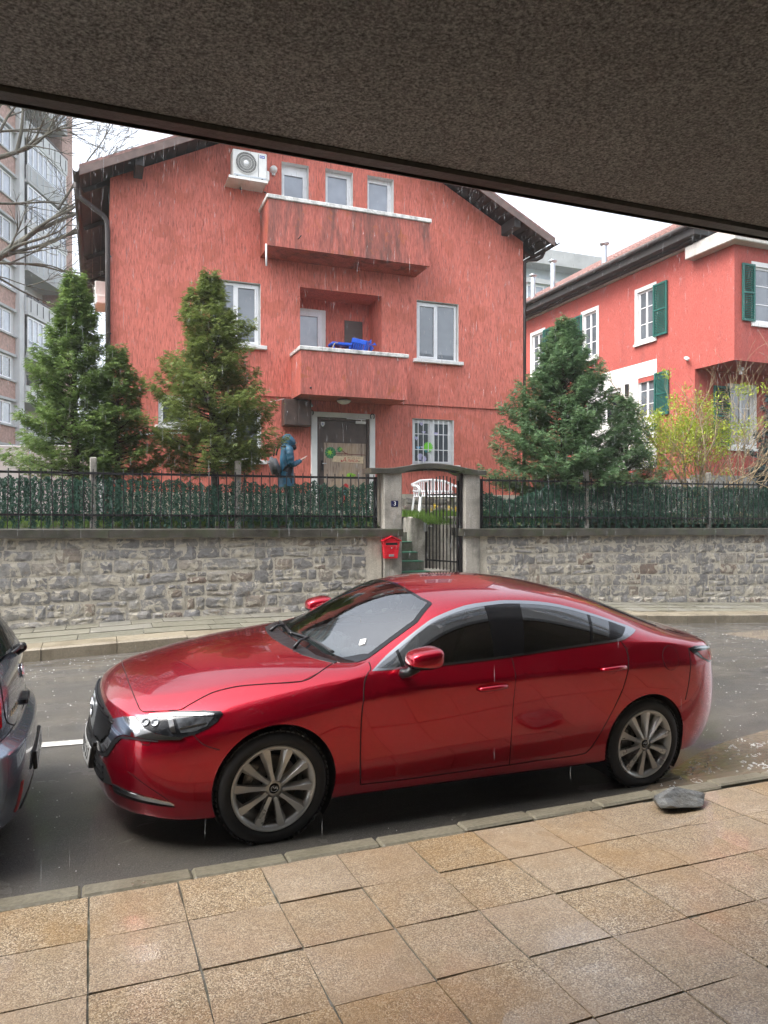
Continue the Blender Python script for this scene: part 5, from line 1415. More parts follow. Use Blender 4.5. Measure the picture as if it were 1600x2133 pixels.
# ---- strips of plastic leaves wired to the fence
def leaf_screen(a0, a1, seed, dens, label, top):
    g = np.random.default_rng(seed); n = int((a1 - a0) * dens)
    cx = a0 + (a1 - a0) * g.random(n); strip = np.round(cx / .105) * .105 + g.normal(0, .020, n)   # hanging in bunches
    cx = np.where(g.random(n) < .72, strip, cx)
    zb = 1.63 - .0072 * cx; ztop = np.array([top(v) for v in cx]); cz = zb + .01 + (ztop - zb) * g.random(n) ** .95
    keep = ~((cz < zb + .14) & (np.sin(cx * 23.0 + np.floor(cx * 4)) > .15)); cx, cz = cx[keep], cz[keep]; n = len(cx)
    cy = NW + .155 + g.normal(0, .022, n)
    L = g.uniform(.022, .046, n); Wd = L * g.uniform(.16, .26, n)
    an = g.normal(-math.pi / 2, .55, n); tilt = g.normal(0, .5, n)
    d = np.stack([np.cos(an) * np.cos(tilt), np.sin(tilt), np.sin(an) * np.cos(tilt)], 1); s_ = np.stack([-np.sin(an), g.normal(0, .5, n), np.cos(an)], 1)
    c = np.stack([cx, cy, cz], 1)
    V = np.stack([c, c + d * (L * .5)[:, None] + s_ * Wd[:, None], c + d * L[:, None], c + d * (L * .5)[:, None] - s_ * Wd[:, None]], 1).reshape(-1, 3)
    o = np_mesh('artificial_hedge', V, np.arange(4 * n).reshape(-1, 4), M['hedge']); return tag(o, label, 'hedge screen', None, 'stuff')
def top_l(a): return 2.50 - (.10 * abs(math.sin(a * 2.6)) * (1 if a > 1.0 else .25)) - .06 * abs(math.sin(a * 17))
def top_r(a): return (2.50 if a > 8.6 else 2.45 - .28 * (1 - abs(a - 7.75) / .9) if abs(a - 7.75) < .9 else 2.48) - .05 * abs(math.sin(a * 15))
leaf_screen(-8, AL1 - .1, 21, 9500, 'hanging dark green plastic leaves behind the left fence', top_l)
leaf_screen(AR0 + .1, 20, 22, 9000, 'hanging dark green plastic leaves behind the right fence', top_r)

# ---- gateway: two rendered piers under an arched lintel
gw = empty('gateway', (5.98, NW, 0), 'rendered gateway piers under a low arched dark lintel', 'gateway')
for (x0, x1) in ((4.97, 5.34), (6.66, 7.00)):
    mb = MB(); mb.bbox(x0, x1, NW - .03, NW + .36, wall_base(x0) - .2, 2.645, .02); rel(mb.build('pier', M['concrete']), gw)
mb = MB(); mb.smooth = False; N_ = 16; V = []; F = []
for k in range(N_ + 1):
    x = 4.70 + (7.10 - 4.70) * k / N_; t_ = (x - 5.35) / (6.64 - 5.35); up = .115 * max(0, math.sin(math.pi * min(1, max(0, (x - 5.05) / (6.95 - 5.05))))) ** 1.3
    zt = 2.715 + up; zb = 2.622 + (up * .95 if 0 < t_ < 1 else 0)
    V += [(x, NW - .09, zb), (x, NW - .09, zt - .01), (x, NW - .075, zt), (x, NW + .40, zt), (x, NW + .40, zb)]
for k in range(N_):
    for e in range(5): F.append((k * 5 + e, k * 5 + 5 + e, k * 5 + 5 + (e + 1) % 5, k * 5 + (e + 1) % 5))
F += [tuple(range(5)), tuple(reversed(range(N_ * 5, N_ * 5 + 5)))]
mb.add(V, F); rel(mb.build('arched_lintel', M['coping']), gw)
mb = MB()   # iron frame lining the opening
mb.box(5.345, 5.375, NW + .08, NW + .13, wall_base(5.3), 2.64); mb.box(6.61, 6.655, NW + .06, NW + .14, wall_base(6.6), 2.64)
P = [(5.36 + (6.63 - 5.36) * k / 12, NW + .10, 2.622 + .105 * math.sin(math.pi * (5.36 + 1.27 * k / 12 - 5.05) / 1.9) ** 1.3 - .01) for k in range(13)]
mb.tube(P, .022, 6); rel(tag(mb.build('gate_frame', M['black_iron']), kind='stuff'), gw)
# gate leaf, swung inwards
gt = empty('iron_gate', (6.60, NW + .12, .70), 'black iron bar gate standing open inwards', 'gate', None, (0, 0, R(180 - 72)))
LW = .97
def gtop(x): return 1.80 + .13 * math.sin(math.pi * x / LW)
for k in range(10):
    x = .03 + (LW - .06) * k / 9; w = .016 if 0 < k < 9 else .030
    mb = MB(); mb.bbox(x - w / 2 - .005, x + w / 2 + .005, -w / 2, w / 2, .0 if 0 < k < 9 else -.03, gtop(x), .003); mb.build('bar', M['black_iron'], gt)
for z in (.22, 1.55):
    mb = MB(); mb.box(.01, LW - .01, -.018, .018, z - .015, z + .015); mb.build('cross_rail', M['black_iron'], gt)
mb = MB(); mb.bbox(LW - .05, LW + .02, -.03, .03, .80, .98, .006); mb.build('lock_box', M['grey_metal'], gt)
mb = MB(); mb.smooth = True; mb.tube([(LW - .02, -.03, .91), (LW - .02, -.075, .91), (LW - .12, -.08, .905)], .010, 6); mb.build('gate_handle', M['grey_metal'], gt)
# steps up into the garden between the two cheek walls
stp = empty('garden_steps', (5.6, 13.2, .7), 'worn garden steps with green painted treads behind the gate', 'steps')
zz = [.76, .94, 1.10, 1.296, 1.50, 1.66]
for k, z in enumerate(zz):
    n0 = 12.92 + .29 * k
    mb = MB(); mb.bbox(ST0 + .02, ST1 - .0, n0, n0 + .31, .3, z - .008, .012); s_ = rel(mb.build('step', M['stairs']), stp)
    if 0 < k < 4 or k == 0:
        mb = MB(); mb.bbox(ST0 + .03, ST1 - .005, n0 - .004, n0 + .285, z - .0075, z + .004, .003); g_ = mb.build('tread_mat', M['green_paint']); g_.parent = s_
ck = empty('stair_cheek_wall', (6.0, 13.4, 1), 'stained low wall beside the garden steps', 'wall')
mb = MB(); mb.bbox(ST1, 6.64, 13.90, 14.10, .2, 1.80, .02); mb.bbox(ST1, ST1 + .16, 14.101, STN + .1, .2, 1.79, .02); mb.bbox(6.64, 6.80, NW + .36, 14.2, .2, 1.81, .02); mb.box(ST1 + .002, 6.638, NW + .34, 13.899, .2, .742); rel(mb.build('wall_body', M['wall_dirty']), ck)
mb = MB(); mb.bbox(ST0 - .16, ST0, NW + .36, STN + .1, .2, 1.74, .02); rel(mb.build('wall_body', M['wall_dirty']), ck)
mb = MB(); mb.box(5.2, 6.7, NW + .34, NW + .9, -.4, .60); rel(mb.build('threshold', M['stairs']), ck)

# ---- mailbox and house number on the left pier
bx = empty('mailbox', (5.075, NW - .04, 1.04), 'small red metal mailbox with a pitched lid hanging on the left gate pier', 'mailbox')
mb = MB(); w0, w1, h = .125, .160, .30
V = [(-w0, -.10, 0), (w0, -.10, 0), (w0, 0, 0), (-w0, 0, 0), (-w1, -.12, h), (w1, -.12, h), (w1, 0, h), (-w1, 0, h), (-w1, -.12, h + .015), (0, -.12, h + .085), (w1, -.12, h + .015), (-w1, 0, h + .015), (0, 0, h + .085), (w1, 0, h + .015)]
mb.add(V, [(0, 3, 2, 1), (0, 1, 5, 4), (1, 2, 6, 5), (2, 3, 7, 6), (3, 0, 4, 7), (4, 5, 10, 9, 8), (7, 11, 12, 13, 6), (5, 6, 13, 10), (7, 4, 8, 11)])
mb.build('box_body', M['red_box'], bx)
mb = MB()
for sg in (-1, 1):
    d = Vector((sg * .19, 0, -.085)); mb.obox((sg * .092, -.068, h + .068), (.215, .155, .014), Matrix.Rotation(sg * math.atan2(.075, .16), 3, 'Y'))
mb.build('lid', M['red_box'], bx)
mb = MB(); mb.box(-.115, .115, -.122, -.112, h - .052, h - .008); mb.build('letter_slot', M['arch_black'], bx)
mb = MB(); mb.bbox(-.155, .155, -.128, -.115, h - .078, h - .062, .003); mb.build('slot_lip', M['red_box'], bx)
mb = MB(); mb.bbox(-.05, .05, -.115, -.106, .035, .075, .003); mb.build('name_holder', M['grey_metal'], bx)
mb = MB(); mb.smooth = True; mb.tube([(0, -.105, h - .105), (0, -.126, h - .105)], .010, 10); mb.build('lock', M['grey_metal'], bx)
mb = MB(); mb.bbox(-.03, .055, -.120, -.113, h - .05, h - .022, .002); mb.build('letter', M['plate_white'], bx)
hn = empty('house_number', (5.185, NW - .034, 2.055), 'dark blue enamel house number plate reading 3 on the left gate pier', 'plaque')
mb = MB(); mb.bbox(-.072, .072, -.006, .003, -.058, .058, .004); mb.build('plate', M['blue_enamel'], hn)
mesh_obj('numeral', text_mesh('3', .115, .0008), M['plate_white'], hn, Matrix.Translation((0, -.0075, 0)) @ FACE_STREET)

# ================================================================== THE RED HOUSE
HN = 16.4; HX0, HX1 = .25, 10.19; HD = 9.2; RIDGE = 5.2
def roof_z(x): return 8.80 + .50 * (RIDGE + .33 - abs(x - RIDGE)) - .08        # top of the roof over x
house = empty('red_house', (5.2, HN, 1.8), 'red stucco gabled house with two balconies behind the iron fence', 'house')

def wall_with_holes(mb, x0, x1, z0, ztop, y, holes, depth, rev_mi=1, back=True):
    """wall facing -y at y with rectangular openings (x0,x1,z0,z1); ztop(x) is its upper edge; the reveals run in by depth"""
    zs = sorted(set([z0] + [h[2] for h in holes] + [h[3] for h in holes]))
    cuts = [x0, x1] + [h[0] for h in holes] + [h[1] for h in holes] + [RIDGE]
    for z in zs:      # where the roof line crosses a course
        w = 5.53 - (z - 8.56) / .5; cuts += [RIDGE - w, RIDGE + w]
    xs_ = sorted(set(c for c in cuts if x0 <= c <= x1))
    for i in range(len(xs_) - 1):
        a, b = xs_[i], xs_[i + 1]; xm = (a + b) / 2
        if b - a < 1e-5: continue
        for j in range(len(zs)):
            lo = zs[j]; hi = 99 if j == len(zs) - 1 else zs[j + 1]
            if any(h[0] < xm < h[1] and h[2] < lo + 1e-4 and lo < h[3] - 1e-4 or h[0] < xm < h[1] and abs(h[2] - lo) < 1e-4 for h in holes): continue
            ta, tb = min(hi, ztop(a)), min(hi, ztop(b))
            if (ta + tb) / 2 <= lo + 1e-5: continue
            mb.cur = 0; mb.add([(a, y, lo), (b, y, lo), (b, y, max(tb, lo)), (a, y, max(ta, lo))], [(0, 1, 2, 3)])
    for h in holes:
        a, b, lo, hi = h[:4]; d = h[4] if len(h) > 4 else depth; mb.cur = h[5] if len(h) > 5 else rev_mi
        mb.add([(a, y, lo), (b, y, lo), (b, y, hi), (a, y, hi), (a, y + d, lo), (b, y + d, lo), (b, y + d, hi), (a, y + d, hi)],
               [(0, 4, 5, 1), (1, 5, 6, 2), (2, 6, 7, 3), (3, 7, 4, 0)])
    mb.cur = 0
UP = [(3.88, 4.51, 8.0, 9.82, .24), (4.91, 5.58, 8.0, 9.84, .24), (5.94, 6.61, 8.0, 9.85, .24), (2.29, 3.40, 5.61, 7.0, .2), (7.21, 8.34, 5.61, 7.04, .2), (4.31, 6.30, 4.62, 7.03, .86, 0)]
LOW = [(7.11, 8.23, 3.05, 4.17, .17), (2.30, 3.42, 3.05, 4.17, .17), (1.21, 1.80, 3.75, 4.40, .15), (4.70, 6.01, 1.95, 4.10, .12)]
mb = MB(); wall_with_holes(mb, HX0, HX1, 4.50, lambda x: roof_z(x) - .16, HN, UP, .2)
mb.add([(HX0, HN, 4.5), (HX0, HN + HD, 4.5), (HX0, HN + HD, roof_z(HX0) - .16), (HX0, HN, roof_z(HX0) - .16)], [(0, 3, 2, 1)])
mb.add([(HX1, HN, 4.5), (HX1, HN + HD, 4.5), (HX1, HN + HD, roof_z(HX1) - .16), (HX1, HN, roof_z(HX1) - .16)], [(0, 1, 2, 3)])
mb.add([(HX0, HN + HD, 1.6), (HX1, HN + HD, 1.6), (HX1, HN + HD, roof_z(HX1)), (RIDGE, HN + HD, roof_z(RIDGE)), (HX0, HN + HD, roof_z(HX0))], [(4, 3, 2, 1, 0)])
mb.add([(HX0, HN, 4.5), (HX1, HN, 4.5), (HX1, HN + .05, 4.5), (HX0, HN + .05, 4.5)], [(0, 3, 2, 1)])
rel(mb.build('upper_wall', [M['stucco'], M['white_paint']]), house)
mb = MB(); wall_with_holes(mb, HX0 + .03, HX1 - .03, 2.32, lambda x: 4.52, HN + .035, LOW, .17)
mb.add([(HX0 + .03, HN + .035, 2.3), (HX0 + .03, HN + HD, 2.3), (HX0 + .03, HN + HD, 4.52), (HX0 + .03, HN + .035, 4.52)], [(0, 3, 2, 1)])
mb.add([(HX1 - .03, HN + .035, 2.3), (HX1 - .03, HN + HD, 2.3), (HX1 - .03, HN + HD, 4.52), (HX1 - .03, HN + .035, 4.52)], [(0, 1, 2, 3)])
rel(mb.build('lower_wall', [M['stucco'], M['white_paint']]), house)
mb = MB(); mb.box(HX0 - .02, 4.68, HN - .015, HN + .3, 1.3, 2.33); mb.box(6.03, HX1 + .02, HN - .015, HN + .3, 1.3, 2.33); mb.box(4.60, 6.1, HN - .3, HN + .3, 1.3, 1.95); pl_ = rel(mb.build('plinth', M['mortar']), house)
x = 6.06
for rw in range(3):
    x = 6.05 + rw * .15
    while x < 10.1:
        L = rnd.uniform(.35, .55); o = bpy.data.objects.new('stone', rnd.choice(STONES)); COL.objects.link(o); o.parent = pl_
        o.matrix_local = Matrix.Translation((min(x + L / 2, 10.0), HN - .02, 1.80 + rw * .185)) @ Matrix.Diagonal((L - .03, .028, .165, 1)); x += L

def window(x0, x1, z0, z1, y, glass_, cols=2, frame=.055, parent=house, curtain=None, sash=(0,), thick_top=0.0):
    """plastic frame in an opening: fixed frame > sash bars > panes, set at depth y"""
    mb = MB(); f = frame
    mb.box(x0, x1, y - .03, y + .03, z1 - f - thick_top, z1); mb.box(x0, x1, y - .03, y + .03, z0, z0 + f)
    mb.box(x0, x0 + f, y - .028, y + .028, z0 + f, z1 - f - thick_top); mb.box(x1 - f, x1, y - .028, y + .028, z0 + f, z1 - f - thick_top)
    w = (x1 - x0 - f * 2) / cols
    for k in range(1, cols): mb.box(x0 + f + w * k - .03, x0 + f + w * k + .03, y - .034, y + .03, z0 + f, z1 - f - thick_top)
    fr = rel(mb.build('window', M['white_pvc']), parent)
    for k in range(cols):
        a = x0 + f + w * k + (.03 if k else 0); b = x0 + f + w * (k + 1) - (.03 if k < cols - 1 else 0); s = .038
        if k in sash:
            mb = MB(); zt = z1 - f - thick_top
            mb.box(a, b, y - .045, y - .015, zt - s, zt); mb.box(a, b, y - .045, y - .015, z0 + f, z0 + f + s); mb.box(a, a + s, y - .044, y - .014, z0 + f + s, zt - s); mb.box(b - s, b, y - .044, y - .014, z0 + f + s, zt - s)
            q = mb.build('sash', M['white_pvc']); q.parent = fr
        mb = MB(); mb.box(a, b, y - .008, y + .008, z0 + f, z1 - f - thick_top); q = mb.build('pane', glass_); q.parent = fr
    return fr
def sill(x0, x1, z, y0, y1, h=.085, parent=house):
    mb = MB(); mb.bbox(x0, x1, y0, y1, z - h, z, .008); return rel(mb.build('window_sill', M['sill']), parent)
for h, tt, gl in ((UP[0], .12, M['glass_pale']), (UP[1], 0, M['glass_pale']), (UP[2], 0, M['glass_pale'])): window(h[0], h[1], h[2], h[3], HN + .20, gl, 1, .06, thick_top=tt)
window(UP[3][0] + .02, UP[3][1] - .02, UP[3][2], UP[3][3] - .02, HN + .13, M['glass'], 2, sash=(1,)); sill(2.20, 3.53, 5.605, HN - .10, HN + .12)
window(UP[4][0] + .02, UP[4][1] - .02, UP[4][2], UP[4][3] - .02, HN + .13, M['glass'], 2, sash=(0,)); sill(7.11, 8.44, 5.605, HN - .10, HN + .12)
wg = window(7.12, 8.22, 3.05, 4.16, HN + .16, M['glass'], 2, sash=(0, 1)); sill(7.06, 8.36, 3.05, HN - .08, HN + .15)
window(2.31, 3.41, 3.05, 4.16, HN + .16, M['glass'], 2, sash=(0,)); sill(2.2, 3.54, 3.05, HN - .08, HN + .15)
window(1.22, 1.79, 3.75, 4.40, HN + .13, M['glass'], 1); sill(1.14, 1.86, 3.75, HN - .08, HN + .12)
# window bars and the paper cut-outs stuck inside the barred window
mb = MB()
for x in np.linspace(7.13, 8.21, 9): mb.box(x - .007, x + .007, HN + .03, HN + .044, 3.06, 4.15)
for z in (3.42, 3.80): mb.box(7.12, 8.22, HN + .044, HN + .056, z - .008, z + .008)
wb = rel(mb.build('window_bars', M['white_pvc']), house)
def cutout(name, col, x, z, shape, s):
    t = NT(name + '_paper'); t.set('Base Color', t.ramp(t.noise(30, 2), [(.3, tuple(c * .85 for c in col)), (.7, col)])); t.set('Roughness', .7)
    mb = MB()
    if shape == 'heart': P = [(s * .055 * (16 * math.sin(q) ** 3) / 16, s * .055 * (13 * math.cos(q) - 5 * math.cos(2 * q) - 2 * math.cos(3 * q) - math.cos(4 * q)) / 16) for q in np.linspace(2 * math.pi, 0, 21)[:-1]]
    elif shape == 'fan': P = [((.11 if k % 2 else .145) * s * math.cos(q), (.11 if k % 2 else .145) * s * math.sin(q)) for k, q in enumerate(np.linspace(2 * math.pi, 0, 37)[:-1])]
    else: P = [(s * (.045 + .016 * math.sin(3 * q)) * math.cos(q), s * (.040 + .012 * math.cos(2 * q)) * math.sin(q)) for q in np.linspace(2 * math.pi, 0, 25)[:-1]]
    mb.prism([(x + a, z + b) for a, b in P[::-1]], 'y', HN + .096, HN + .100)
    o = mb.build('paper_cutout', t.m); o.parent = wg; return o
LIL = (.52, .50, .72)
for a in (('lilac', LIL, 7.247, 3.70, 'heart', 1), ('blue', (.16, .48, .75), 7.30, 3.468, 'blot', 1), ('white', (.62, .62, .70), 7.41, 3.48, 'blot', .9), ('green', (.22, .72, .06), 7.56, 3.49, 'fan', .95),
          ('teal', (.12, .50, .62), 7.51, 3.386, 'blot', .9), ('lilac_fan', LIL, 7.35, 3.25, 'fan', .62), ('lilac_fan', LIL, 7.44, 3.20, 'fan', .55), ('lilac', LIL, 7.775, 3.82, 'blot', 1.2), ('lilac', LIL, 7.44, 3.85, 'blot', .9), ('lilac', LIL, 7.38, 4.05, 'heart', .9)): cutout(*a)

# loggia behind the lower balcony: back wall, glazed door, dark panel for the shaded corner
mb = MB(); mb.box(4.25, 6.36, HN + .86, HN + .95, 4.5, 7.1); mb.box(4.31, 6.30, HN + .02, HN + .86, 4.50, 4.615); rel(mb.build('loggia_wall', M['stucco']), house)
mb = MB(); mb.box(5.65, 6.12, HN + .845, HN + .858, 4.62, 6.6); rel(mb.build('loggia_shade_panel', M['door']), house)  # flat brown sheet stands in for the shade at the back of the recess
mb = MB(); mb.bbox(4.33, 5.16, HN + .80, HN + .858, 4.62, 6.78, .01); rel(mb.build('white_door_surround', M['white_paint']), house)
window(4.40, 5.05, 4.64, 6.70, HN + .80, M['glass_pale'], 1, .07)

# balconies: parapet boxes on a slab, pale lichened copings
def balcony(x0, x1, y0, z0, zt, zc, name):
    mb = MB(); t = .13
    mb.box(x0, x1, y0, y0 + t, z0, zt); mb.box(x0, x0 + t, y0 + t, HN + .0, z0 + .002, zt); mb.box(x1 - t, x1, y0 + t, HN + .0, z0 + .002, zt)
    mb.box(x0 + t, x1 - t, y0 + t, HN, z0 + .003, z0 + .15)
    b = rel(mb.build('balcony', M['stucco_stained'] if name == 'upper' else M['stucco_worn']), house)
    mb = MB(); o = .035
    mb.bbox(x0 - o, x1 + o, y0 - o, y0 + t + .02, zt + .001, zc, .012); mb.bbox(x0 - o, x0 + t + .02, y0 + t + .021, HN, zt + .001, zc - .003, .012); mb.bbox(x1 - t - .02, x1 + o, y0 + t + .021, HN, zt + .001, zc - .003, .012)
    c = mb.build('coping', M['whitecap']); c.parent = b
    return b
b1 = balcony(3.39, 7.17, 15.55, 7.58, 8.58, 8.67, 'upper')
b2 = balcony(4.10, 6.60, 15.55, 4.455, 5.41, 5.50, 'lower')
mb = MB(); mb.smooth = True; mb.tube([(3.36, 15.62, 7.62), (3.36, 15.60, 7.15)], .020, 8); q = mb.build('drain_spout', M['white_pvc']); q.parent = b1
mb = MB(); mb.smooth = True; mb.tube([(4.05, 15.56, 7.80), (4.07, 15.40, 7.82)], .012, 6); q = mb.build('spout_stub', M['black_iron']); q.parent = b1
mb = MB(); mb.smooth = True; mb.tube([(4.32, 15.56, 4.60), (4.32, 15.52, 4.60)], .022, 8); q = mb.build('spout_stub', M['black_iron']); q.parent = b2

# roof: two slopes, boarded soffits, brown barge boards, gutters
OV, EV = .70, .58
yf, yb = HN - OV, HN + HD + .3
for sg, xe in ((-1, HX0 - EV), (1, HX1 + EV - .1)):
    mb = MB(); x0, x1 = (xe, RIDGE) if sg < 0 else (RIDGE, xe)
    zt0, zt1 = roof_z(x0), roof_z(x1); t = .05
    mb.add([(x0, yf - .03, zt0), (x1, yf - .03, zt1), (x1, yb, zt1), (x0, yb, zt0), (x0, yf - .03, zt0 - t), (x1, yf - .03, zt1 - t), (x1, yb, zt1 - t), (x0, yb, zt0 - t)],
           [(0, 1, 2, 3), (4, 7, 6, 5), (0, 4, 5, 1), (2, 6, 7, 3), (3, 7, 4, 0), (1, 5, 6, 2)])
    rel(mb.build('roof', M['roof_tile']), house)
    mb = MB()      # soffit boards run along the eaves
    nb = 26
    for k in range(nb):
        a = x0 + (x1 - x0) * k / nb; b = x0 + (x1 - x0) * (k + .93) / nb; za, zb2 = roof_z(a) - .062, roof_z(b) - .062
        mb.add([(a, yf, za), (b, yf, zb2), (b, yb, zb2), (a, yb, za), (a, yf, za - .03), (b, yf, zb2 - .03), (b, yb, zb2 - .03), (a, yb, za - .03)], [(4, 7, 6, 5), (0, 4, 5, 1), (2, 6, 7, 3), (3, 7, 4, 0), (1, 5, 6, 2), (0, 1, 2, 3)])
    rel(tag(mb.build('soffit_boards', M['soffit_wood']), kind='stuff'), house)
    mb = MB()      # barge board
    mb.add([(x0, yf - .028, zt0 - .051), (x1, yf - .028, zt1 - .051), (x1, yf + .003, zt1 - .051), (x0, yf + .003, zt0 - .051), (x0, yf - .028, zt0 - .21), (x1, yf - .028, zt1 - .21), (x1, yf + .003, zt1 - .21), (x0, yf + .003, zt0 - .21)],
           [(0, 1, 2, 3), (4, 7, 6, 5), (0, 4, 5, 1), (2, 6, 7, 3), (3, 7, 4, 0), (1, 5, 6, 2)])
    rel(mb.build('barge_board', M['fascia']), house)
    mb = MB(); zc = roof_z(xe) - .10; s2 = -1 if sg < 0 else 1
    V = []; F = []; n = 9
    for k in range(n):
        an = math.pi + math.pi * k / (n - 1)
        for y in (yf - .05, yb): V.append((xe + s2 * .06 + .065 * math.cos(an), y, zc + .065 * math.sin(an)))
    for k in range(n - 1): F.append((2 * k, 2 * k + 1, 2 * k + 3, 2 * k + 2))
    mb.smooth = True; mb.add(V, F); g_ = rel(mb.build('gutter', M['gutter']), house); md = g_.modifiers.new('thick', 'SOLIDIFY'); md.thickness = .006
    for ry in np.linspace(yf + .9, yb - .5, 5):
        mb = MB(); xo = HX0 if sg < 0 else HX1
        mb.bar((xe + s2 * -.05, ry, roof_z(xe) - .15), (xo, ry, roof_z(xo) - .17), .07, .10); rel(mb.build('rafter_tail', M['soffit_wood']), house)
mb = MB()      # purlin ends under the front overhang
for x in (HX0 + .55, HX1 - .55): mb.bbox(x - .09, x + .09, yf + .06, HN + .01, roof_z(x) - .36, roof_z(x) - .10, .01)
rel(tag(mb.build('purlin_ends', M['soffit_wood']), kind='stuff'), house)
mb = MB(); mb.smooth = True
xg = HX0 - EV - .06
mb.tube([(xg, HN - .2, 8.62), (xg, HN - .2, 8.42), (xg + .03, HN - .15, 8.32), (.12, HN - .07, 8.02), (.19, HN - .06, 7.92), (.20, HN - .06, 7.7), (.215, HN - .06, 1.9)], .052, 10)
for z in (8.46, 8.42): mb.lathe([(.054, -.012), (.062, 0), (.054, .012)], 12, Matrix.Translation((xg, HN - .2, z)))
for z in (7.2, 5.6, 4.0, 2.6): mb.lathe([(.053, -.015), (.060, 0), (.053, .015)], 12, Matrix.Translation((.215, HN - .06, z)))
rel(mb.build('downpipe', M['gutter']), house)
mb = MB(); mb.smooth = True; xg = HX1 + EV - .02
mb.tube([(xg, HN - .1, 8.82), (xg, HN - .1, 8.62), (xg - .06, HN - .08, 8.48), (xg - .2, HN - .06, 8.40), (HX1 + .07, HN + .05, 8.36), (HX1 + .06, HN + .05, 2)], .050, 10); rel(mb.build('downpipe', M['gutter']), house)

# entrance: white painted surround, brown metal door with its printed panel
mb = MB(); mb.bbox(4.57, 4.715, HN - .012, HN + .045, 1.95, 4.21, .006); mb.bbox(6.0, 6.135, HN - .012, HN + .045, 1.95, 4.21, .006); mb.bbox(4.716, 5.999, HN - .012, HN + .045, 4.095, 4.21, .006)
rel(mb.build('door_surround', M['white_paint']), house)
mb = MB(); mb.bbox(4.72, 4.775, HN + .01, HN + .14, 1.95, 4.09, .006); mb.bbox(5.945, 5.997, HN + .01, HN + .14, 1.95, 4.09, .006); mb.bbox(4.776, 5.944, HN + .01, HN + .14, 4.03, 4.09, .006); mb.bbox(4.78, 5.94, HN + .05, HN + .10, 1.96, 4.028, .004)
dr = rel(mb.build('door', M['door']), house)
def print_(name, m, P, y, par=None):
    mb = MB(); mb.prism(P, 'y', y - .0012, y); o = mb.build(name, m); o.parent = par or dr; return o
def woodprint():
    t = NT('printed_planks'); v = t.pos((26, 1, 2.2)); f = t.noise(1, 6, .6, v, 1.4); g = t.noise(3, 3)
    c = t.ramp(f, [(.35, (.14, .095, .07)), (.48, (.33, .25, .19)), (.7, (.44, .36, .30))])
    t.set('Base Color', t.mix(t.ramp(g, [(.4, 0.0), (.7, .5)]), c, (.48, .33, .18))); t.set('Roughness', .4); return t.m
PW = woodprint(); flat = lambda n_, c_, v_=.12: simple(n_, c_, .45, var=v_, scale=22)
P_G, P_LG, P_CR, P_RD, P_BR, P_BL = flat('print_green', (.04, .20, .08), .4), flat('print_lime', (.28, .55, .05), .3), flat('print_cream', (.66, .52, .34)), flat('print_red', (.50, .035, .04)), flat('print_brown', (.17, .05, .035)), flat('print_blue', (.25, .50, .65))
YP = HN + .049
print_('poster', PW, [(4.89, 2.02), (5.915, 2.02), (5.915, 3.51), (4.89, 3.505)], YP)
def star(cx, cz, r, n, d=.72): return [((r if k % 2 else r * d) * math.cos(2 * math.pi * k / (2 * n)) + cx, (r if k % 2 else r * d) * math.sin(2 * math.pi * k / (2 * n)) + cz) for k in range(2 * n)]
print_('printed_foliage', P_G, star(5.048, 3.275, .145, 13, .86), YP - .0014); print_('printed_foliage', P_G, star(5.27, 3.355, .075, 9, .7), YP - .0015)
print_('printed_leaves', P_LG, star(5.03, 3.285, .095, 7, .38), YP - .0028); print_('printed_leaves', P_LG, star(5.30, 3.362, .065, 6, .35), YP - .0029)
print_('printed_branch', P_BR, [(5.16, 3.258), (5.48, 3.246), (5.91, 3.236), (5.91, 3.252), (5.49, 3.262), (5.42, 3.282), (5.335, 3.335), (5.325, 3.325), (5.40, 3.268), (5.16, 3.270)], YP - .0030)
for k, x in enumerate((5.21, 5.25, 5.31, 5.40, 5.47, 5.52, 5.56)): print_('printed_string', P_BR, [(x, 3.18), (x + .006, 3.18), (x + .006, 3.256), (x, 3.256)], YP - .0020 - k * .0001)
print_('printed_sign', P_CR, [(5.088, 3.07), (5.33, 3.058), (5.60, 3.052), (5.855, 3.040), (5.846, 3.12), (5.862, 3.205), (5.5, 3.206), (5.125, 3.200), (5.105, 3.14)], YP - .0040)
for body_, s_, x, z in (('А', .150, 5.385, 3.118), ('лиса', .112, 5.585, 3.105)):
    mesh_obj('printed_letters', text_mesh(body_, s_, .0004, shear=.18), P_RD, dr, Matrix.Translation((x, YP - .0056, z)) @ FACE_STREET)
print_('printed_swirl', P_RD, star(5.315, 3.09, .035, 5, .45), YP - .0058); print_('printed_swirl', P_BR, star(5.745, 3.09, .026, 5, .4), YP - .0058)
mb = MB()
for k in range(16):
    if k in (5, 10): continue
    x = 5.45 + k * .021; mb.box(x, x + .013, YP - .0060, YP - .0048, 3.160, 3.170 + .006 * (k % 3))
q = tag(mb.build('printed_small_line', P_BR), kind='stuff'); q.parent = dr
print_('printed_leaf', P_LG, [(5.43, 2.72), (5.50, 2.69), (5.60, 2.72), (5.68, 2.77), (5.60, 2.80), (5.52, 2.82), (5.45, 2.79)], YP - .0028)
for c_, P in ((P_RD, star(5.42, 2.50, .075, 6, .8)), (P_BL, star(5.41, 2.36, .065, 6, .85)), (P_RD, star(5.39, 2.20, .09, 6, .8)), (P_LG, star(5.40, 2.08, .05, 6, .7))): print_('printed_shape', c_, P, YP - .0026 - .0002 * P[0][1])
mb = MB(); mb.bbox(5.655, 5.905, HN - .0, HN + .05, 3.975, 4.035, .006); mb.bar((5.42, HN - .02, 4.078), (5.885, HN - .03, 4.066), .024, .02); mb.bar((5.78, HN - .01, 4.02), (5.80, HN - .02, 4.07), .02); q = mb.build('door_closer', M['white_plastic']); q.parent = dr
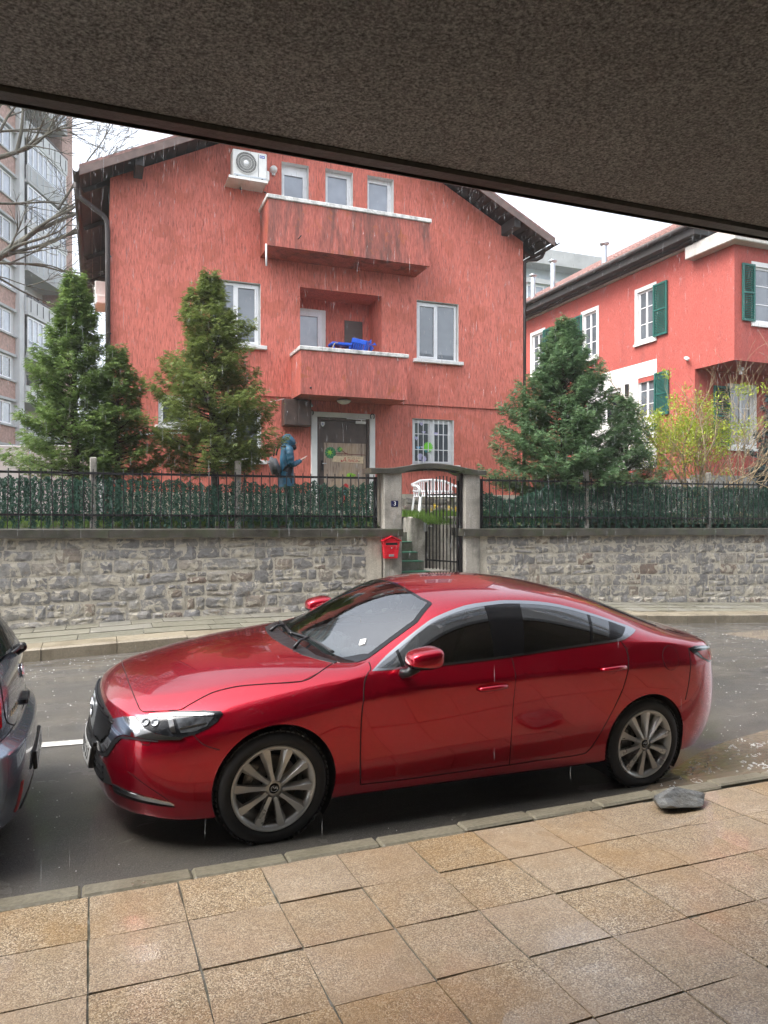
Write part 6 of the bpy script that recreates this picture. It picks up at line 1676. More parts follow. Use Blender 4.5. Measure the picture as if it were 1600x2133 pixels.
SH = [(4.815, 3.985), (4.815, 3.925), (4.835, 3.89), (4.860, 3.872), (4.885, 3.89), (4.906, 3.925), (4.906, 3.985)]
q = print_('shield_sticker', M['plate_white'], SH, YP); q2 = print_('sticker_print', M['plate_blue'], star(4.862, 3.935, .022, 6, .5), YP - .0016)
mb = MB(); mb.bbox(4.825, 4.865, HN + .02, HN + .052, 2.86, 3.10, .008); q = mb.build('handle_plate', M['black_iron']); q.parent = dr
mb = MB(); mb.smooth = True; mb.tube([(4.845, HN + .03, 3.02), (4.845, HN - .02, 3.02), (4.93, HN - .025, 3.02)], .010, 8); q = mb.build('door_handle', M['grey_metal']); q.parent = dr
for n_, (hx, hz) in enumerate(((6.06, 4.16), (4.565, 4.18))):
    mb = MB(); mb.smooth = True; mb.tube([(hx + .050 * math.cos(t), HN - .022, hz + .055 * math.sin(t) * (1 if math.sin(t) > 0 else 1.25)) for t in np.linspace(R(-52), R(232), 15)], .011, 6)
    tag(mb.build('horseshoe', M['black_iron']), ('horseshoe nailed to the top right corner of the door surround', 'horseshoe nailed to the top left corner of the door surround by the brown cupboard')[n_], 'horseshoe', 'horseshoes over the door')

# fittings on the facade
cab = empty('meter_cupboard', (4.19, HN, 4.13), 'brown boarded meter cupboard on the wall left of the door', 'cupboard')
mb = MB(); mb.bbox(-.31, .31, -.26, .02, -.295, .295, .006); mb.build('carcass', M['brown_wood'], cab)
for k in range(2):
    mb = MB(); mb.bbox(-.295 + .30 * k, -.005 + .30 * k, -.275, -.262, -.28, .28, .004); mb.build('cupboard_door', M['brown_wood'], cab)
mb = MB(); mb.bbox(-.25, -.235, -.285, -.274, -.01, .02, .003); mb.build('catch', M['grey_metal'], cab)
lp_ = empty('porch_lamp', (5.22, 15.98, 4.452), 'round flat porch lamp under the lower balcony', 'lamp')
mb = MB(); mb.smooth = True; mb.lathe([(.0, -.005), (.10, -.005), (.16, -.02), (.165, -.035)], 28); mb.build('lamp_base', M['grey_metal'], lp_)
mb = MB(); mb.smooth = True; mb.lathe([(.158, -.035), (.13, -.075), (.07, -.10), (.0005, -.108)], 28); mb.build('lamp_shade', M['ac_body'], lp_)
tag(lp_, None)
cm = empty('security_camera', (4.56, HN + .02, 4.33), 'small grey camera between the brown cupboard and the door', 'camera')
mb = MB(); mb.smooth = True; mb.tube([(0, 0, .03), (0, -.06, .02), (.0, -.12, -.01)], [.022, .026, .030], 10); mb.build('camera_body', M['grey_metal'], cm)
mb = MB(); mb.bbox(-.025, .025, -.012, .02, .01, .08, .004); mb.build('mount', M['grey_metal'], cm)

def ac_unit(name, loc, label, rz=0.0, w=.74, h=.58, label_blue=True):
    a = empty(name, loc, label, 'air conditioner', 'outdoor air conditioning units', (0, 0, rz))
    mb = MB(); mb.bbox(0, w, -.30, 0, 0, h, .018); mb.bbox(w - .01, w + .065, -.27, -.03, .02, .24, .02); mb.build('casing', M['ac_body'], a)
    cx, cz, r = .285 * w / .74, .31 * h / .58, .232 * h / .58
    mb = MB(); mb.smooth = True; mb.lathe([(.001, 0), (r * .98, 0), (r * .98, .006)], 40, Matrix.Translation((cx, -.302, cz)) @ Matrix.Rotation(R(90), 4, 'X')); mb.build('fan_opening', M['ac_dark'], a)
    mb = MB(); mb.smooth = True
    for rr in (.995, .76, .52): mb.tube([(cx + r * rr * math.cos(t), -.316, cz + r * rr * math.sin(t)) for t in np.linspace(0, 2 * math.pi, 41)], .004 if rr < .9 else .009, 5)
    for k in range(44):
        t = 2 * math.pi * k / 44; mb.tube([(cx + r * (.22 + .78 * q) * math.cos(t + .55 * q), -.318, cz + r * (.22 + .78 * q) * math.sin(t + .55 * q)) for q in (0, .33, .66, 1)], .0032, 4)
    tag(mb.build('fan_grille', M['ac_body'], a), kind='stuff')
    mb = MB(); mb.smooth = True; mb.lathe([(.001, .028), (r * .22, .028), (r * .24, .02), (r * .24, .004)], 24, Matrix.Translation((cx, -.300, cz)) @ Matrix.Rotation(R(90), 4, 'X')); mb.build('hub_disc', M['white_plastic'], a)
    mb = MB(); mb.bbox(.545, .555, -.3035, -.299, .04, h - .04, .001); mb.build('panel_joint', M['ac_dark'], a)
    mb = MB(); mb.bbox(.02, w - .02, -.306, -.299, .012, .045, .002); mb.build('base_rail', M['grey_metal'], a)
    if label_blue:
        mb = MB(); mb.box(.578, .690, -.3025, -.3005, h - .115, h - .055); b_ = mb.build('maker_label', M['plate_blue'], a)
        mb = MB(); [mb.box(.592 + k * .03, .612 + k * .03, -.3035, -.3024, h - .097, h - .076) for k in range(3)]; tag(mb.build('label_print', M['plate_white'], b_), kind='stuff')
    return a
ac = ac_unit('air_conditioner', (2.70, 16.20, 9.10), 'white air conditioner with a round fan grille on the gable by the top windows')
mb = MB(); V = [(-.10, -.36, -.05), (.74, -.36, -.05), (.74, -.36, -.09), (-.10, -.36, -.09), (-.10, .18, -.06), (.74, .18, -.06), (.74, .18, -.10), (-.10, .18, -.10)]
mb.box(-.10, .735, -.40, .19, -.062, -.050); mb.box(-.10, .735, -.408, -.40, -.10, -.045); mb.build('drip_tray', M['ac_body'], ac)
for x in (.08, .62):
    mb = MB(); mb.bar((x, .19, -.03), (x, -.38, -.03), .035); mb.bar((x + .08, -.36, -.30), (x + .16, .19, -.03), .028); mb.build('bracket', M['black_iron'], ac)
lb = empty('wall_light', (3.69, HN, 9.59), 'small round bulkhead light with a sensor beside the air conditioner', 'lamp')
mb = MB(); mb.smooth = True; mb.lathe([(.001, .11), (.045, .105), (.078, .07), (.085, .02), (.085, 0)], 24, Matrix.Rotation(R(90), 4, 'X')); mb.build('globe', M['ac_body'], lb)
mb = MB(); mb.bbox(-.035, .035, -.06, 0, -.14, -.085, .008); mb.build('sensor', M['plate_white'], lb)
mb = MB(); mb.smooth = True; mb.lathe([(.001, .066), (.012, .066), (.014, .058)], 12, Matrix.Translation((0, 0, -.11)) @ Matrix.Rotation(R(90), 4, 'X')); mb.build('sensor_eye', M['ac_dark'], lb)
ac2 = ac_unit('air_conditioner', (.24, 21.6, 7.35), 'grey air conditioner on the left flank of the red house under the eaves', R(-90), .8, .62, False)
mb = MB(); mb.smooth = True; mb.tube([(.45, HN + .01, 3.50), (.74, HN + .01, 3.50), (1.2, HN + .01, 3.58), (2.2, HN + .01, 3.62)], .022, 6); rel(mb.build('wall_pipe', M['white_pvc']), house)
mb = MB(); mb.smooth = True; mb.tube([(3.2, 16.38, 4.15), (3.6, 16.3, 4.36), (3.9, 16.2, 4.43)], .006, 5); rel(mb.build('cable', M['white_pvc']), house)

# blue plastic toys on the lower balcony
cr_ = empty('toy_crate', (5.55, 15.93, 5.50), 'bright blue slatted plastic crate tipped on the lower balcony', 'crate')
cr_.rotation_euler = (R(8), R(14), R(-32))
mb = MB()
for k in range(7): mb.bbox(-.17 + k * .05, -.145 + k * .05, -.13, -.115, -.04, .27, .004); mb.bbox(-.17 + k * .05, -.145 + k * .05, .115, .13, -.04, .27, .004)
mb.bbox(-.18, .18, -.135, .135, .23, .33, .012); mb.bbox(-.18, -.165, -.13, .13, -.04, .25, .004); mb.bbox(.165, .18, -.13, .13, -.04, .25, .004); mb.bbox(-.18, .18, -.13, .13, -.07, -.04, .006)
mb.build('crate_frame', M['blue_plastic'], cr_)
cc = empty('toy_table', (5.12, 15.95, 5.54), 'flat dark blue plastic toy table left of the crate on the lower balcony', 'table')
mb = MB(); mb.bbox(-.24, .24, -.16, .16, .10, .17, .02); mb.build('top', M['blue_plastic'], cc)
for x in (-.20, .20):
    for y in (-.12, .12):
        mb = MB(); mb.bar((x, y, .11), (x * .85, y, -.03), .035); mb.build('leg', M['blue_plastic'], cc)
mb = MB(); mb.smooth = True; mb.tube([(-.23, -.17, .02), (-.18, -.17, .13), (-.10, -.17, .15)], .006, 5); mb.build('cord', M['yellow_petal'], cc)
cb_ = empty('toy_windmill', (5.86, 15.95, 5.60), 'small blue plastic toy with pointed wings right of the crate on the lower balcony', 'toy')
mb = MB(); mb.bbox(-.03, .03, -.03, .03, -.1, .12, .01); mb.build('post', M['blue_plastic'], cb_)
for q in range(4):
    mb = MB(); t = R(q * 90 + 20); mb.prism([(0, 0), (.13 * math.cos(t - .35), .13 * math.sin(t - .35)), (.10 * math.cos(t + .3), .10 * math.sin(t + .3))], 'y', -.045, -.032); w_ = mb.build('wing', M['blue_plastic'], cb_); w_.location = (0, 0, .13)

# ================================================================== THE VILLA ON THE RIGHT
VX, VN = 16.47, 15.6          # street corner of its upper storey
VZ0, VZ1 = 1.6, 9.75
villa = empty('red_villa', (VX + 4, VN + 6, 1.6), 'deep red villa with green shutters and a tiled hip roof at the right', 'house')
VD, VW = 19.0, 12.0
def wall_x(mb, x, y0, y1, z0, z1, holes, depth):
    """wall facing -x with openings (y0,y1,z0,z1)"""
    ys_ = sorted(set([y0, y1] + [q for h in holes for q in h[:2]])); zs = sorted(set([z0, z1] + [q for h in holes for q in h[2:4]]))
    for i in range(len(ys_) - 1):
        for j in range(len(zs) - 1):
            ym, zm = (ys_[i] + ys_[i + 1]) / 2, (zs[j] + zs[j + 1]) / 2
            if any(h[0] < ym < h[1] and h[2] < zm < h[3] for h in holes): continue
            mb.add([(x, ys_[i], zs[j]), (x, ys_[i], zs[j + 1]), (x, ys_[i + 1], zs[j + 1]), (x, ys_[i + 1], zs[j])], [(0, 1, 2, 3)])
    mb.cur = 1
    for a, b, lo, hi in [h[:4] for h in holes]:
        mb.add([(x, a, lo), (x, b, lo), (x, b, hi), (x, a, hi), (x + depth, a, lo), (x + depth, b, lo), (x + depth, b, hi), (x + depth, a, hi)], [(0, 1, 5, 4), (1, 2, 6, 5), (2, 3, 7, 6), (3, 0, 4, 7)])
    mb.cur = 0
SIDEH = [(18.78, 19.52, 7.45, 9.05), (21.66, 22.42, 7.45, 9.05), (25.0, 25.8, 7.45, 9.05), (18.72, 19.50, 4.95, 6.25), (20.35, 21.25, 3.6, 6.1)]
FRONTH = [(17.22, 18.50, 7.25, 8.80), (20.3, 21.6, 7.25, 8.80), (23.6, 24.9, 7.25, 8.80)]
mb = MB(); wall_x(mb, VX, VN, VN + VD, 6.12, VZ1, [h for h in SIDEH if h[2] > 6.5], .16)
ys = [q for h in SIDEH if h[2] < 6.5 for q in h[:2]]
lowH = [h for h in SIDEH if h[2] < 6.5]; lowH = [(a, b, lo, min(hi, 6.1)) for a, b, lo, hi in lowH]
wall_x(mb, VX, 17.05, VN + VD, VZ0, 6.12, lowH, .16)
def wall_y(mb, y, x0, x1, z0, z1, holes, depth):
    xs_ = sorted(set([x0, x1] + [q for h in holes for q in h[:2]])); zs = sorted(set([z0, z1] + [q for h in holes for q in h[2:4]]))
    for i in range(len(xs_) - 1):
        for j in range(len(zs) - 1):
            xm, zm = (xs_[i] + xs_[i + 1]) / 2, (zs[j] + zs[j + 1]) / 2
            if any(h[0] < xm < h[1] and h[2] < zm < h[3] for h in holes): continue
            mb.add([(xs_[i], y, zs[j]), (xs_[i + 1], y, zs[j]), (xs_[i + 1], y, zs[j + 1]), (xs_[i], y, zs[j + 1])], [(0, 1, 2, 3)])
    mb.cur = 1
    for a, b, lo, hi in [h[:4] for h in holes]:
        mb.add([(a, y, lo), (b, y, lo), (b, y, hi), (a, y, hi), (a, y + depth, lo), (b, y + depth, lo), (b, y + depth, hi), (a, y + depth, hi)], [(0, 4, 5, 1), (1, 5, 6, 2), (2, 6, 7, 3), (3, 7, 4, 0)])
    mb.cur = 0
wall_y(mb, VN, VX, VX + VW, 6.12, VZ1, FRONTH, .16)
VL = 17.05           # the ground floor stands back under the upper storey
LOWF = [(17.85, 18.75, 3.9, 5.65), (20.5, 21.7, 3.9, 5.65)]
wall_y(mb, VL, VX, VX + VW, VZ0, 6.12, LOWF, .16)
mb.add([(VX, VN, 6.12), (VX + VW, VN, 6.12), (VX + VW, VL, 6.12), (VX, VL, 6.12)], [(0, 3, 2, 1)])
mb.add([(VX + VW, VN, VZ0), (VX + VW, VN + VD, VZ0), (VX + VW, VN + VD, VZ1), (VX + VW, VN, VZ1)], [(0, 1, 2, 3)])
rel(mb.build('wall', [M['stucco_villa'], M['white_paint']]), villa)
mb = MB(); mb.box(VX - .02, VX + VW, VL - .03, VL + .2, VZ0 - .5, 3.0); mb.box(VX - .025, VX + .2, VL - .02, VN + VD, VZ0 - .5, 2.9); rel(mb.build('plinth', M['plinth']), villa)
mb = MB(); mb.box(VX - .012, VX + .1, 18.64, 22.2, 3.3, 4.94); mb.box(VX - .012, VX + .1, 18.64, 18.715, 4.941, 6.74); mb.box(VX - .012, VX + .1, 19.505, 20.345, 4.941, 6.74); mb.box(VX - .012, VX + .1, 18.716, 19.504, 6.255, 6.74); mb.box(VX - .012, VX + .1, 20.346, 21.4, 6.105, 6.74); mb.box(VX - .012, VX + .1, 21.255, 22.2, 4.941, 6.60)
rel(mb.build('white_panel', M['white_paint']), villa)
def vwindow(kind, a, b, lo, hi, shut, surround=True, glass_=None):
    """casement with glazing bars on the side (x) or front (y) wall; shut: list of (shutter start, end)"""
    glass_ = glass_ or M['glass']; y = VL if hi < 6.1 and kind == 'y' else VN
    def B(mb, p0, p1, d0, d1, z0, z1):
        if kind == 'x': mb.box(VX + d0, VX + d1, p0, p1, z0, z1)
        else: mb.box(p0, p1, y + d0, y + d1, z0, z1)
    mb = MB(); f = .06
    B(mb, a, a + f, .05, .12, lo, hi); B(mb, b - f, b, .05, .12, lo, hi); B(mb, a + f, b - f, .05, .12, hi - f, hi); B(mb, a + f, b - f, .05, .12, lo, lo + f)
    m_ = (a + b) / 2; B(mb, m_ - .035, m_ + .035, .045, .115, lo + f, hi - f)
    fr = rel(mb.build('window', M['white_pvc']), villa)
    mb = MB()
    for k in (1, 2): z = lo + (hi - lo) * k / 3; B(mb, a + f, m_ - .035, .06, .10, z - .012, z + .012); B(mb, m_ + .035, b - f, .06, .10, z - .012, z + .012)
    q = tag(mb.build('glazing_bars', M['white_pvc']), kind='stuff'); q.parent = fr
    mb = MB(); B(mb, a + f, b - f, .075, .09, lo + f, hi - f); q = mb.build('pane', glass_); q.parent = fr
    if surround:
        mb = MB(); s = .13
        B(mb, a - s, a - .001, -.022, .02, lo - s, hi + s); B(mb, b + .001, b + s, -.022, .02, lo - s, hi + s); B(mb, a, b, -.022, .02, hi + .001, hi + s); B(mb, a - s - .03, b + s + .03, -.06, .02, lo - s - .05, lo - .001) if False else B(mb, a, b, -.022, .02, lo - s, lo - .001)
        rel(mb.build('window_surround', M['white_paint']), villa)
        mb = MB(); B(mb, a - s - .02, b + s + .02, -.075, -.023, lo - s - .015, lo - s + .06); rel(mb.build('window_sill', M['sill']), villa)
    for s0, s1 in shut:
        mb = MB(); z0, z1 = lo - .02, hi + .03; e = .055; d0, d1 = -.075, -.03
        B(mb, s0, s0 + e, d0, d1, z0, z1); B(mb, s1 - e, s1, d0, d1, z0, z1)
        for z in (z0, (z0 + z1) / 2 - e / 2, z1 - e): B(mb, s0 + e, s1 - e, d0 + .002, d1 - .002, z, z + e)
        sh = rel(mb.build('shutter', M['shutter']), villa)
        mb = MB(); nsl = 30
        for k in range(nsl):
            z = z0 + e + (z1 - z0 - 2 * e) * (k + .5) / nsl
            c = ((VX + (d0 + d1) / 2, (s0 + s1) / 2, z) if kind == 'x' else ((s0 + s1) / 2, y + (d0 + d1) / 2, z)); L = s1 - s0 - 2 * e
            mb.obox(c, (.006, L, .042) if kind == 'x' else (L, .006, .042), Matrix.Rotation(R(38), 3, 'Y') if kind == 'x' else Matrix.Rotation(R(-38), 3, 'X'))
        q = tag(mb.build('louvres', M['shutter']), kind='stuff'); q.parent = sh
vwindow('x', *SIDEH[0], [(18.14, 18.75)]); vwindow('x', *SIDEH[1], [(22.45, 23.05)]); vwindow('x', *SIDEH[2], [(24.3, 24.95)])
vwindow('x', *SIDEH[3], [(18.08, 18.70)], False)
vwindow('y', *FRONTH[0], [(16.72, 17.18)]); vwindow('y', *FRONTH[1], [(19.7, 20.25), (21.65, 22.2)]); vwindow('y', *FRONTH[2], [(23.0, 23.55)])
vwindow('y', *LOWF[0], [(17.15, 17.80)]); vwindow('y', *LOWF[1], [(19.85, 20.42), (21.75, 22.3)])
mb = MB(); mb.box(VX + .06, VX + .12, 20.36, 21.24, 3.6, 6.09); vd = rel(mb.build('side_door', M['white_pvc']), villa)
mb = MB(); mb.box(VX + .052, VX + .058, 20.46, 21.14, 4.4, 5.98); q = mb.build('pane', M['glass_dark']); q.parent = vd
mb = MB(); mb.bbox(VX - .10, VX, 19.94, 20.06, 5.75, 6.15, .01); rel(mb.build('wall_lantern', M['black_iron']), villa)
# eaves: pale moulding, dark boxed soffit, gutter; hip roof of clay tiles
mb = MB(); mb.box(VX - .10, VX + VW, VN + 1.55, VN + VD, VZ1, VZ1 + .12); rel(mb.build('eaves_moulding', M['white_cornice']), villa)
mb = MB(); mb.box(VX - .55, VX + VW, VN + .9, VN + VD + .5, VZ1 + .121, VZ1 + .42); mb.box(VX - .30, VX + VW, VN + 1.2, VN + VD + .3, VZ1 + .06, VZ1 + .12); rel(mb.build('boxed_eaves', M['soffit_wood']), villa)
mb = MB(); mb.bbox(VX - .32, VX + VW, VN - .32, VN + 1.52, VZ1 - .42, VZ1 - .05, .02); mb.box(VX - .12, VX + VW, VN - .12, VN + 1.4, VZ1 - .05, VZ1 + .06); rel(mb.build('concrete_cornice', M['white_cornice']), villa)
mb = MB(); mb.smooth = True; mb.tube([(VX - .62, VN + .85, VZ1 + .40), (VX - .62, VN + VD + .5, VZ1 + .40)], .075, 10); mb.tube([(VX - .60, VN + .83, VZ1 + .40), (VX + VW, VN + .83, VZ1 + .40)], .075, 10); rel(mb.build('gutter', M['gutter']), villa)
mb = MB(); mb.smooth = True; mb.tube([(VX - .1, 31.0, VZ1), (VX - .1, 31.0, 2)], .06, 8); mb.tube([(VX - .08, 26.9, VZ1), (VX - .08, 26.9, 2)], .06, 8); rel(mb.build('downpipe', M['gutter']), villa)
def tiled_slope(P0, P1, Q0, Q1, nrow, ncol, name):
    """slope between eave P0-P1 and top Q0-Q1; each row of tiles laps the one below, rolls modelled along the row"""
    P0, P1, Q0, Q1 = map(Vector, (P0, P1, Q0, Q1)); nrm = (P1 - P0).cross(Q0 - P0).normalized()
    if nrm.z < 0: nrm = -nrm
    V = []; F = []; nc = ncol * 3
    for r_ in range(nrow):
        for e, (t, h) in enumerate(((r_ / nrow, .05), ((r_ + 1.02) / nrow, .012), (r_ / nrow, -.01))):
            a, b = P0 + (Q0 - P0) * t, P1 + (Q1 - P1) * t
            for k in range(nc + 1):
                V.append(a + (b - a) * (k / nc) + nrm * (h + (.028 if k % 3 == 1 else .0) + rnd.uniform(-.003, .003)))
        o = r_ * 3 * (nc + 1)
        for k in range(nc):
            F.append((o + k, o + k + 1, o + nc + 2 + k, o + nc + 1 + k)); F.append((o + k, o + 2 * (nc + 1) + k, o + 2 * (nc + 1) + k + 1, o + k + 1))
    o = np_mesh(name, np.array([tuple(v) for v in V]), np.array(F), M['roof_tile']); return tag(rel(o, villa), kind='stuff')
ez = VZ1 + .42; E0 = (VX - .62, VN + .85, ez)
tiled_slope((VX - .62, VN + VD + .6, ez), E0, (VX + 5.6, VN + VD - 5.5, ez + 3.5), (VX + 5.6, VN + 7.0, ez + 3.5), 22, 62, 'roof_tiles')
tiled_slope(E0, (VX + VW, VN + .85, ez), (VX + 5.6, VN + 7.0, ez + 3.5), (VX + 5.7, VN + 7.0, ez + 3.5), 22, 40, 'roof_tiles')
mb = MB(); mb.smooth = True
for k in range(26):
    t = k / 26; p = Vector(E0).lerp(Vector((VX + 5.6, VN + 7.0, ez + 3.5)), t); p2 = Vector(E0).lerp(Vector((VX + 5.6, VN + 7.0, ez + 3.5)), t + .05); mb.tube([p + Vector((0, 0, .05)), p2 + Vector((0, 0, .08))], [.10, .085], 8)
rel(tag(mb.build('hip_tiles', M['roof_tile']), kind='stuff'), villa)
for k, (x, y, h) in enumerate(((16.6, 21.4, .75), (16.55, 26.6, .9), (16.75, 26.2, 1.0), (16.9, 25.0, 1.15))):
    z = ez + (x - VX + .62) * .56; mb = MB(); mb.smooth = True; r_ = .10
    mb.lathe([(r_, -.1), (r_, h - .12), (r_ * .9, h - .10)], 14, Matrix.Translation((x, y, z))); mb.lathe([(r_ * .3, h - .16), (r_ * 1.7, h - .04), (r_ * 1.7, h), (.001, h + .06)], 14, Matrix.Translation((x, y, z))); rel(mb.build('flue', M['grey_metal']), villa)
vc = empty('security_camera', (VX - .02, 17.33, 6.47), 'small white security camera on the side wall of the villa', 'camera')
mb = MB(); mb.smooth = True; mb.tube([(.02, 0, .05), (-.08, 0, .03), (-.10, -.10, -.02), (-.10, -.16, -.04)], [.03, .04, .055, .05], 10); mb.build('camera_body', M['white_plastic'], vc)
mb = MB(); mb.smooth = True; mb.lathe([(.001, 0), (.05, .0), (.05, .03)], 12); mb.build('mount', M['white_plastic'], vc)
vf = empty('floodlight', (VX + .75, VN + .5, 6.05), 'small white floodlight under the overhanging upper storey of the villa', 'lamp')
mb = MB(); mb.bbox(-.05, .05, -.10, .04, -.10, .0, .01); mb.build('lamp_head', M['white_plastic'], vf)
mb = MB(); mb.bbox(-.02, .02, -.02, .02, .0, .07, .003); mb.bbox(-.035, .035, -.05, .02, -.20, -.11, .008); mb.build('bracket', M['white_plastic'], vf)

# ================================================================== FARTHER BUILDINGS
def far_window(mbf, mbg, o, ax, up, nrm, w, h, cols=2):
    """frame and panes on a far wall: o lower left corner, ax along the wall, nrm out of it"""
    def quadbox(mb, a0, a1, z0, z1, d0, d1):
        P = [o + ax * a + up * z + nrm * d for d in (d0, d1) for a, z in ((a0, z0), (a1, z0), (a1, z1), (a0, z1))]
        mb.add(P, [(3, 2, 1, 0), (4, 5, 6, 7), (0, 1, 5, 4), (1, 2, 6, 5), (2, 3, 7, 6), (3, 0, 4, 7)])
    f = .09
    quadbox(mbf, 0, w, 0, f, 0, .06); quadbox(mbf, 0, w, h - f, h, 0, .06); quadbox(mbf, 0, f, f, h - f, 0, .06); quadbox(mbf, w - f, w, f, h - f, 0, .06)
    for k in range(1, cols): quadbox(mbf, w * k / cols - .05, w * k / cols + .05, f, h - f, 0, .06)
    quadbox(mbg, f, w - f, f, h - f, 0, .02)
# apartment slab at the left: near bay of brick spandrels, then a stack of long balconies, then a brick end wall
apt = empty('apartment_block', (-20, 52, 0), 'tall pale apartment block with brick bands and stacked balconies behind the bare tree', 'building')
ang = R(23.0)            # direction in which its facade recedes, clockwise from +y
AX = Vector((math.sin(ang), math.cos(ang), 0)); NR = Vector((math.cos(ang), -math.sin(ang), 0)); UP_ = Vector((0, 0, 1))
# reference: the pier between bay and balconies
PB = Vector((-5.45, 49.2, 0))
def abox(mb, s0, s1, d0, d1, z0, z1):
    P = [PB + AX * s + NR * d + UP_ * z for z in (z0, z1) for s, d in ((s0, d0), (s1, d0), (s1, d1), (s0, d1))]
    mb.add(P, [(0, 3, 2, 1), (4, 5, 6, 7), (0, 1, 5, 4), (1, 2, 6, 5), (2, 3, 7, 6), (3, 0, 4, 7)])
mb = MB(); abox(mb, -14, 6.6, -12, -.02, -1, 34); abox(mb, 0, 5.2, -.02, .02, -1, 34); rel(mb.build('wall', M['apt_white']), apt)
mb = MB(); abox(mb, 5.2, 6.7, -.02, 1.35, -1, 34); rel(mb.build('brick_end_wall', M['brick']), apt)
mb = MB(); abox(mb, -.55, 0, -.02, 1.55, -1, 34); abox(mb, -14, -13.5, -.02, 1.35, -1, 34); rel(mb.build('pier', M['apt_white']), apt)
FH = 2.62
for fl in range(13):
    z = .6 + fl * FH
    mb = MB(); abox(mb, -13.5, -.56, -.02, 1.30, z, z + 1.0); rel(mb.build('brick_band', M['brick']), apt)
    mb = MB(); abox(mb, -13.5, -.56, -.02, 1.42, z - .14, z - .001); abox(mb, -13.5, -.56, -.02, 1.42, z + 1.001, z + 1.10); rel(mb.build('band_edge', M['apt_grey']), apt)
    mb = MB(); abox(mb, -13.5, -.56, -.02, 1.20, z + 1.101, z + FH - .141); rel(mb.build('bay_wall', M['apt_white']), apt)
    for k in range(4):
        mf, mg = MB(), MB(); far_window(mf, mg, PB + AX * (-13.1 + k * 3.15) + NR * 1.20 + UP_ * (z + 1.14), AX, UP_, NR, 2.7, 1.28, 3)
        fw = rel(mf.build('window', M['white_pvc']), apt); q = mg.build('pane', M['glass_pale'] if (fl + k) % 3 else M['glass']); q.parent = fw
    # balconies
    mb = MB(); abox(mb, .02, 5.1, .03, 1.75, z - .05, z + .12); abox(mb, .02, 5.1, 1.62, 1.76, z + .12, z + (.32 if fl % 3 == 1 else .95)); ba = rel(mb.build('balcony', M['apt_white'] if fl % 2 else M['apt_grey']), apt)
    mb = MB()
    for k in range(7): s = .3 + k * .75; abox(mb, s, s + .05, 1.765, 1.79, z + .15, z + .85)
    abox(mb, .02, 5.1, 1.765, 1.80, z + 1.0, z + 1.05)
    q = tag(mb.build('railing', M['black_iron'] if fl % 2 else M['grey_metal']), kind='stuff'); q.parent = ba
    if fl % 3 == 1 or fl == 6 or fl == 8:      # glazed-in ones
        for k in range(2):
            mf, mg = MB(), MB(); far_window(mf, mg, PB + AX * (.12 + k * 2.50) + NR * 1.64 + UP_ * (z + 1.0 if fl % 3 != 1 else z + .4), AX, UP_, NR, 2.42, 1.55 if fl % 3 != 1 else 2.05, 4)
            fw = rel(mf.build('window', M['white_pvc']), apt); q = mg.build('pane', M['glass_pale']); q.parent = fw
    else:
        for k in range(2):
            mf, mg = MB(), MB(); far_window(mf, mg, PB + AX * (.5 + k * 2.4) + NR * .03 + UP_ * (z + .25), AX, UP_, NR, 1.9, 2.0, 2)
            fw = rel(mf.build('window', M['white_pvc']), apt); q = mg.build('pane', M['glass']); q.parent = fw
# pale flat-roofed block between the two red houses
wb_ = empty('white_block', (29, 52, 0), 'pale blue white flat roofed block between the red house and the villa', 'building')
mb = MB(); mb.box(23.0, 46, 56, 68, -1, 23.3); mb.box(28.5, 46, 54.8, 56, -1, 21.6); rel(mb.build('wall', M['apt_blue']), wb_)
mb = MB(); mb.box(22.4, 46.5, 54.4, 68.5, 23.301, 24.6); rel(mb.build('roof_slab', M['apt_grey']), wb_)
mb = MB(); mb.box(28.2, 46.3, 54.5, 55.99, 21.601, 22.0); rel(mb.build('canopy', M['apt_grey']), wb_)
for fl in range(6):
    for k in range(8):
        x = 24.0 + k * 2.6; yy = 56 if x < 27.5 else 54.8
        if 27.0 < x < 28.6: continue
        mf, mg = MB(), MB(); far_window(mf, mg, Vector((x, yy, 20.0 - fl * 3)), Vector((1, 0, 0)), UP_, Vector((0, -1, 0)), 1.7, 1.45, 2)
        fw = rel(mf.build('window', M['white_pvc']), wb_); q = mg.build('pane', M['glass_pale']); q.parent = fw
for x, h in ((26.6, 1.2), (30.5, 1.5), (33.0, 1.3)):
    mb = MB(); mb.box(x, x + .6, 58, 58.6, 24.6, 24.6 + h); mb.box(x - .12, x + .72, 57.9, 58.7, 24.6 + h, 24.7 + h); rel(mb.build('chimney', M['apt_grey']), wb_)
# low yard wall and play corner glimpsed at the far left
yw = empty('yard_wall', (-3, 24, 1.8), 'grey concrete yard wall far behind the left conifers', 'wall')
mb = MB()
for k in range(6): mb.bbox(-12 + k * 2.0, -10.03 + k * 2.0, 26, 26.2, 1.4, 4.0 + .05 * (k % 2), .02)
rel(tag(mb.build('wall_panels', M['apt_grey']), kind='stuff'), yw)

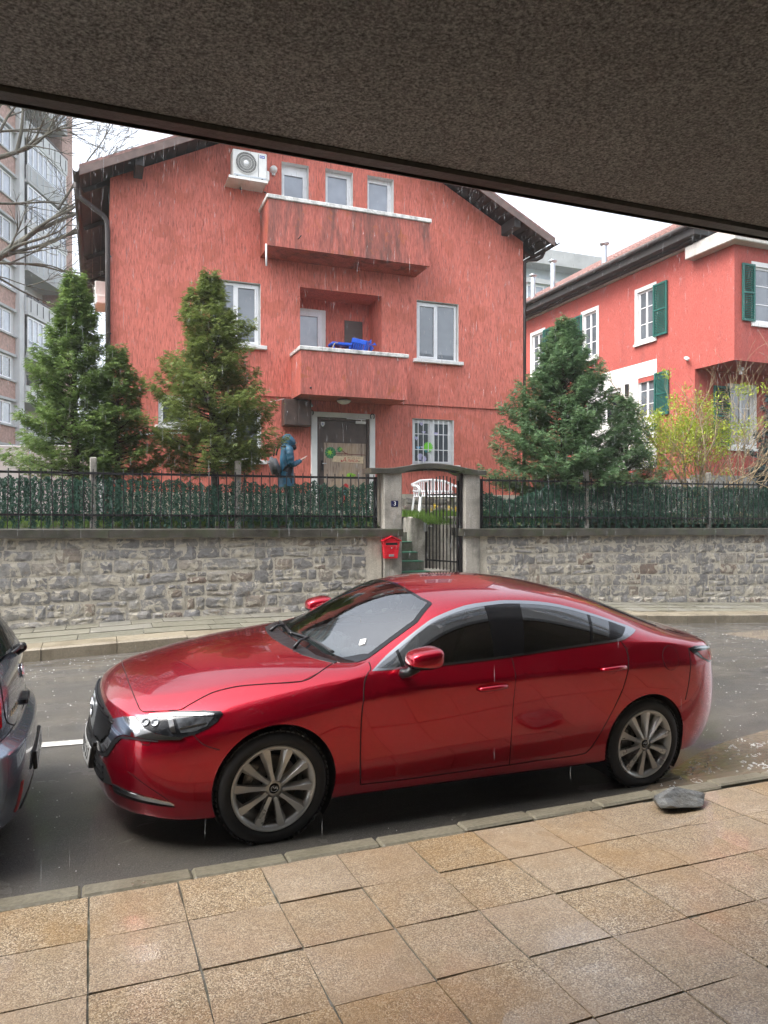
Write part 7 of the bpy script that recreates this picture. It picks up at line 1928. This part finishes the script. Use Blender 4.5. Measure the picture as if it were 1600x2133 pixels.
# ================================================================== PLANTS
def scatter_mesh(name, V, F, m, parent=None): return np_mesh(name, V, F, m, parent)
def conifer(loc, H, Rb, seed, leaf, label, group, nb=190, trunk_h=.5, lean=(0, 0), squash=1.0, taper=1.0, dens=1.0):
    """cypress-like tree: trunk and limbs, crown of flat feathery sprays lifted at the tips"""
    g = np.random.default_rng(seed); t = empty('conifer_tree', loc, label, 'tree', group)
    mb = MB(); mb.smooth = True; n = 9
    top = lambda q: Vector((lean[0] * q, lean[1] * q, H * q))
    mb.tube([top(q) + Vector((.02 * math.sin(q * 9), .02 * math.cos(q * 7), 0)) for q in np.linspace(0, .97, n)], [.075 * (1 - .9 * q) * (H / 4) + .006 for q in np.linspace(0, 1, n)], 8)
    Vs = []; Fs = []; off = 0
    nb = int(nb * .66)
    for b in range(nb):
        q = trunk_h / H + (1 - trunk_h / H) * (b / nb) ** .92
        az = b * 2.39996 + g.normal(0, .35)
        prof = max(.04, ((1 - q) ** (.92 * taper)) * (.90 + .10 * math.sin(q * 17 + seed + az)) * (1.0 if q > .24 else .70 + 1.25 * q))
        L = 1.42 * Rb * prof * g.uniform(.62, 1.10) + .07
        up = .12 + .75 * q + g.normal(0, .10)
        d = np.array([math.cos(az), math.sin(az) * squash, 0]); p0 = np.array(top(q))
        ns = 7; P = []
        for k in range(ns + 1):
            s_ = k / ns
            P.append(p0 + d * L * s_ + np.array([0, 0, L * (up * s_ - .42 * s_ * (1 - s_) * (1.2 - q))]))
        if b % 2 == 0 or L > .5: mb.tube([tuple(p) for p in P[:6]], [.014 * (1 - k / 7) * (.5 + L) + .002 for k in range(6)], 4, False)
        m = int((34 + 200 * L) * dens)
        s_ = g.uniform(.16, 1.0, m) ** .75
        idx = np.minimum((s_ * ns).astype(int), ns - 1); fr = s_ * ns - idx; P = np.array(P)
        c = P[idx] * (1 - fr)[:, None] + P[idx + 1] * fr[:, None]
        side_ = np.array([-d[1], d[0], 0]); spread = (.05 + .30 * L * (1 - s_ * .55)) * g.normal(0, .5, m)
        c = c + side_ * spread[:, None] + np.stack([g.normal(0, .02, m), g.normal(0, .02, m), g.normal(0, .05, m) - np.abs(spread) * .25], 1)
        # each spray: three narrow fingers fanning from its foot
        sg = np.sign(spread); dirv = d[None, :] * g.uniform(.5, 1.0, m)[:, None] + side_ * (sg * g.uniform(.15, .9, m))[:, None] + np.stack([g.normal(0, .18, m), g.normal(0, .18, m), g.normal(.02, .30, m)], 1)
        dirv /= np.linalg.norm(dirv, axis=1)[:, None]
        nrm = np.stack([g.normal(0, .5, m), g.normal(0, .5, m), np.ones(m)], 1); wv = np.cross(dirv, nrm); wv /= np.linalg.norm(wv, axis=1)[:, None]
        ln = g.uniform(.055, .120, m) * (1.0 if H > 3 else .8)
        for fi, (ang, sc) in enumerate(((-.55, .8), (0, 1.0), (.55, .8))):
            dv = dirv * math.cos(ang) + wv * math.sin(ang); w2 = wv * math.cos(ang) - dirv * math.sin(ang); l_ = (ln * sc)[:, None]; wd = l_ * .115
            base = c + dv * l_ * .12
            q4 = np.stack([base, base + dv * l_ * .5 + w2 * wd, base + dv * l_ - np.array([0, 0, .012]), base + dv * l_ * .5 - w2 * wd], 1)
            Vs.append(q4.reshape(-1, 3))
    mb.build('trunk', M['bark'], t)
    V = np.concatenate(Vs); F = np.arange(len(V)).reshape(-1, 4)
    cr_ = np_mesh('crown', V, F, leaf, t); return t
G_CON = 'feathery conifers in the garden'
def gz(a, n): return garden_z(a, n) - .03
conifer((-.36, 13.95, gz(0, 13.95)), 4.20, 1.00, 1, M['conifer'], 'tallest green conifer at the far left, behind the iron fence', G_CON, 225, .75, dens=.95)
conifer((.33, 13.75, gz(0, 13.75)), 2.95, .80, 2, M['conifer'], 'shorter dark green conifer leaning on the tall left one beside the house corner', G_CON, 150, .7)
conifer((2.0, 13.65, gz(2, 13.65)), 4.40, 1.34, 3, M['conifer_olive'], 'olive green pointed conifer in front of the left windows of the red house', G_CON, 230, .85, (-.10, 0), dens=.95)
conifer((9.55, 13.75, gz(9, 13.75)), 4.28, 1.70, 4, M['conifer_b'], 'broad blue green conifer between the red house and the villa', G_CON, 290, .45, (.06, 0), .8, dens=1.05)
conifer((11.35, 13.85, gz(11, 13.85)), 2.75, .95, 5, M['conifer_b'], 'lower blue green conifer at the right foot of the broad one', G_CON, 150, .3)
conifer((17.3, 14.7, gz(17, 14.7)), 3.9, .85, 6, M['spruce'], 'slim blue spruce in front of the ground floor windows of the villa', None, 170, .2, taper=.8)
conifer((-4.55, 20.0, gz(-4, 20)), 6.9, 1.35, 7, M['conifer_olive'], 'hazy grey green conifer at the left edge, farther back in the garden', None, 240, .5, taper=.7)

def branching(mb, p, d, L, r, depth, g, spread=.55, grav=.0, kids=(2, 3), seg=4, minr=.002, twist=.22, tips=None):
    """a limb that wanders, thins and forks"""
    P = [Vector(p)]; dd = Vector(d).normalized()
    for k in range(seg):
        dd = (dd + Vector((g.gauss(0, twist), g.gauss(0, twist), g.gauss(0, twist) - grav)) * .5).normalized(); P.append(P[-1] + dd * L / seg)
    mb.tube(P, [max(minr, r * (1 - .42 * k / seg)) for k in range(seg + 1)], 6 if r > .02 else (4 if r > .006 else 3), False)
    if depth == 0:
        if tips is not None: tips.append((P[-1], dd))
        return
    for k in range(g.choice(kids)):
        at_ = P[-1] if k == 0 else P[g.randrange(1, seg + 1)]
        ax = Vector((g.gauss(0, 1), g.gauss(0, 1), g.gauss(0, 1))).cross(dd).normalized()
        nd = (Matrix.Rotation(g.uniform(.25, 1) * spread * (1 if k else .5), 3, ax) @ dd)
        branching(mb, at_, nd, L * g.uniform(.58, .86), r * .58 if k else r * .62, depth - 1, g, spread, grav, kids, seg, minr, twist, tips)
# bare tree whose boughs reach in from the left
g = random.Random(11); bt = empty('bare_tree', (-3.6, 22.0, 1.8), 'bare leafless tree reaching in from the left edge in front of the apartment block', 'tree')
O_ = Vector((-3.6, 22.0, 1.8))
mb = MB(); mb.smooth = True; mb.tube([Vector((-.6, 0, -.2)), Vector((-.5, 0, 2.5)), Vector((-.3, .1, 4.6)), Vector((.2, .1, 6.2)), Vector((.9, .1, 6.65))], [.26, .22, .19, .16, .13], 10); mb.build('trunk', M['mossy_branch'], bt)
mb = MB(); mb.smooth = True
def lw(px): return Vector(px) - O_
def bough(p, d, L, r, dep, grav=0.0): branching(mb, lw(p), d, L, r, dep, g, .72, grav, (2, 3, 3), 4, .0050, .17)
bough((-2.75, 22.1, 8.40), (1, .05, .75), 1.7, .105, 5); bough((-2.2, 22.1, 8.85), (.85, 0, .95), 1.9, .060, 5); bough((-2.3, 22.1, 8.75), (1, .1, .45), 1.9, .050, 5)
bough((-2.6, 22.0, 8.5), (1, .1, .12), 1.7, .040, 5, .03); bough((-3.2, 22.0, 8.0), (.2, 0, 1), 2.6, .12, 5); bough((-2.75, 21.8, 11.1), (1, 0, .25), 1.1, .075, 5); bough((-2.0, 21.8, 11.4), (.25, 0, 1), 1.2, .060, 5)
bough((-1.0, 22.1, 10.2), (.6, .1, 1), 1.4, .040, 5); bough((-2.9, 22.0, 8.3), (1, .1, -.35), 1.5, .034, 5, .05); bough((-2.9, 22.0, 10.0), (1, .1, .3), 1.6, .040, 5); bough((-2.9, 22.2, 12.0), (1, .1, .2), 1.5, .040, 5)
mb.build('boughs', M['mossy_branch'], bt)

def leafy(name, tips, m, n, size, seed, parent):
    gg = np.random.default_rng(seed); C_ = np.array([tuple(p) for p, d in tips]); k = gg.integers(0, len(C_), n)
    c = C_[k] + gg.normal(0, .075, (n, 3)); d = gg.normal(0, 1, (n, 3)) + np.array([0, 0, .4]); d /= np.linalg.norm(d, axis=1)[:, None]
    w = np.cross(d, gg.normal(0, 1, (n, 3))); w /= np.linalg.norm(w, axis=1)[:, None]; L = gg.uniform(.5, 1.2, n)[:, None] * size
    V = np.stack([c, c + d * L * .5 + w * L * .16, c + d * L, c + d * L * .5 - w * L * .16], 1).reshape(-1, 3)
    return np_mesh(name, V, np.arange(4 * n).reshape(-1, 4), m, parent)
def shrub(loc, stems, H, label, seed, m_stem, leaf=None, nleaf=0, lsize=.06, spread=.5, depth=3, r=.018, fan=.35, group=None, cat='shrub', name='shrub'):
    g = random.Random(seed); s_ = empty(name, loc, label, cat, group); mb = MB(); mb.smooth = True; tips = []
    for k in range(stems):
        az = g.uniform(0, 2 * math.pi); d = Vector((math.cos(az) * fan * g.uniform(.2, 1.2), math.sin(az) * fan * g.uniform(.2, 1.0), 1))
        branching(mb, (g.gauss(0, .10), g.gauss(0, .08), 0), d, H * g.uniform(.34, .52), r * g.uniform(.6, 1.1), depth, g, spread, -.02, (2, 3), 4, .0028, .22, tips)
    mb.build('stems', m_stem, s_)
    if leaf: leafy('foliage', tips, leaf, nleaf, lsize, seed, s_)
    return s_
shrub((12.35, 13.9, gz(12, 13.9)), 9, 2.35, 'wispy yellow green shrub in front of the red villa wall', 31, M['straw'], M['bamboo'], 3200, .085, .55, 3, .014, .30)
shrub((13.75, 14.0, gz(13, 14)), 13, 2.6, 'dense yellow green shrub in front of the dark ground floor shutter', 32, M['straw'], M['bamboo'], 7500, .085, .55, 3, .016, .32)
shrub((13.25, 13.6, gz(13, 13.6)), 2, 3.1, 'bare straw coloured shrub with one stout brown stem', 33, M['straw'], None, 0, .05, .75, 5, .05, .35)
shrub((14.6, 13.7, gz(14, 13.7)), 12, 2.9, 'tangle of bare straw coloured stems at the right edge', 34, M['straw'], None, 0, .05, .70, 4, .018, .55)
shrub((11.9, 13.45, gz(12, 13.4)), 10, 1.35, 'low tangle of bare twigs between the conifers and the yellow shrubs', 35, M['twig'], M['bamboo'], 160, .05, .8, 3, .010, .7)
g = random.Random(5); vn = empty('arching_stem', (14.9, 12.9, 2.6), 'long bare stem arching over the right fence', 'branch'); mb = MB(); mb.smooth = True
mb.tube([(.9, .5, .1), (.0, .1, .06), (-.9, -.25, -.02), (-1.6, -.3, .30)][::-1], [.008, .011, .012, .014], 6); mb.tube([(-.9, -.25, -.02), (-.3, -.28, -.22), (.4, -.3, -.42)], [.008, .007, .005], 5); mb.build('stem', M['straw'], vn)
# grass along the garden edge and in front of the house
def grass(a0, a1, n0, n1, num, seed, label, hmax=.16):
    gg = np.random.default_rng(seed); x = gg.uniform(a0, a1, num); y = gg.uniform(n0, n1, num); z = np.array([garden_z(p, q) for p, q in zip(x, y)]) - .01
    h = gg.uniform(.35, 1, num) * hmax; lx, ly = gg.normal(0, .35, num) * h, gg.normal(0, .35, num) * h; w = gg.uniform(.004, .009, num)
    az = gg.uniform(0, math.pi, num); cx, cy = np.cos(az) * w, np.sin(az) * w
    V = np.stack([np.stack([x - cx, y - cy, z], 1), np.stack([x + cx, y + cy, z], 1), np.stack([x + lx, y + ly, z + h], 1)], 1).reshape(-1, 3)
    return tag(np_mesh('grass', V, np.arange(3 * num).reshape(-1, 3), M['grass']), label, 'grass', None, 'stuff')
grass(6.02, 12.5, 13.15, 16.0, 26000, 41, 'bright grass of the garden seen through the open gateway')
grass(-6, 5.2, 13.1, 13.9, 16000, 42, 'grass at the foot of the left garden hedge', .12)

# daffodils by the garden steps
fl_ = [(6.42, 13.9), (6.62, 14.15), (6.80, 13.85), (6.98, 14.2), (7.10, 13.95), (7.28, 14.1), (6.72, 14.4), (6.9, 13.7), (7.5, 13.8), (8.05, 13.75)]
WHERE = ['nearest the garden steps', 'just right of the steps', 'low and to the front', 'tall, under the bench', 'in the middle of the clump', 'right of the middle of the clump', 'at the back under the bench', 'leftmost at the front', 'behind the right gate pier', 'alone right of the gate pier']
for k, (x, y) in enumerate(fl_):
    f = empty('garden_flower', (x, y, garden_z(x, y)), ('pale yellow ' if k % 2 else 'cream white ') + 'spring flower ' + WHERE[k], 'flower', 'spring flowers by the garden steps')
    h = .16 + .07 * ((k * 7) % 4) / 3; mb = MB(); mb.smooth = True; mb.tube([(0, 0, -.02), (.01, 0, h * .6), (.012, -.015, h)], .006, 5); mb.build('stem', M['grass'], f)
    mb = MB(); c = Vector((.012, -.02, h))
    for q in range(6):
        t = 2 * math.pi * q / 6; u = Vector((math.cos(t), -.25, math.sin(t))); v = Vector((-math.sin(t), 0, math.cos(t)))
        mb.add([c, c + u * .035 + v * .024, c + u * .070, c + u * .035 - v * .024], [(0, 1, 2, 3)])
    mb.build('petals', M['yellow_petal'] if k % 2 else M['cream_petal'], f)
    mb = MB(); mb.smooth = True; mb.tube([c, c + Vector((0, -.04, 0))], [.014, .022], 8); mb.build('trumpet', M['yellow_petal'], f)

# white plastic garden bench by the house wall
bn = empty('garden_bench', (7.42, 15.72, garden_z(7, 15.7)), 'white plastic two seat garden bench with slatted back against the red house', 'bench')
sx = .52
mb = MB(); mb.bbox(-sx, sx, -.24, .20, .40, .435, .015); mb.build('seat', M['white_plastic'], bn)
mb = MB(); mb.smooth = True
mb.tube([(-sx - .03, .20, .70), (-sx * .6, .25, .80), (0, .27, .825), (sx * .6, .25, .80), (sx + .03, .20, .70)], .028, 8)
mb.tube([(-sx, .19, .55), (0, .24, .55), (sx, .19, .55)], .022, 8)
mb.build('back_rail', M['white_plastic'], bn)
for k in range(19):
    x = -sx + .03 + (2 * sx - .06) * k / 18; q = 1 - (x / sx) ** 2; mb = MB(); mb.bar((x, .20 + .05 * q, .54), (x, .195 + .06 * q, .70 + .115 * q), .026, .012); mb.bar((x, .18, .43), (x, .195 + .045 * q, .55), .026, .012); mb.build('back_slat', M['white_plastic'], bn)
for sg in (-1, 1):
    mb = MB(); mb.smooth = True; mb.tube([(sg * sx, .20, .70), (sg * (sx + .05), .05, .665), (sg * (sx + .05), -.18, .655), (sg * (sx + .02), -.23, .60), (sg * sx, -.22, .43)], [.026, .03, .032, .03, .028], 8); mb.build('armrest', M['white_plastic'], bn)
    for yy in (-.21, .17):
        mb = MB(); mb.bar((sg * (sx - .02), yy, .41), (sg * (sx + .03), yy * 1.15, 0), .060, .045); mb.build('leg', M['white_plastic'], bn)

# ---- the person in the rain jacket, looking down at a phone; faces +x
def skin_body(name, nodes, edges, m, parent, sub=2):
    """continuous surface grown round a skeleton: nodes {key: (pos, radius x, radius y)}"""
    me = bpy.data.meshes.new(name); keys = list(nodes); ix = {k: i for i, k in enumerate(keys)}
    me.from_pydata([nodes[k][0] for k in keys], [(ix[a], ix[b]) for a, b in edges], [])
    o = bpy.data.objects.new(name, me); COL.objects.link(o)
    md = o.modifiers.new('skin', 'SKIN'); md.use_smooth_shade = True
    for k in keys: me.skin_vertices[0].data[ix[k]].radius = (nodes[k][1], nodes[k][2] if len(nodes[k]) > 2 else nodes[k][1])
    me.skin_vertices[0].data[0].use_root = True
    sb = o.modifiers.new('sub', 'SUBSURF'); sb.levels = sub; sb.render_levels = sub
    bpy.context.view_layer.update()
    m2 = bpy.data.meshes.new_from_object(o.evaluated_get(bpy.context.evaluated_depsgraph_get())); bpy.data.objects.remove(o)
    m2.materials.clear(); m2.materials.append(m)
    for p in m2.polygons: p.use_smooth = True
    o = bpy.data.objects.new(name, m2); COL.objects.link(o); o.parent = parent; return o
pe = empty('person', (3.66, 15.0, garden_z(3.6, 15) + .0), 'person in a hooded blue rain jacket looking down at a phone beside the door', 'person')
skin_body('body', {'pelvis': ((0, 0, .92), .145, .13), 'lh': ((0, -.10, .88), .10), 'lk': ((.03, -.10, .48), .070), 'la': ((-.01, -.10, .09), .050), 'lt': ((.16, -.11, .04), .040), 'rh': ((0, .10, .88), .10), 'rk': ((.05, .10, .48), .070), 'ra': ((.03, .10, .09), .050), 'rt': ((.20, .11, .04), .040), 'chest': ((.01, 0, 1.25), .14, .13), 'neck': ((.03, 0, 1.42), .060), 'head': ((.085, 0, 1.56), .095), 'crown': ((.075, 0, 1.62), .088)},
          [('pelvis', 'lh'), ('lh', 'lk'), ('lk', 'la'), ('la', 'lt'), ('pelvis', 'rh'), ('rh', 'rk'), ('rk', 'ra'), ('ra', 'rt'), ('pelvis', 'chest'), ('chest', 'neck'), ('neck', 'head'), ('head', 'crown')], M['dark_cloth'], pe)
mb = MB(); mb.smooth = True; V = []; F = []; n = 28      # long jacket: one skin from hem to collar, creased round the waist
RINGS = [(.60, .205, .215, -.01), (.72, .200, .208, -.01), (.86, .190, .195, -.005), (.98, .172, .178, 0), (1.08, .180, .190, .0), (1.22, .182, .205, .005), (1.33, .160, .200, .01), (1.41, .150, .150, -.005), (1.48, .140, .128, .01), (1.56, .12, .115, .03)]
for z, rx, ry, ox in RINGS:
    for k in range(n):
        a = 2 * math.pi * k / n; w = 1 + .030 * math.sin(5 * a + z * 14) + .02 * math.sin(9 * a - z * 23); V.append((ox + .80 * rx * math.cos(a) * w, .88 * ry * math.sin(a) * w, z + .012 * math.sin(3 * a)))
for i in range(len(RINGS) - 1):
    for k in range(n): F.append((i * n + k, i * n + (k + 1) % n, (i + 1) * n + (k + 1) % n, (i + 1) * n + k))
mb.add(V, F); mb.build('jacket', M['navy_cloth'], pe)
for sg in (-1, 1):
    mb = MB(); mb.smooth = True
    P = [Vector(p) for p in ((.01, .13, 1.37), (.01, .20, 1.33), (.015, .235, 1.22), (.03, .245, 1.10), (.075, .225, 1.055), (.16, .165, 1.085), (.255, .09, 1.135))]
    mb.tube([(p.x, p.y * sg, p.z) for p in smooth_open([tuple(q) for q in P], 5)], [.085 - .040 * k / 30 + .006 * math.sin(k * 1.7) for k in range(31)], 12); mb.build('sleeve', M['navy_cloth'], pe)
bm = bmesh.new(); bmesh.ops.create_icosphere(bm, subdivisions=4, radius=1)      # hood: peaked over the brow, open at the face, gathered on the collar
for v in bm.verts:
    x, y, z = v.co; r_ = 1.0 + .10 * max(0, -x) + (.22 * max(0, x) * max(0, z)) ; fold = .025 * math.sin(9 * z + 4 * x)
    v.co = Vector((.055 + x * .150 * r_ - .05 * max(0, -z), y * .128 * (1 + fold), 1.535 + z * .165 - .10 * max(0, x) * max(0, z) - .03 * x))
kill = [f for f in bm.faces if (lambda c: c.x > .13 and c.z < 1.56 and abs(c.y) < .085)(f.calc_center_median())]
bmesh.ops.delete(bm, geom=kill, context='FACES')
me = bpy.data.meshes.new('hood'); bm.to_mesh(me); bm.free(); me.materials.append(M['navy_cloth'])
for p in me.polygons: p.use_smooth = True
hd = bpy.data.objects.new('hood', me); COL.objects.link(hd); hd.parent = pe; md = hd.modifiers.new('thick', 'SOLIDIFY'); md.thickness = .010
bm = bmesh.new(); bmesh.ops.create_icosphere(bm, subdivisions=3, radius=1)      # face with a dark scarf below it
for v in bm.verts:
    x, y, z = v.co; v.co = Vector((.085 + x * .105 + (.028 * math.exp(-(z * z) * 30 - (y * y) * 14) if x > 0 else 0), y * .078, 1.52 + z * .115))
me = bpy.data.meshes.new('face'); bm.to_mesh(me); bm.free(); me.materials.append(M['skin'])
for p in me.polygons: p.use_smooth = True
fc = bpy.data.objects.new('face', me); COL.objects.link(fc); fc.parent = pe
mb = MB(); mb.smooth = True
mb.tube([(.08, 0, 1.40), (.095, 0, 1.44), (.11, 0, 1.485)], [.10, .115, .095], 14); mb.build('scarf', M['dark_cloth'], pe)
mb = MB(); mb.smooth = True
for sg in (-1, 1): mb.lathe([(.001, .008), (.010, .005), (.013, 0)], 8, Matrix.Translation((.180, sg * .030, 1.535)) @ Matrix.Rotation(R(90), 4, 'Y'))
tag(mb.build('eyes', M['ink'], pe), kind='stuff')
for sg, yb_, xb in ((-1, -.085, .285), (1, .045, .29)):      # hands closed round the phone, five fingers each
    nd = {'wrist': ((xb - .03, yb_, 1.145), .028), 'palm': ((xb + .03, yb_ + .012 * -sg, 1.165), .032)}; ed = [('wrist', 'palm')]
    skin_body('hand', nd, ed, M['skin'], pe, 1)
    for k in range(4):
        y = yb_ + (k - 1.5) * .017; l_ = (.055, .064, .060, .048)[k]
        skin_body('finger', {'a': ((xb + .045, y, 1.168), .0092), 'b': ((xb + .045 + l_ * .55, y + .008, 1.190), .0082), 'c': ((xb + .045 + l_ * .75, y + .022 * -sg, 1.215), .0072)}, [('a', 'b'), ('b', 'c')], M['skin'], pe, 1)
    skin_body('thumb', {'a': ((xb + .02, yb_ - .03 * sg * -1, 1.175), .011), 'b': ((xb + .055, yb_ - .035 * sg * -1, 1.205), .0095), 'c': ((xb + .085, yb_ - .02 * sg * -1, 1.222), .008)}, [('a', 'b'), ('b', 'c')], M['skin'], pe, 1)
ph = empty('phone', (3.66 + .355, 15.0 - .02, pe.location.z + 1.215), 'slim phone held up in both hands by the person in the blue jacket', 'phone', None, (0, R(-32), 0))
mb = MB(); mb.bbox(-.075, .075, -.036, .036, -.004, .004, .003); mb.build('phone_case', M['plate_white'], ph)
mb = MB(); mb.box(-.070, .070, -.032, .032, .0042, .0050); mb.build('screen', M['gloss_black'], ph)
bp = empty('backpack', (3.66 - .26, 15.0, pe.location.z + 1.02), 'grey backpack hanging low on the back of the person in the blue jacket', 'backpack', None, (0, R(-22), 0))
bm = bmesh.new(); bmesh.ops.create_cube(bm, size=1)
for v in bm.verts: v.co = Vector((v.co.x * .20, v.co.y * .30, v.co.z * .42)); v.co.x *= 1.0 if v.co.z < 0 else .75
bmesh.ops.bevel(bm, geom=bm.edges[:], offset=.06, segments=3, affect='EDGES'); me = bpy.data.meshes.new('bag'); bm.to_mesh(me); bm.free(); me.materials.append(M['grey_cloth'])
for p in me.polygons: p.use_smooth = True
o = bpy.data.objects.new('bag', me); COL.objects.link(o); o.parent = bp
for sg in (-1, 1):
    mb = MB(); mb.smooth = True; mb.tube([(.09, sg * .11, .20), (.20, sg * .14, .37), (.36, sg * .15, .27), (.36, sg * .17, .0), (.10, sg * .13, -.14)], .018, 6); mb.build('strap', M['black_plastic'], bp)
mb = MB(); mb.smooth = True; mb.tube([(-.098, -.12, .10), (-.10, .12, .10)], .006, 5); mb.build('zip', M['black_plastic'], bp)

# ---- falling rain: slender drops between the arcade and the houses, and drips off the eaves
g = np.random.default_rng(77); n = 9000
n_ = g.uniform(3.0, 16.0, n); x = g.uniform(-6, 18, n); z = g.uniform(.1, 11.5, n)
keep = ~((x > -.3) & (x < 5.0) & (n_ > 4.2) & (n_ < 6.4) & (z < 1.6)); x, n_, z = x[keep], n_[keep], z[keep]
ex = g.uniform(-.3, 10.6, 700); x = np.concatenate([x, ex]); n_ = np.concatenate([n_, np.full(700, HN - .74) + g.normal(0, .02, 700)]); z = np.concatenate([z, np.array([roof_z(v) for v in ex]) - .3 - g.random(700) ** 2 * 7])
n = len(x); L = g.uniform(.03, .11, n) * np.where(g.random(n) < .06, 1.8, 1); w = g.uniform(.0009, .0017, n) * (.7 + n_ / 14)
sl = g.normal(.01, .012, n)
a = np.array([0, 2.1, 4.2]); V = []
c = np.stack([x, n_, z], 1)
ring = lambda f: np.stack([c + np.stack([np.cos(t) * w + sl * L * f, np.sin(t) * w, L * f], 1) for t in a], 1)
topv = (c + np.stack([sl * L, 0 * L, L], 1))[:, None, :]; botv = (c + np.stack([-sl * L * .3, 0 * L, -L * .3], 1))[:, None, :]
V = np.concatenate([topv, ring(0.25), botv], 1); F = np.array([(0, 1, 2), (0, 2, 3), (0, 3, 1), (4, 2, 1), (4, 3, 2), (4, 1, 3)])
V_ = V.reshape(-1, 3); F_ = (F[None] + (np.arange(n) * 5)[:, None, None]).reshape(-1, 3)
tag(np_mesh('rain', V_, F_, M['rain']), 'rain falling across the street in thin drops', 'rain', None, 'stuff')

# ---- rain mist in the air over the whole place
mb = MB(); mb.box(-75, 110, -60, 125, -2.4, 40)
hz = mb.build('haze', []); hz.data.materials.clear()
hm = bpy.data.materials.new('rain_mist'); hm.use_nodes = True
for n_ in list(hm.node_tree.nodes): hm.node_tree.nodes.remove(n_)
ho = hm.node_tree.nodes.new('ShaderNodeOutputMaterial'); hv = hm.node_tree.nodes.new('ShaderNodeVolumePrincipled')
hv.inputs['Color'].default_value = (.93, .96, 1.0, 1); hv.inputs['Density'].default_value = .0008; hv.inputs['Anisotropy'].default_value = .2
hm.node_tree.links.new(hv.outputs[0], ho.inputs['Volume']); hz.data.materials.append(hm)
tag(hz, 'pale rain mist hanging over the street', None, None, 'stuff')
scene.cycles.volume_bounces = 1
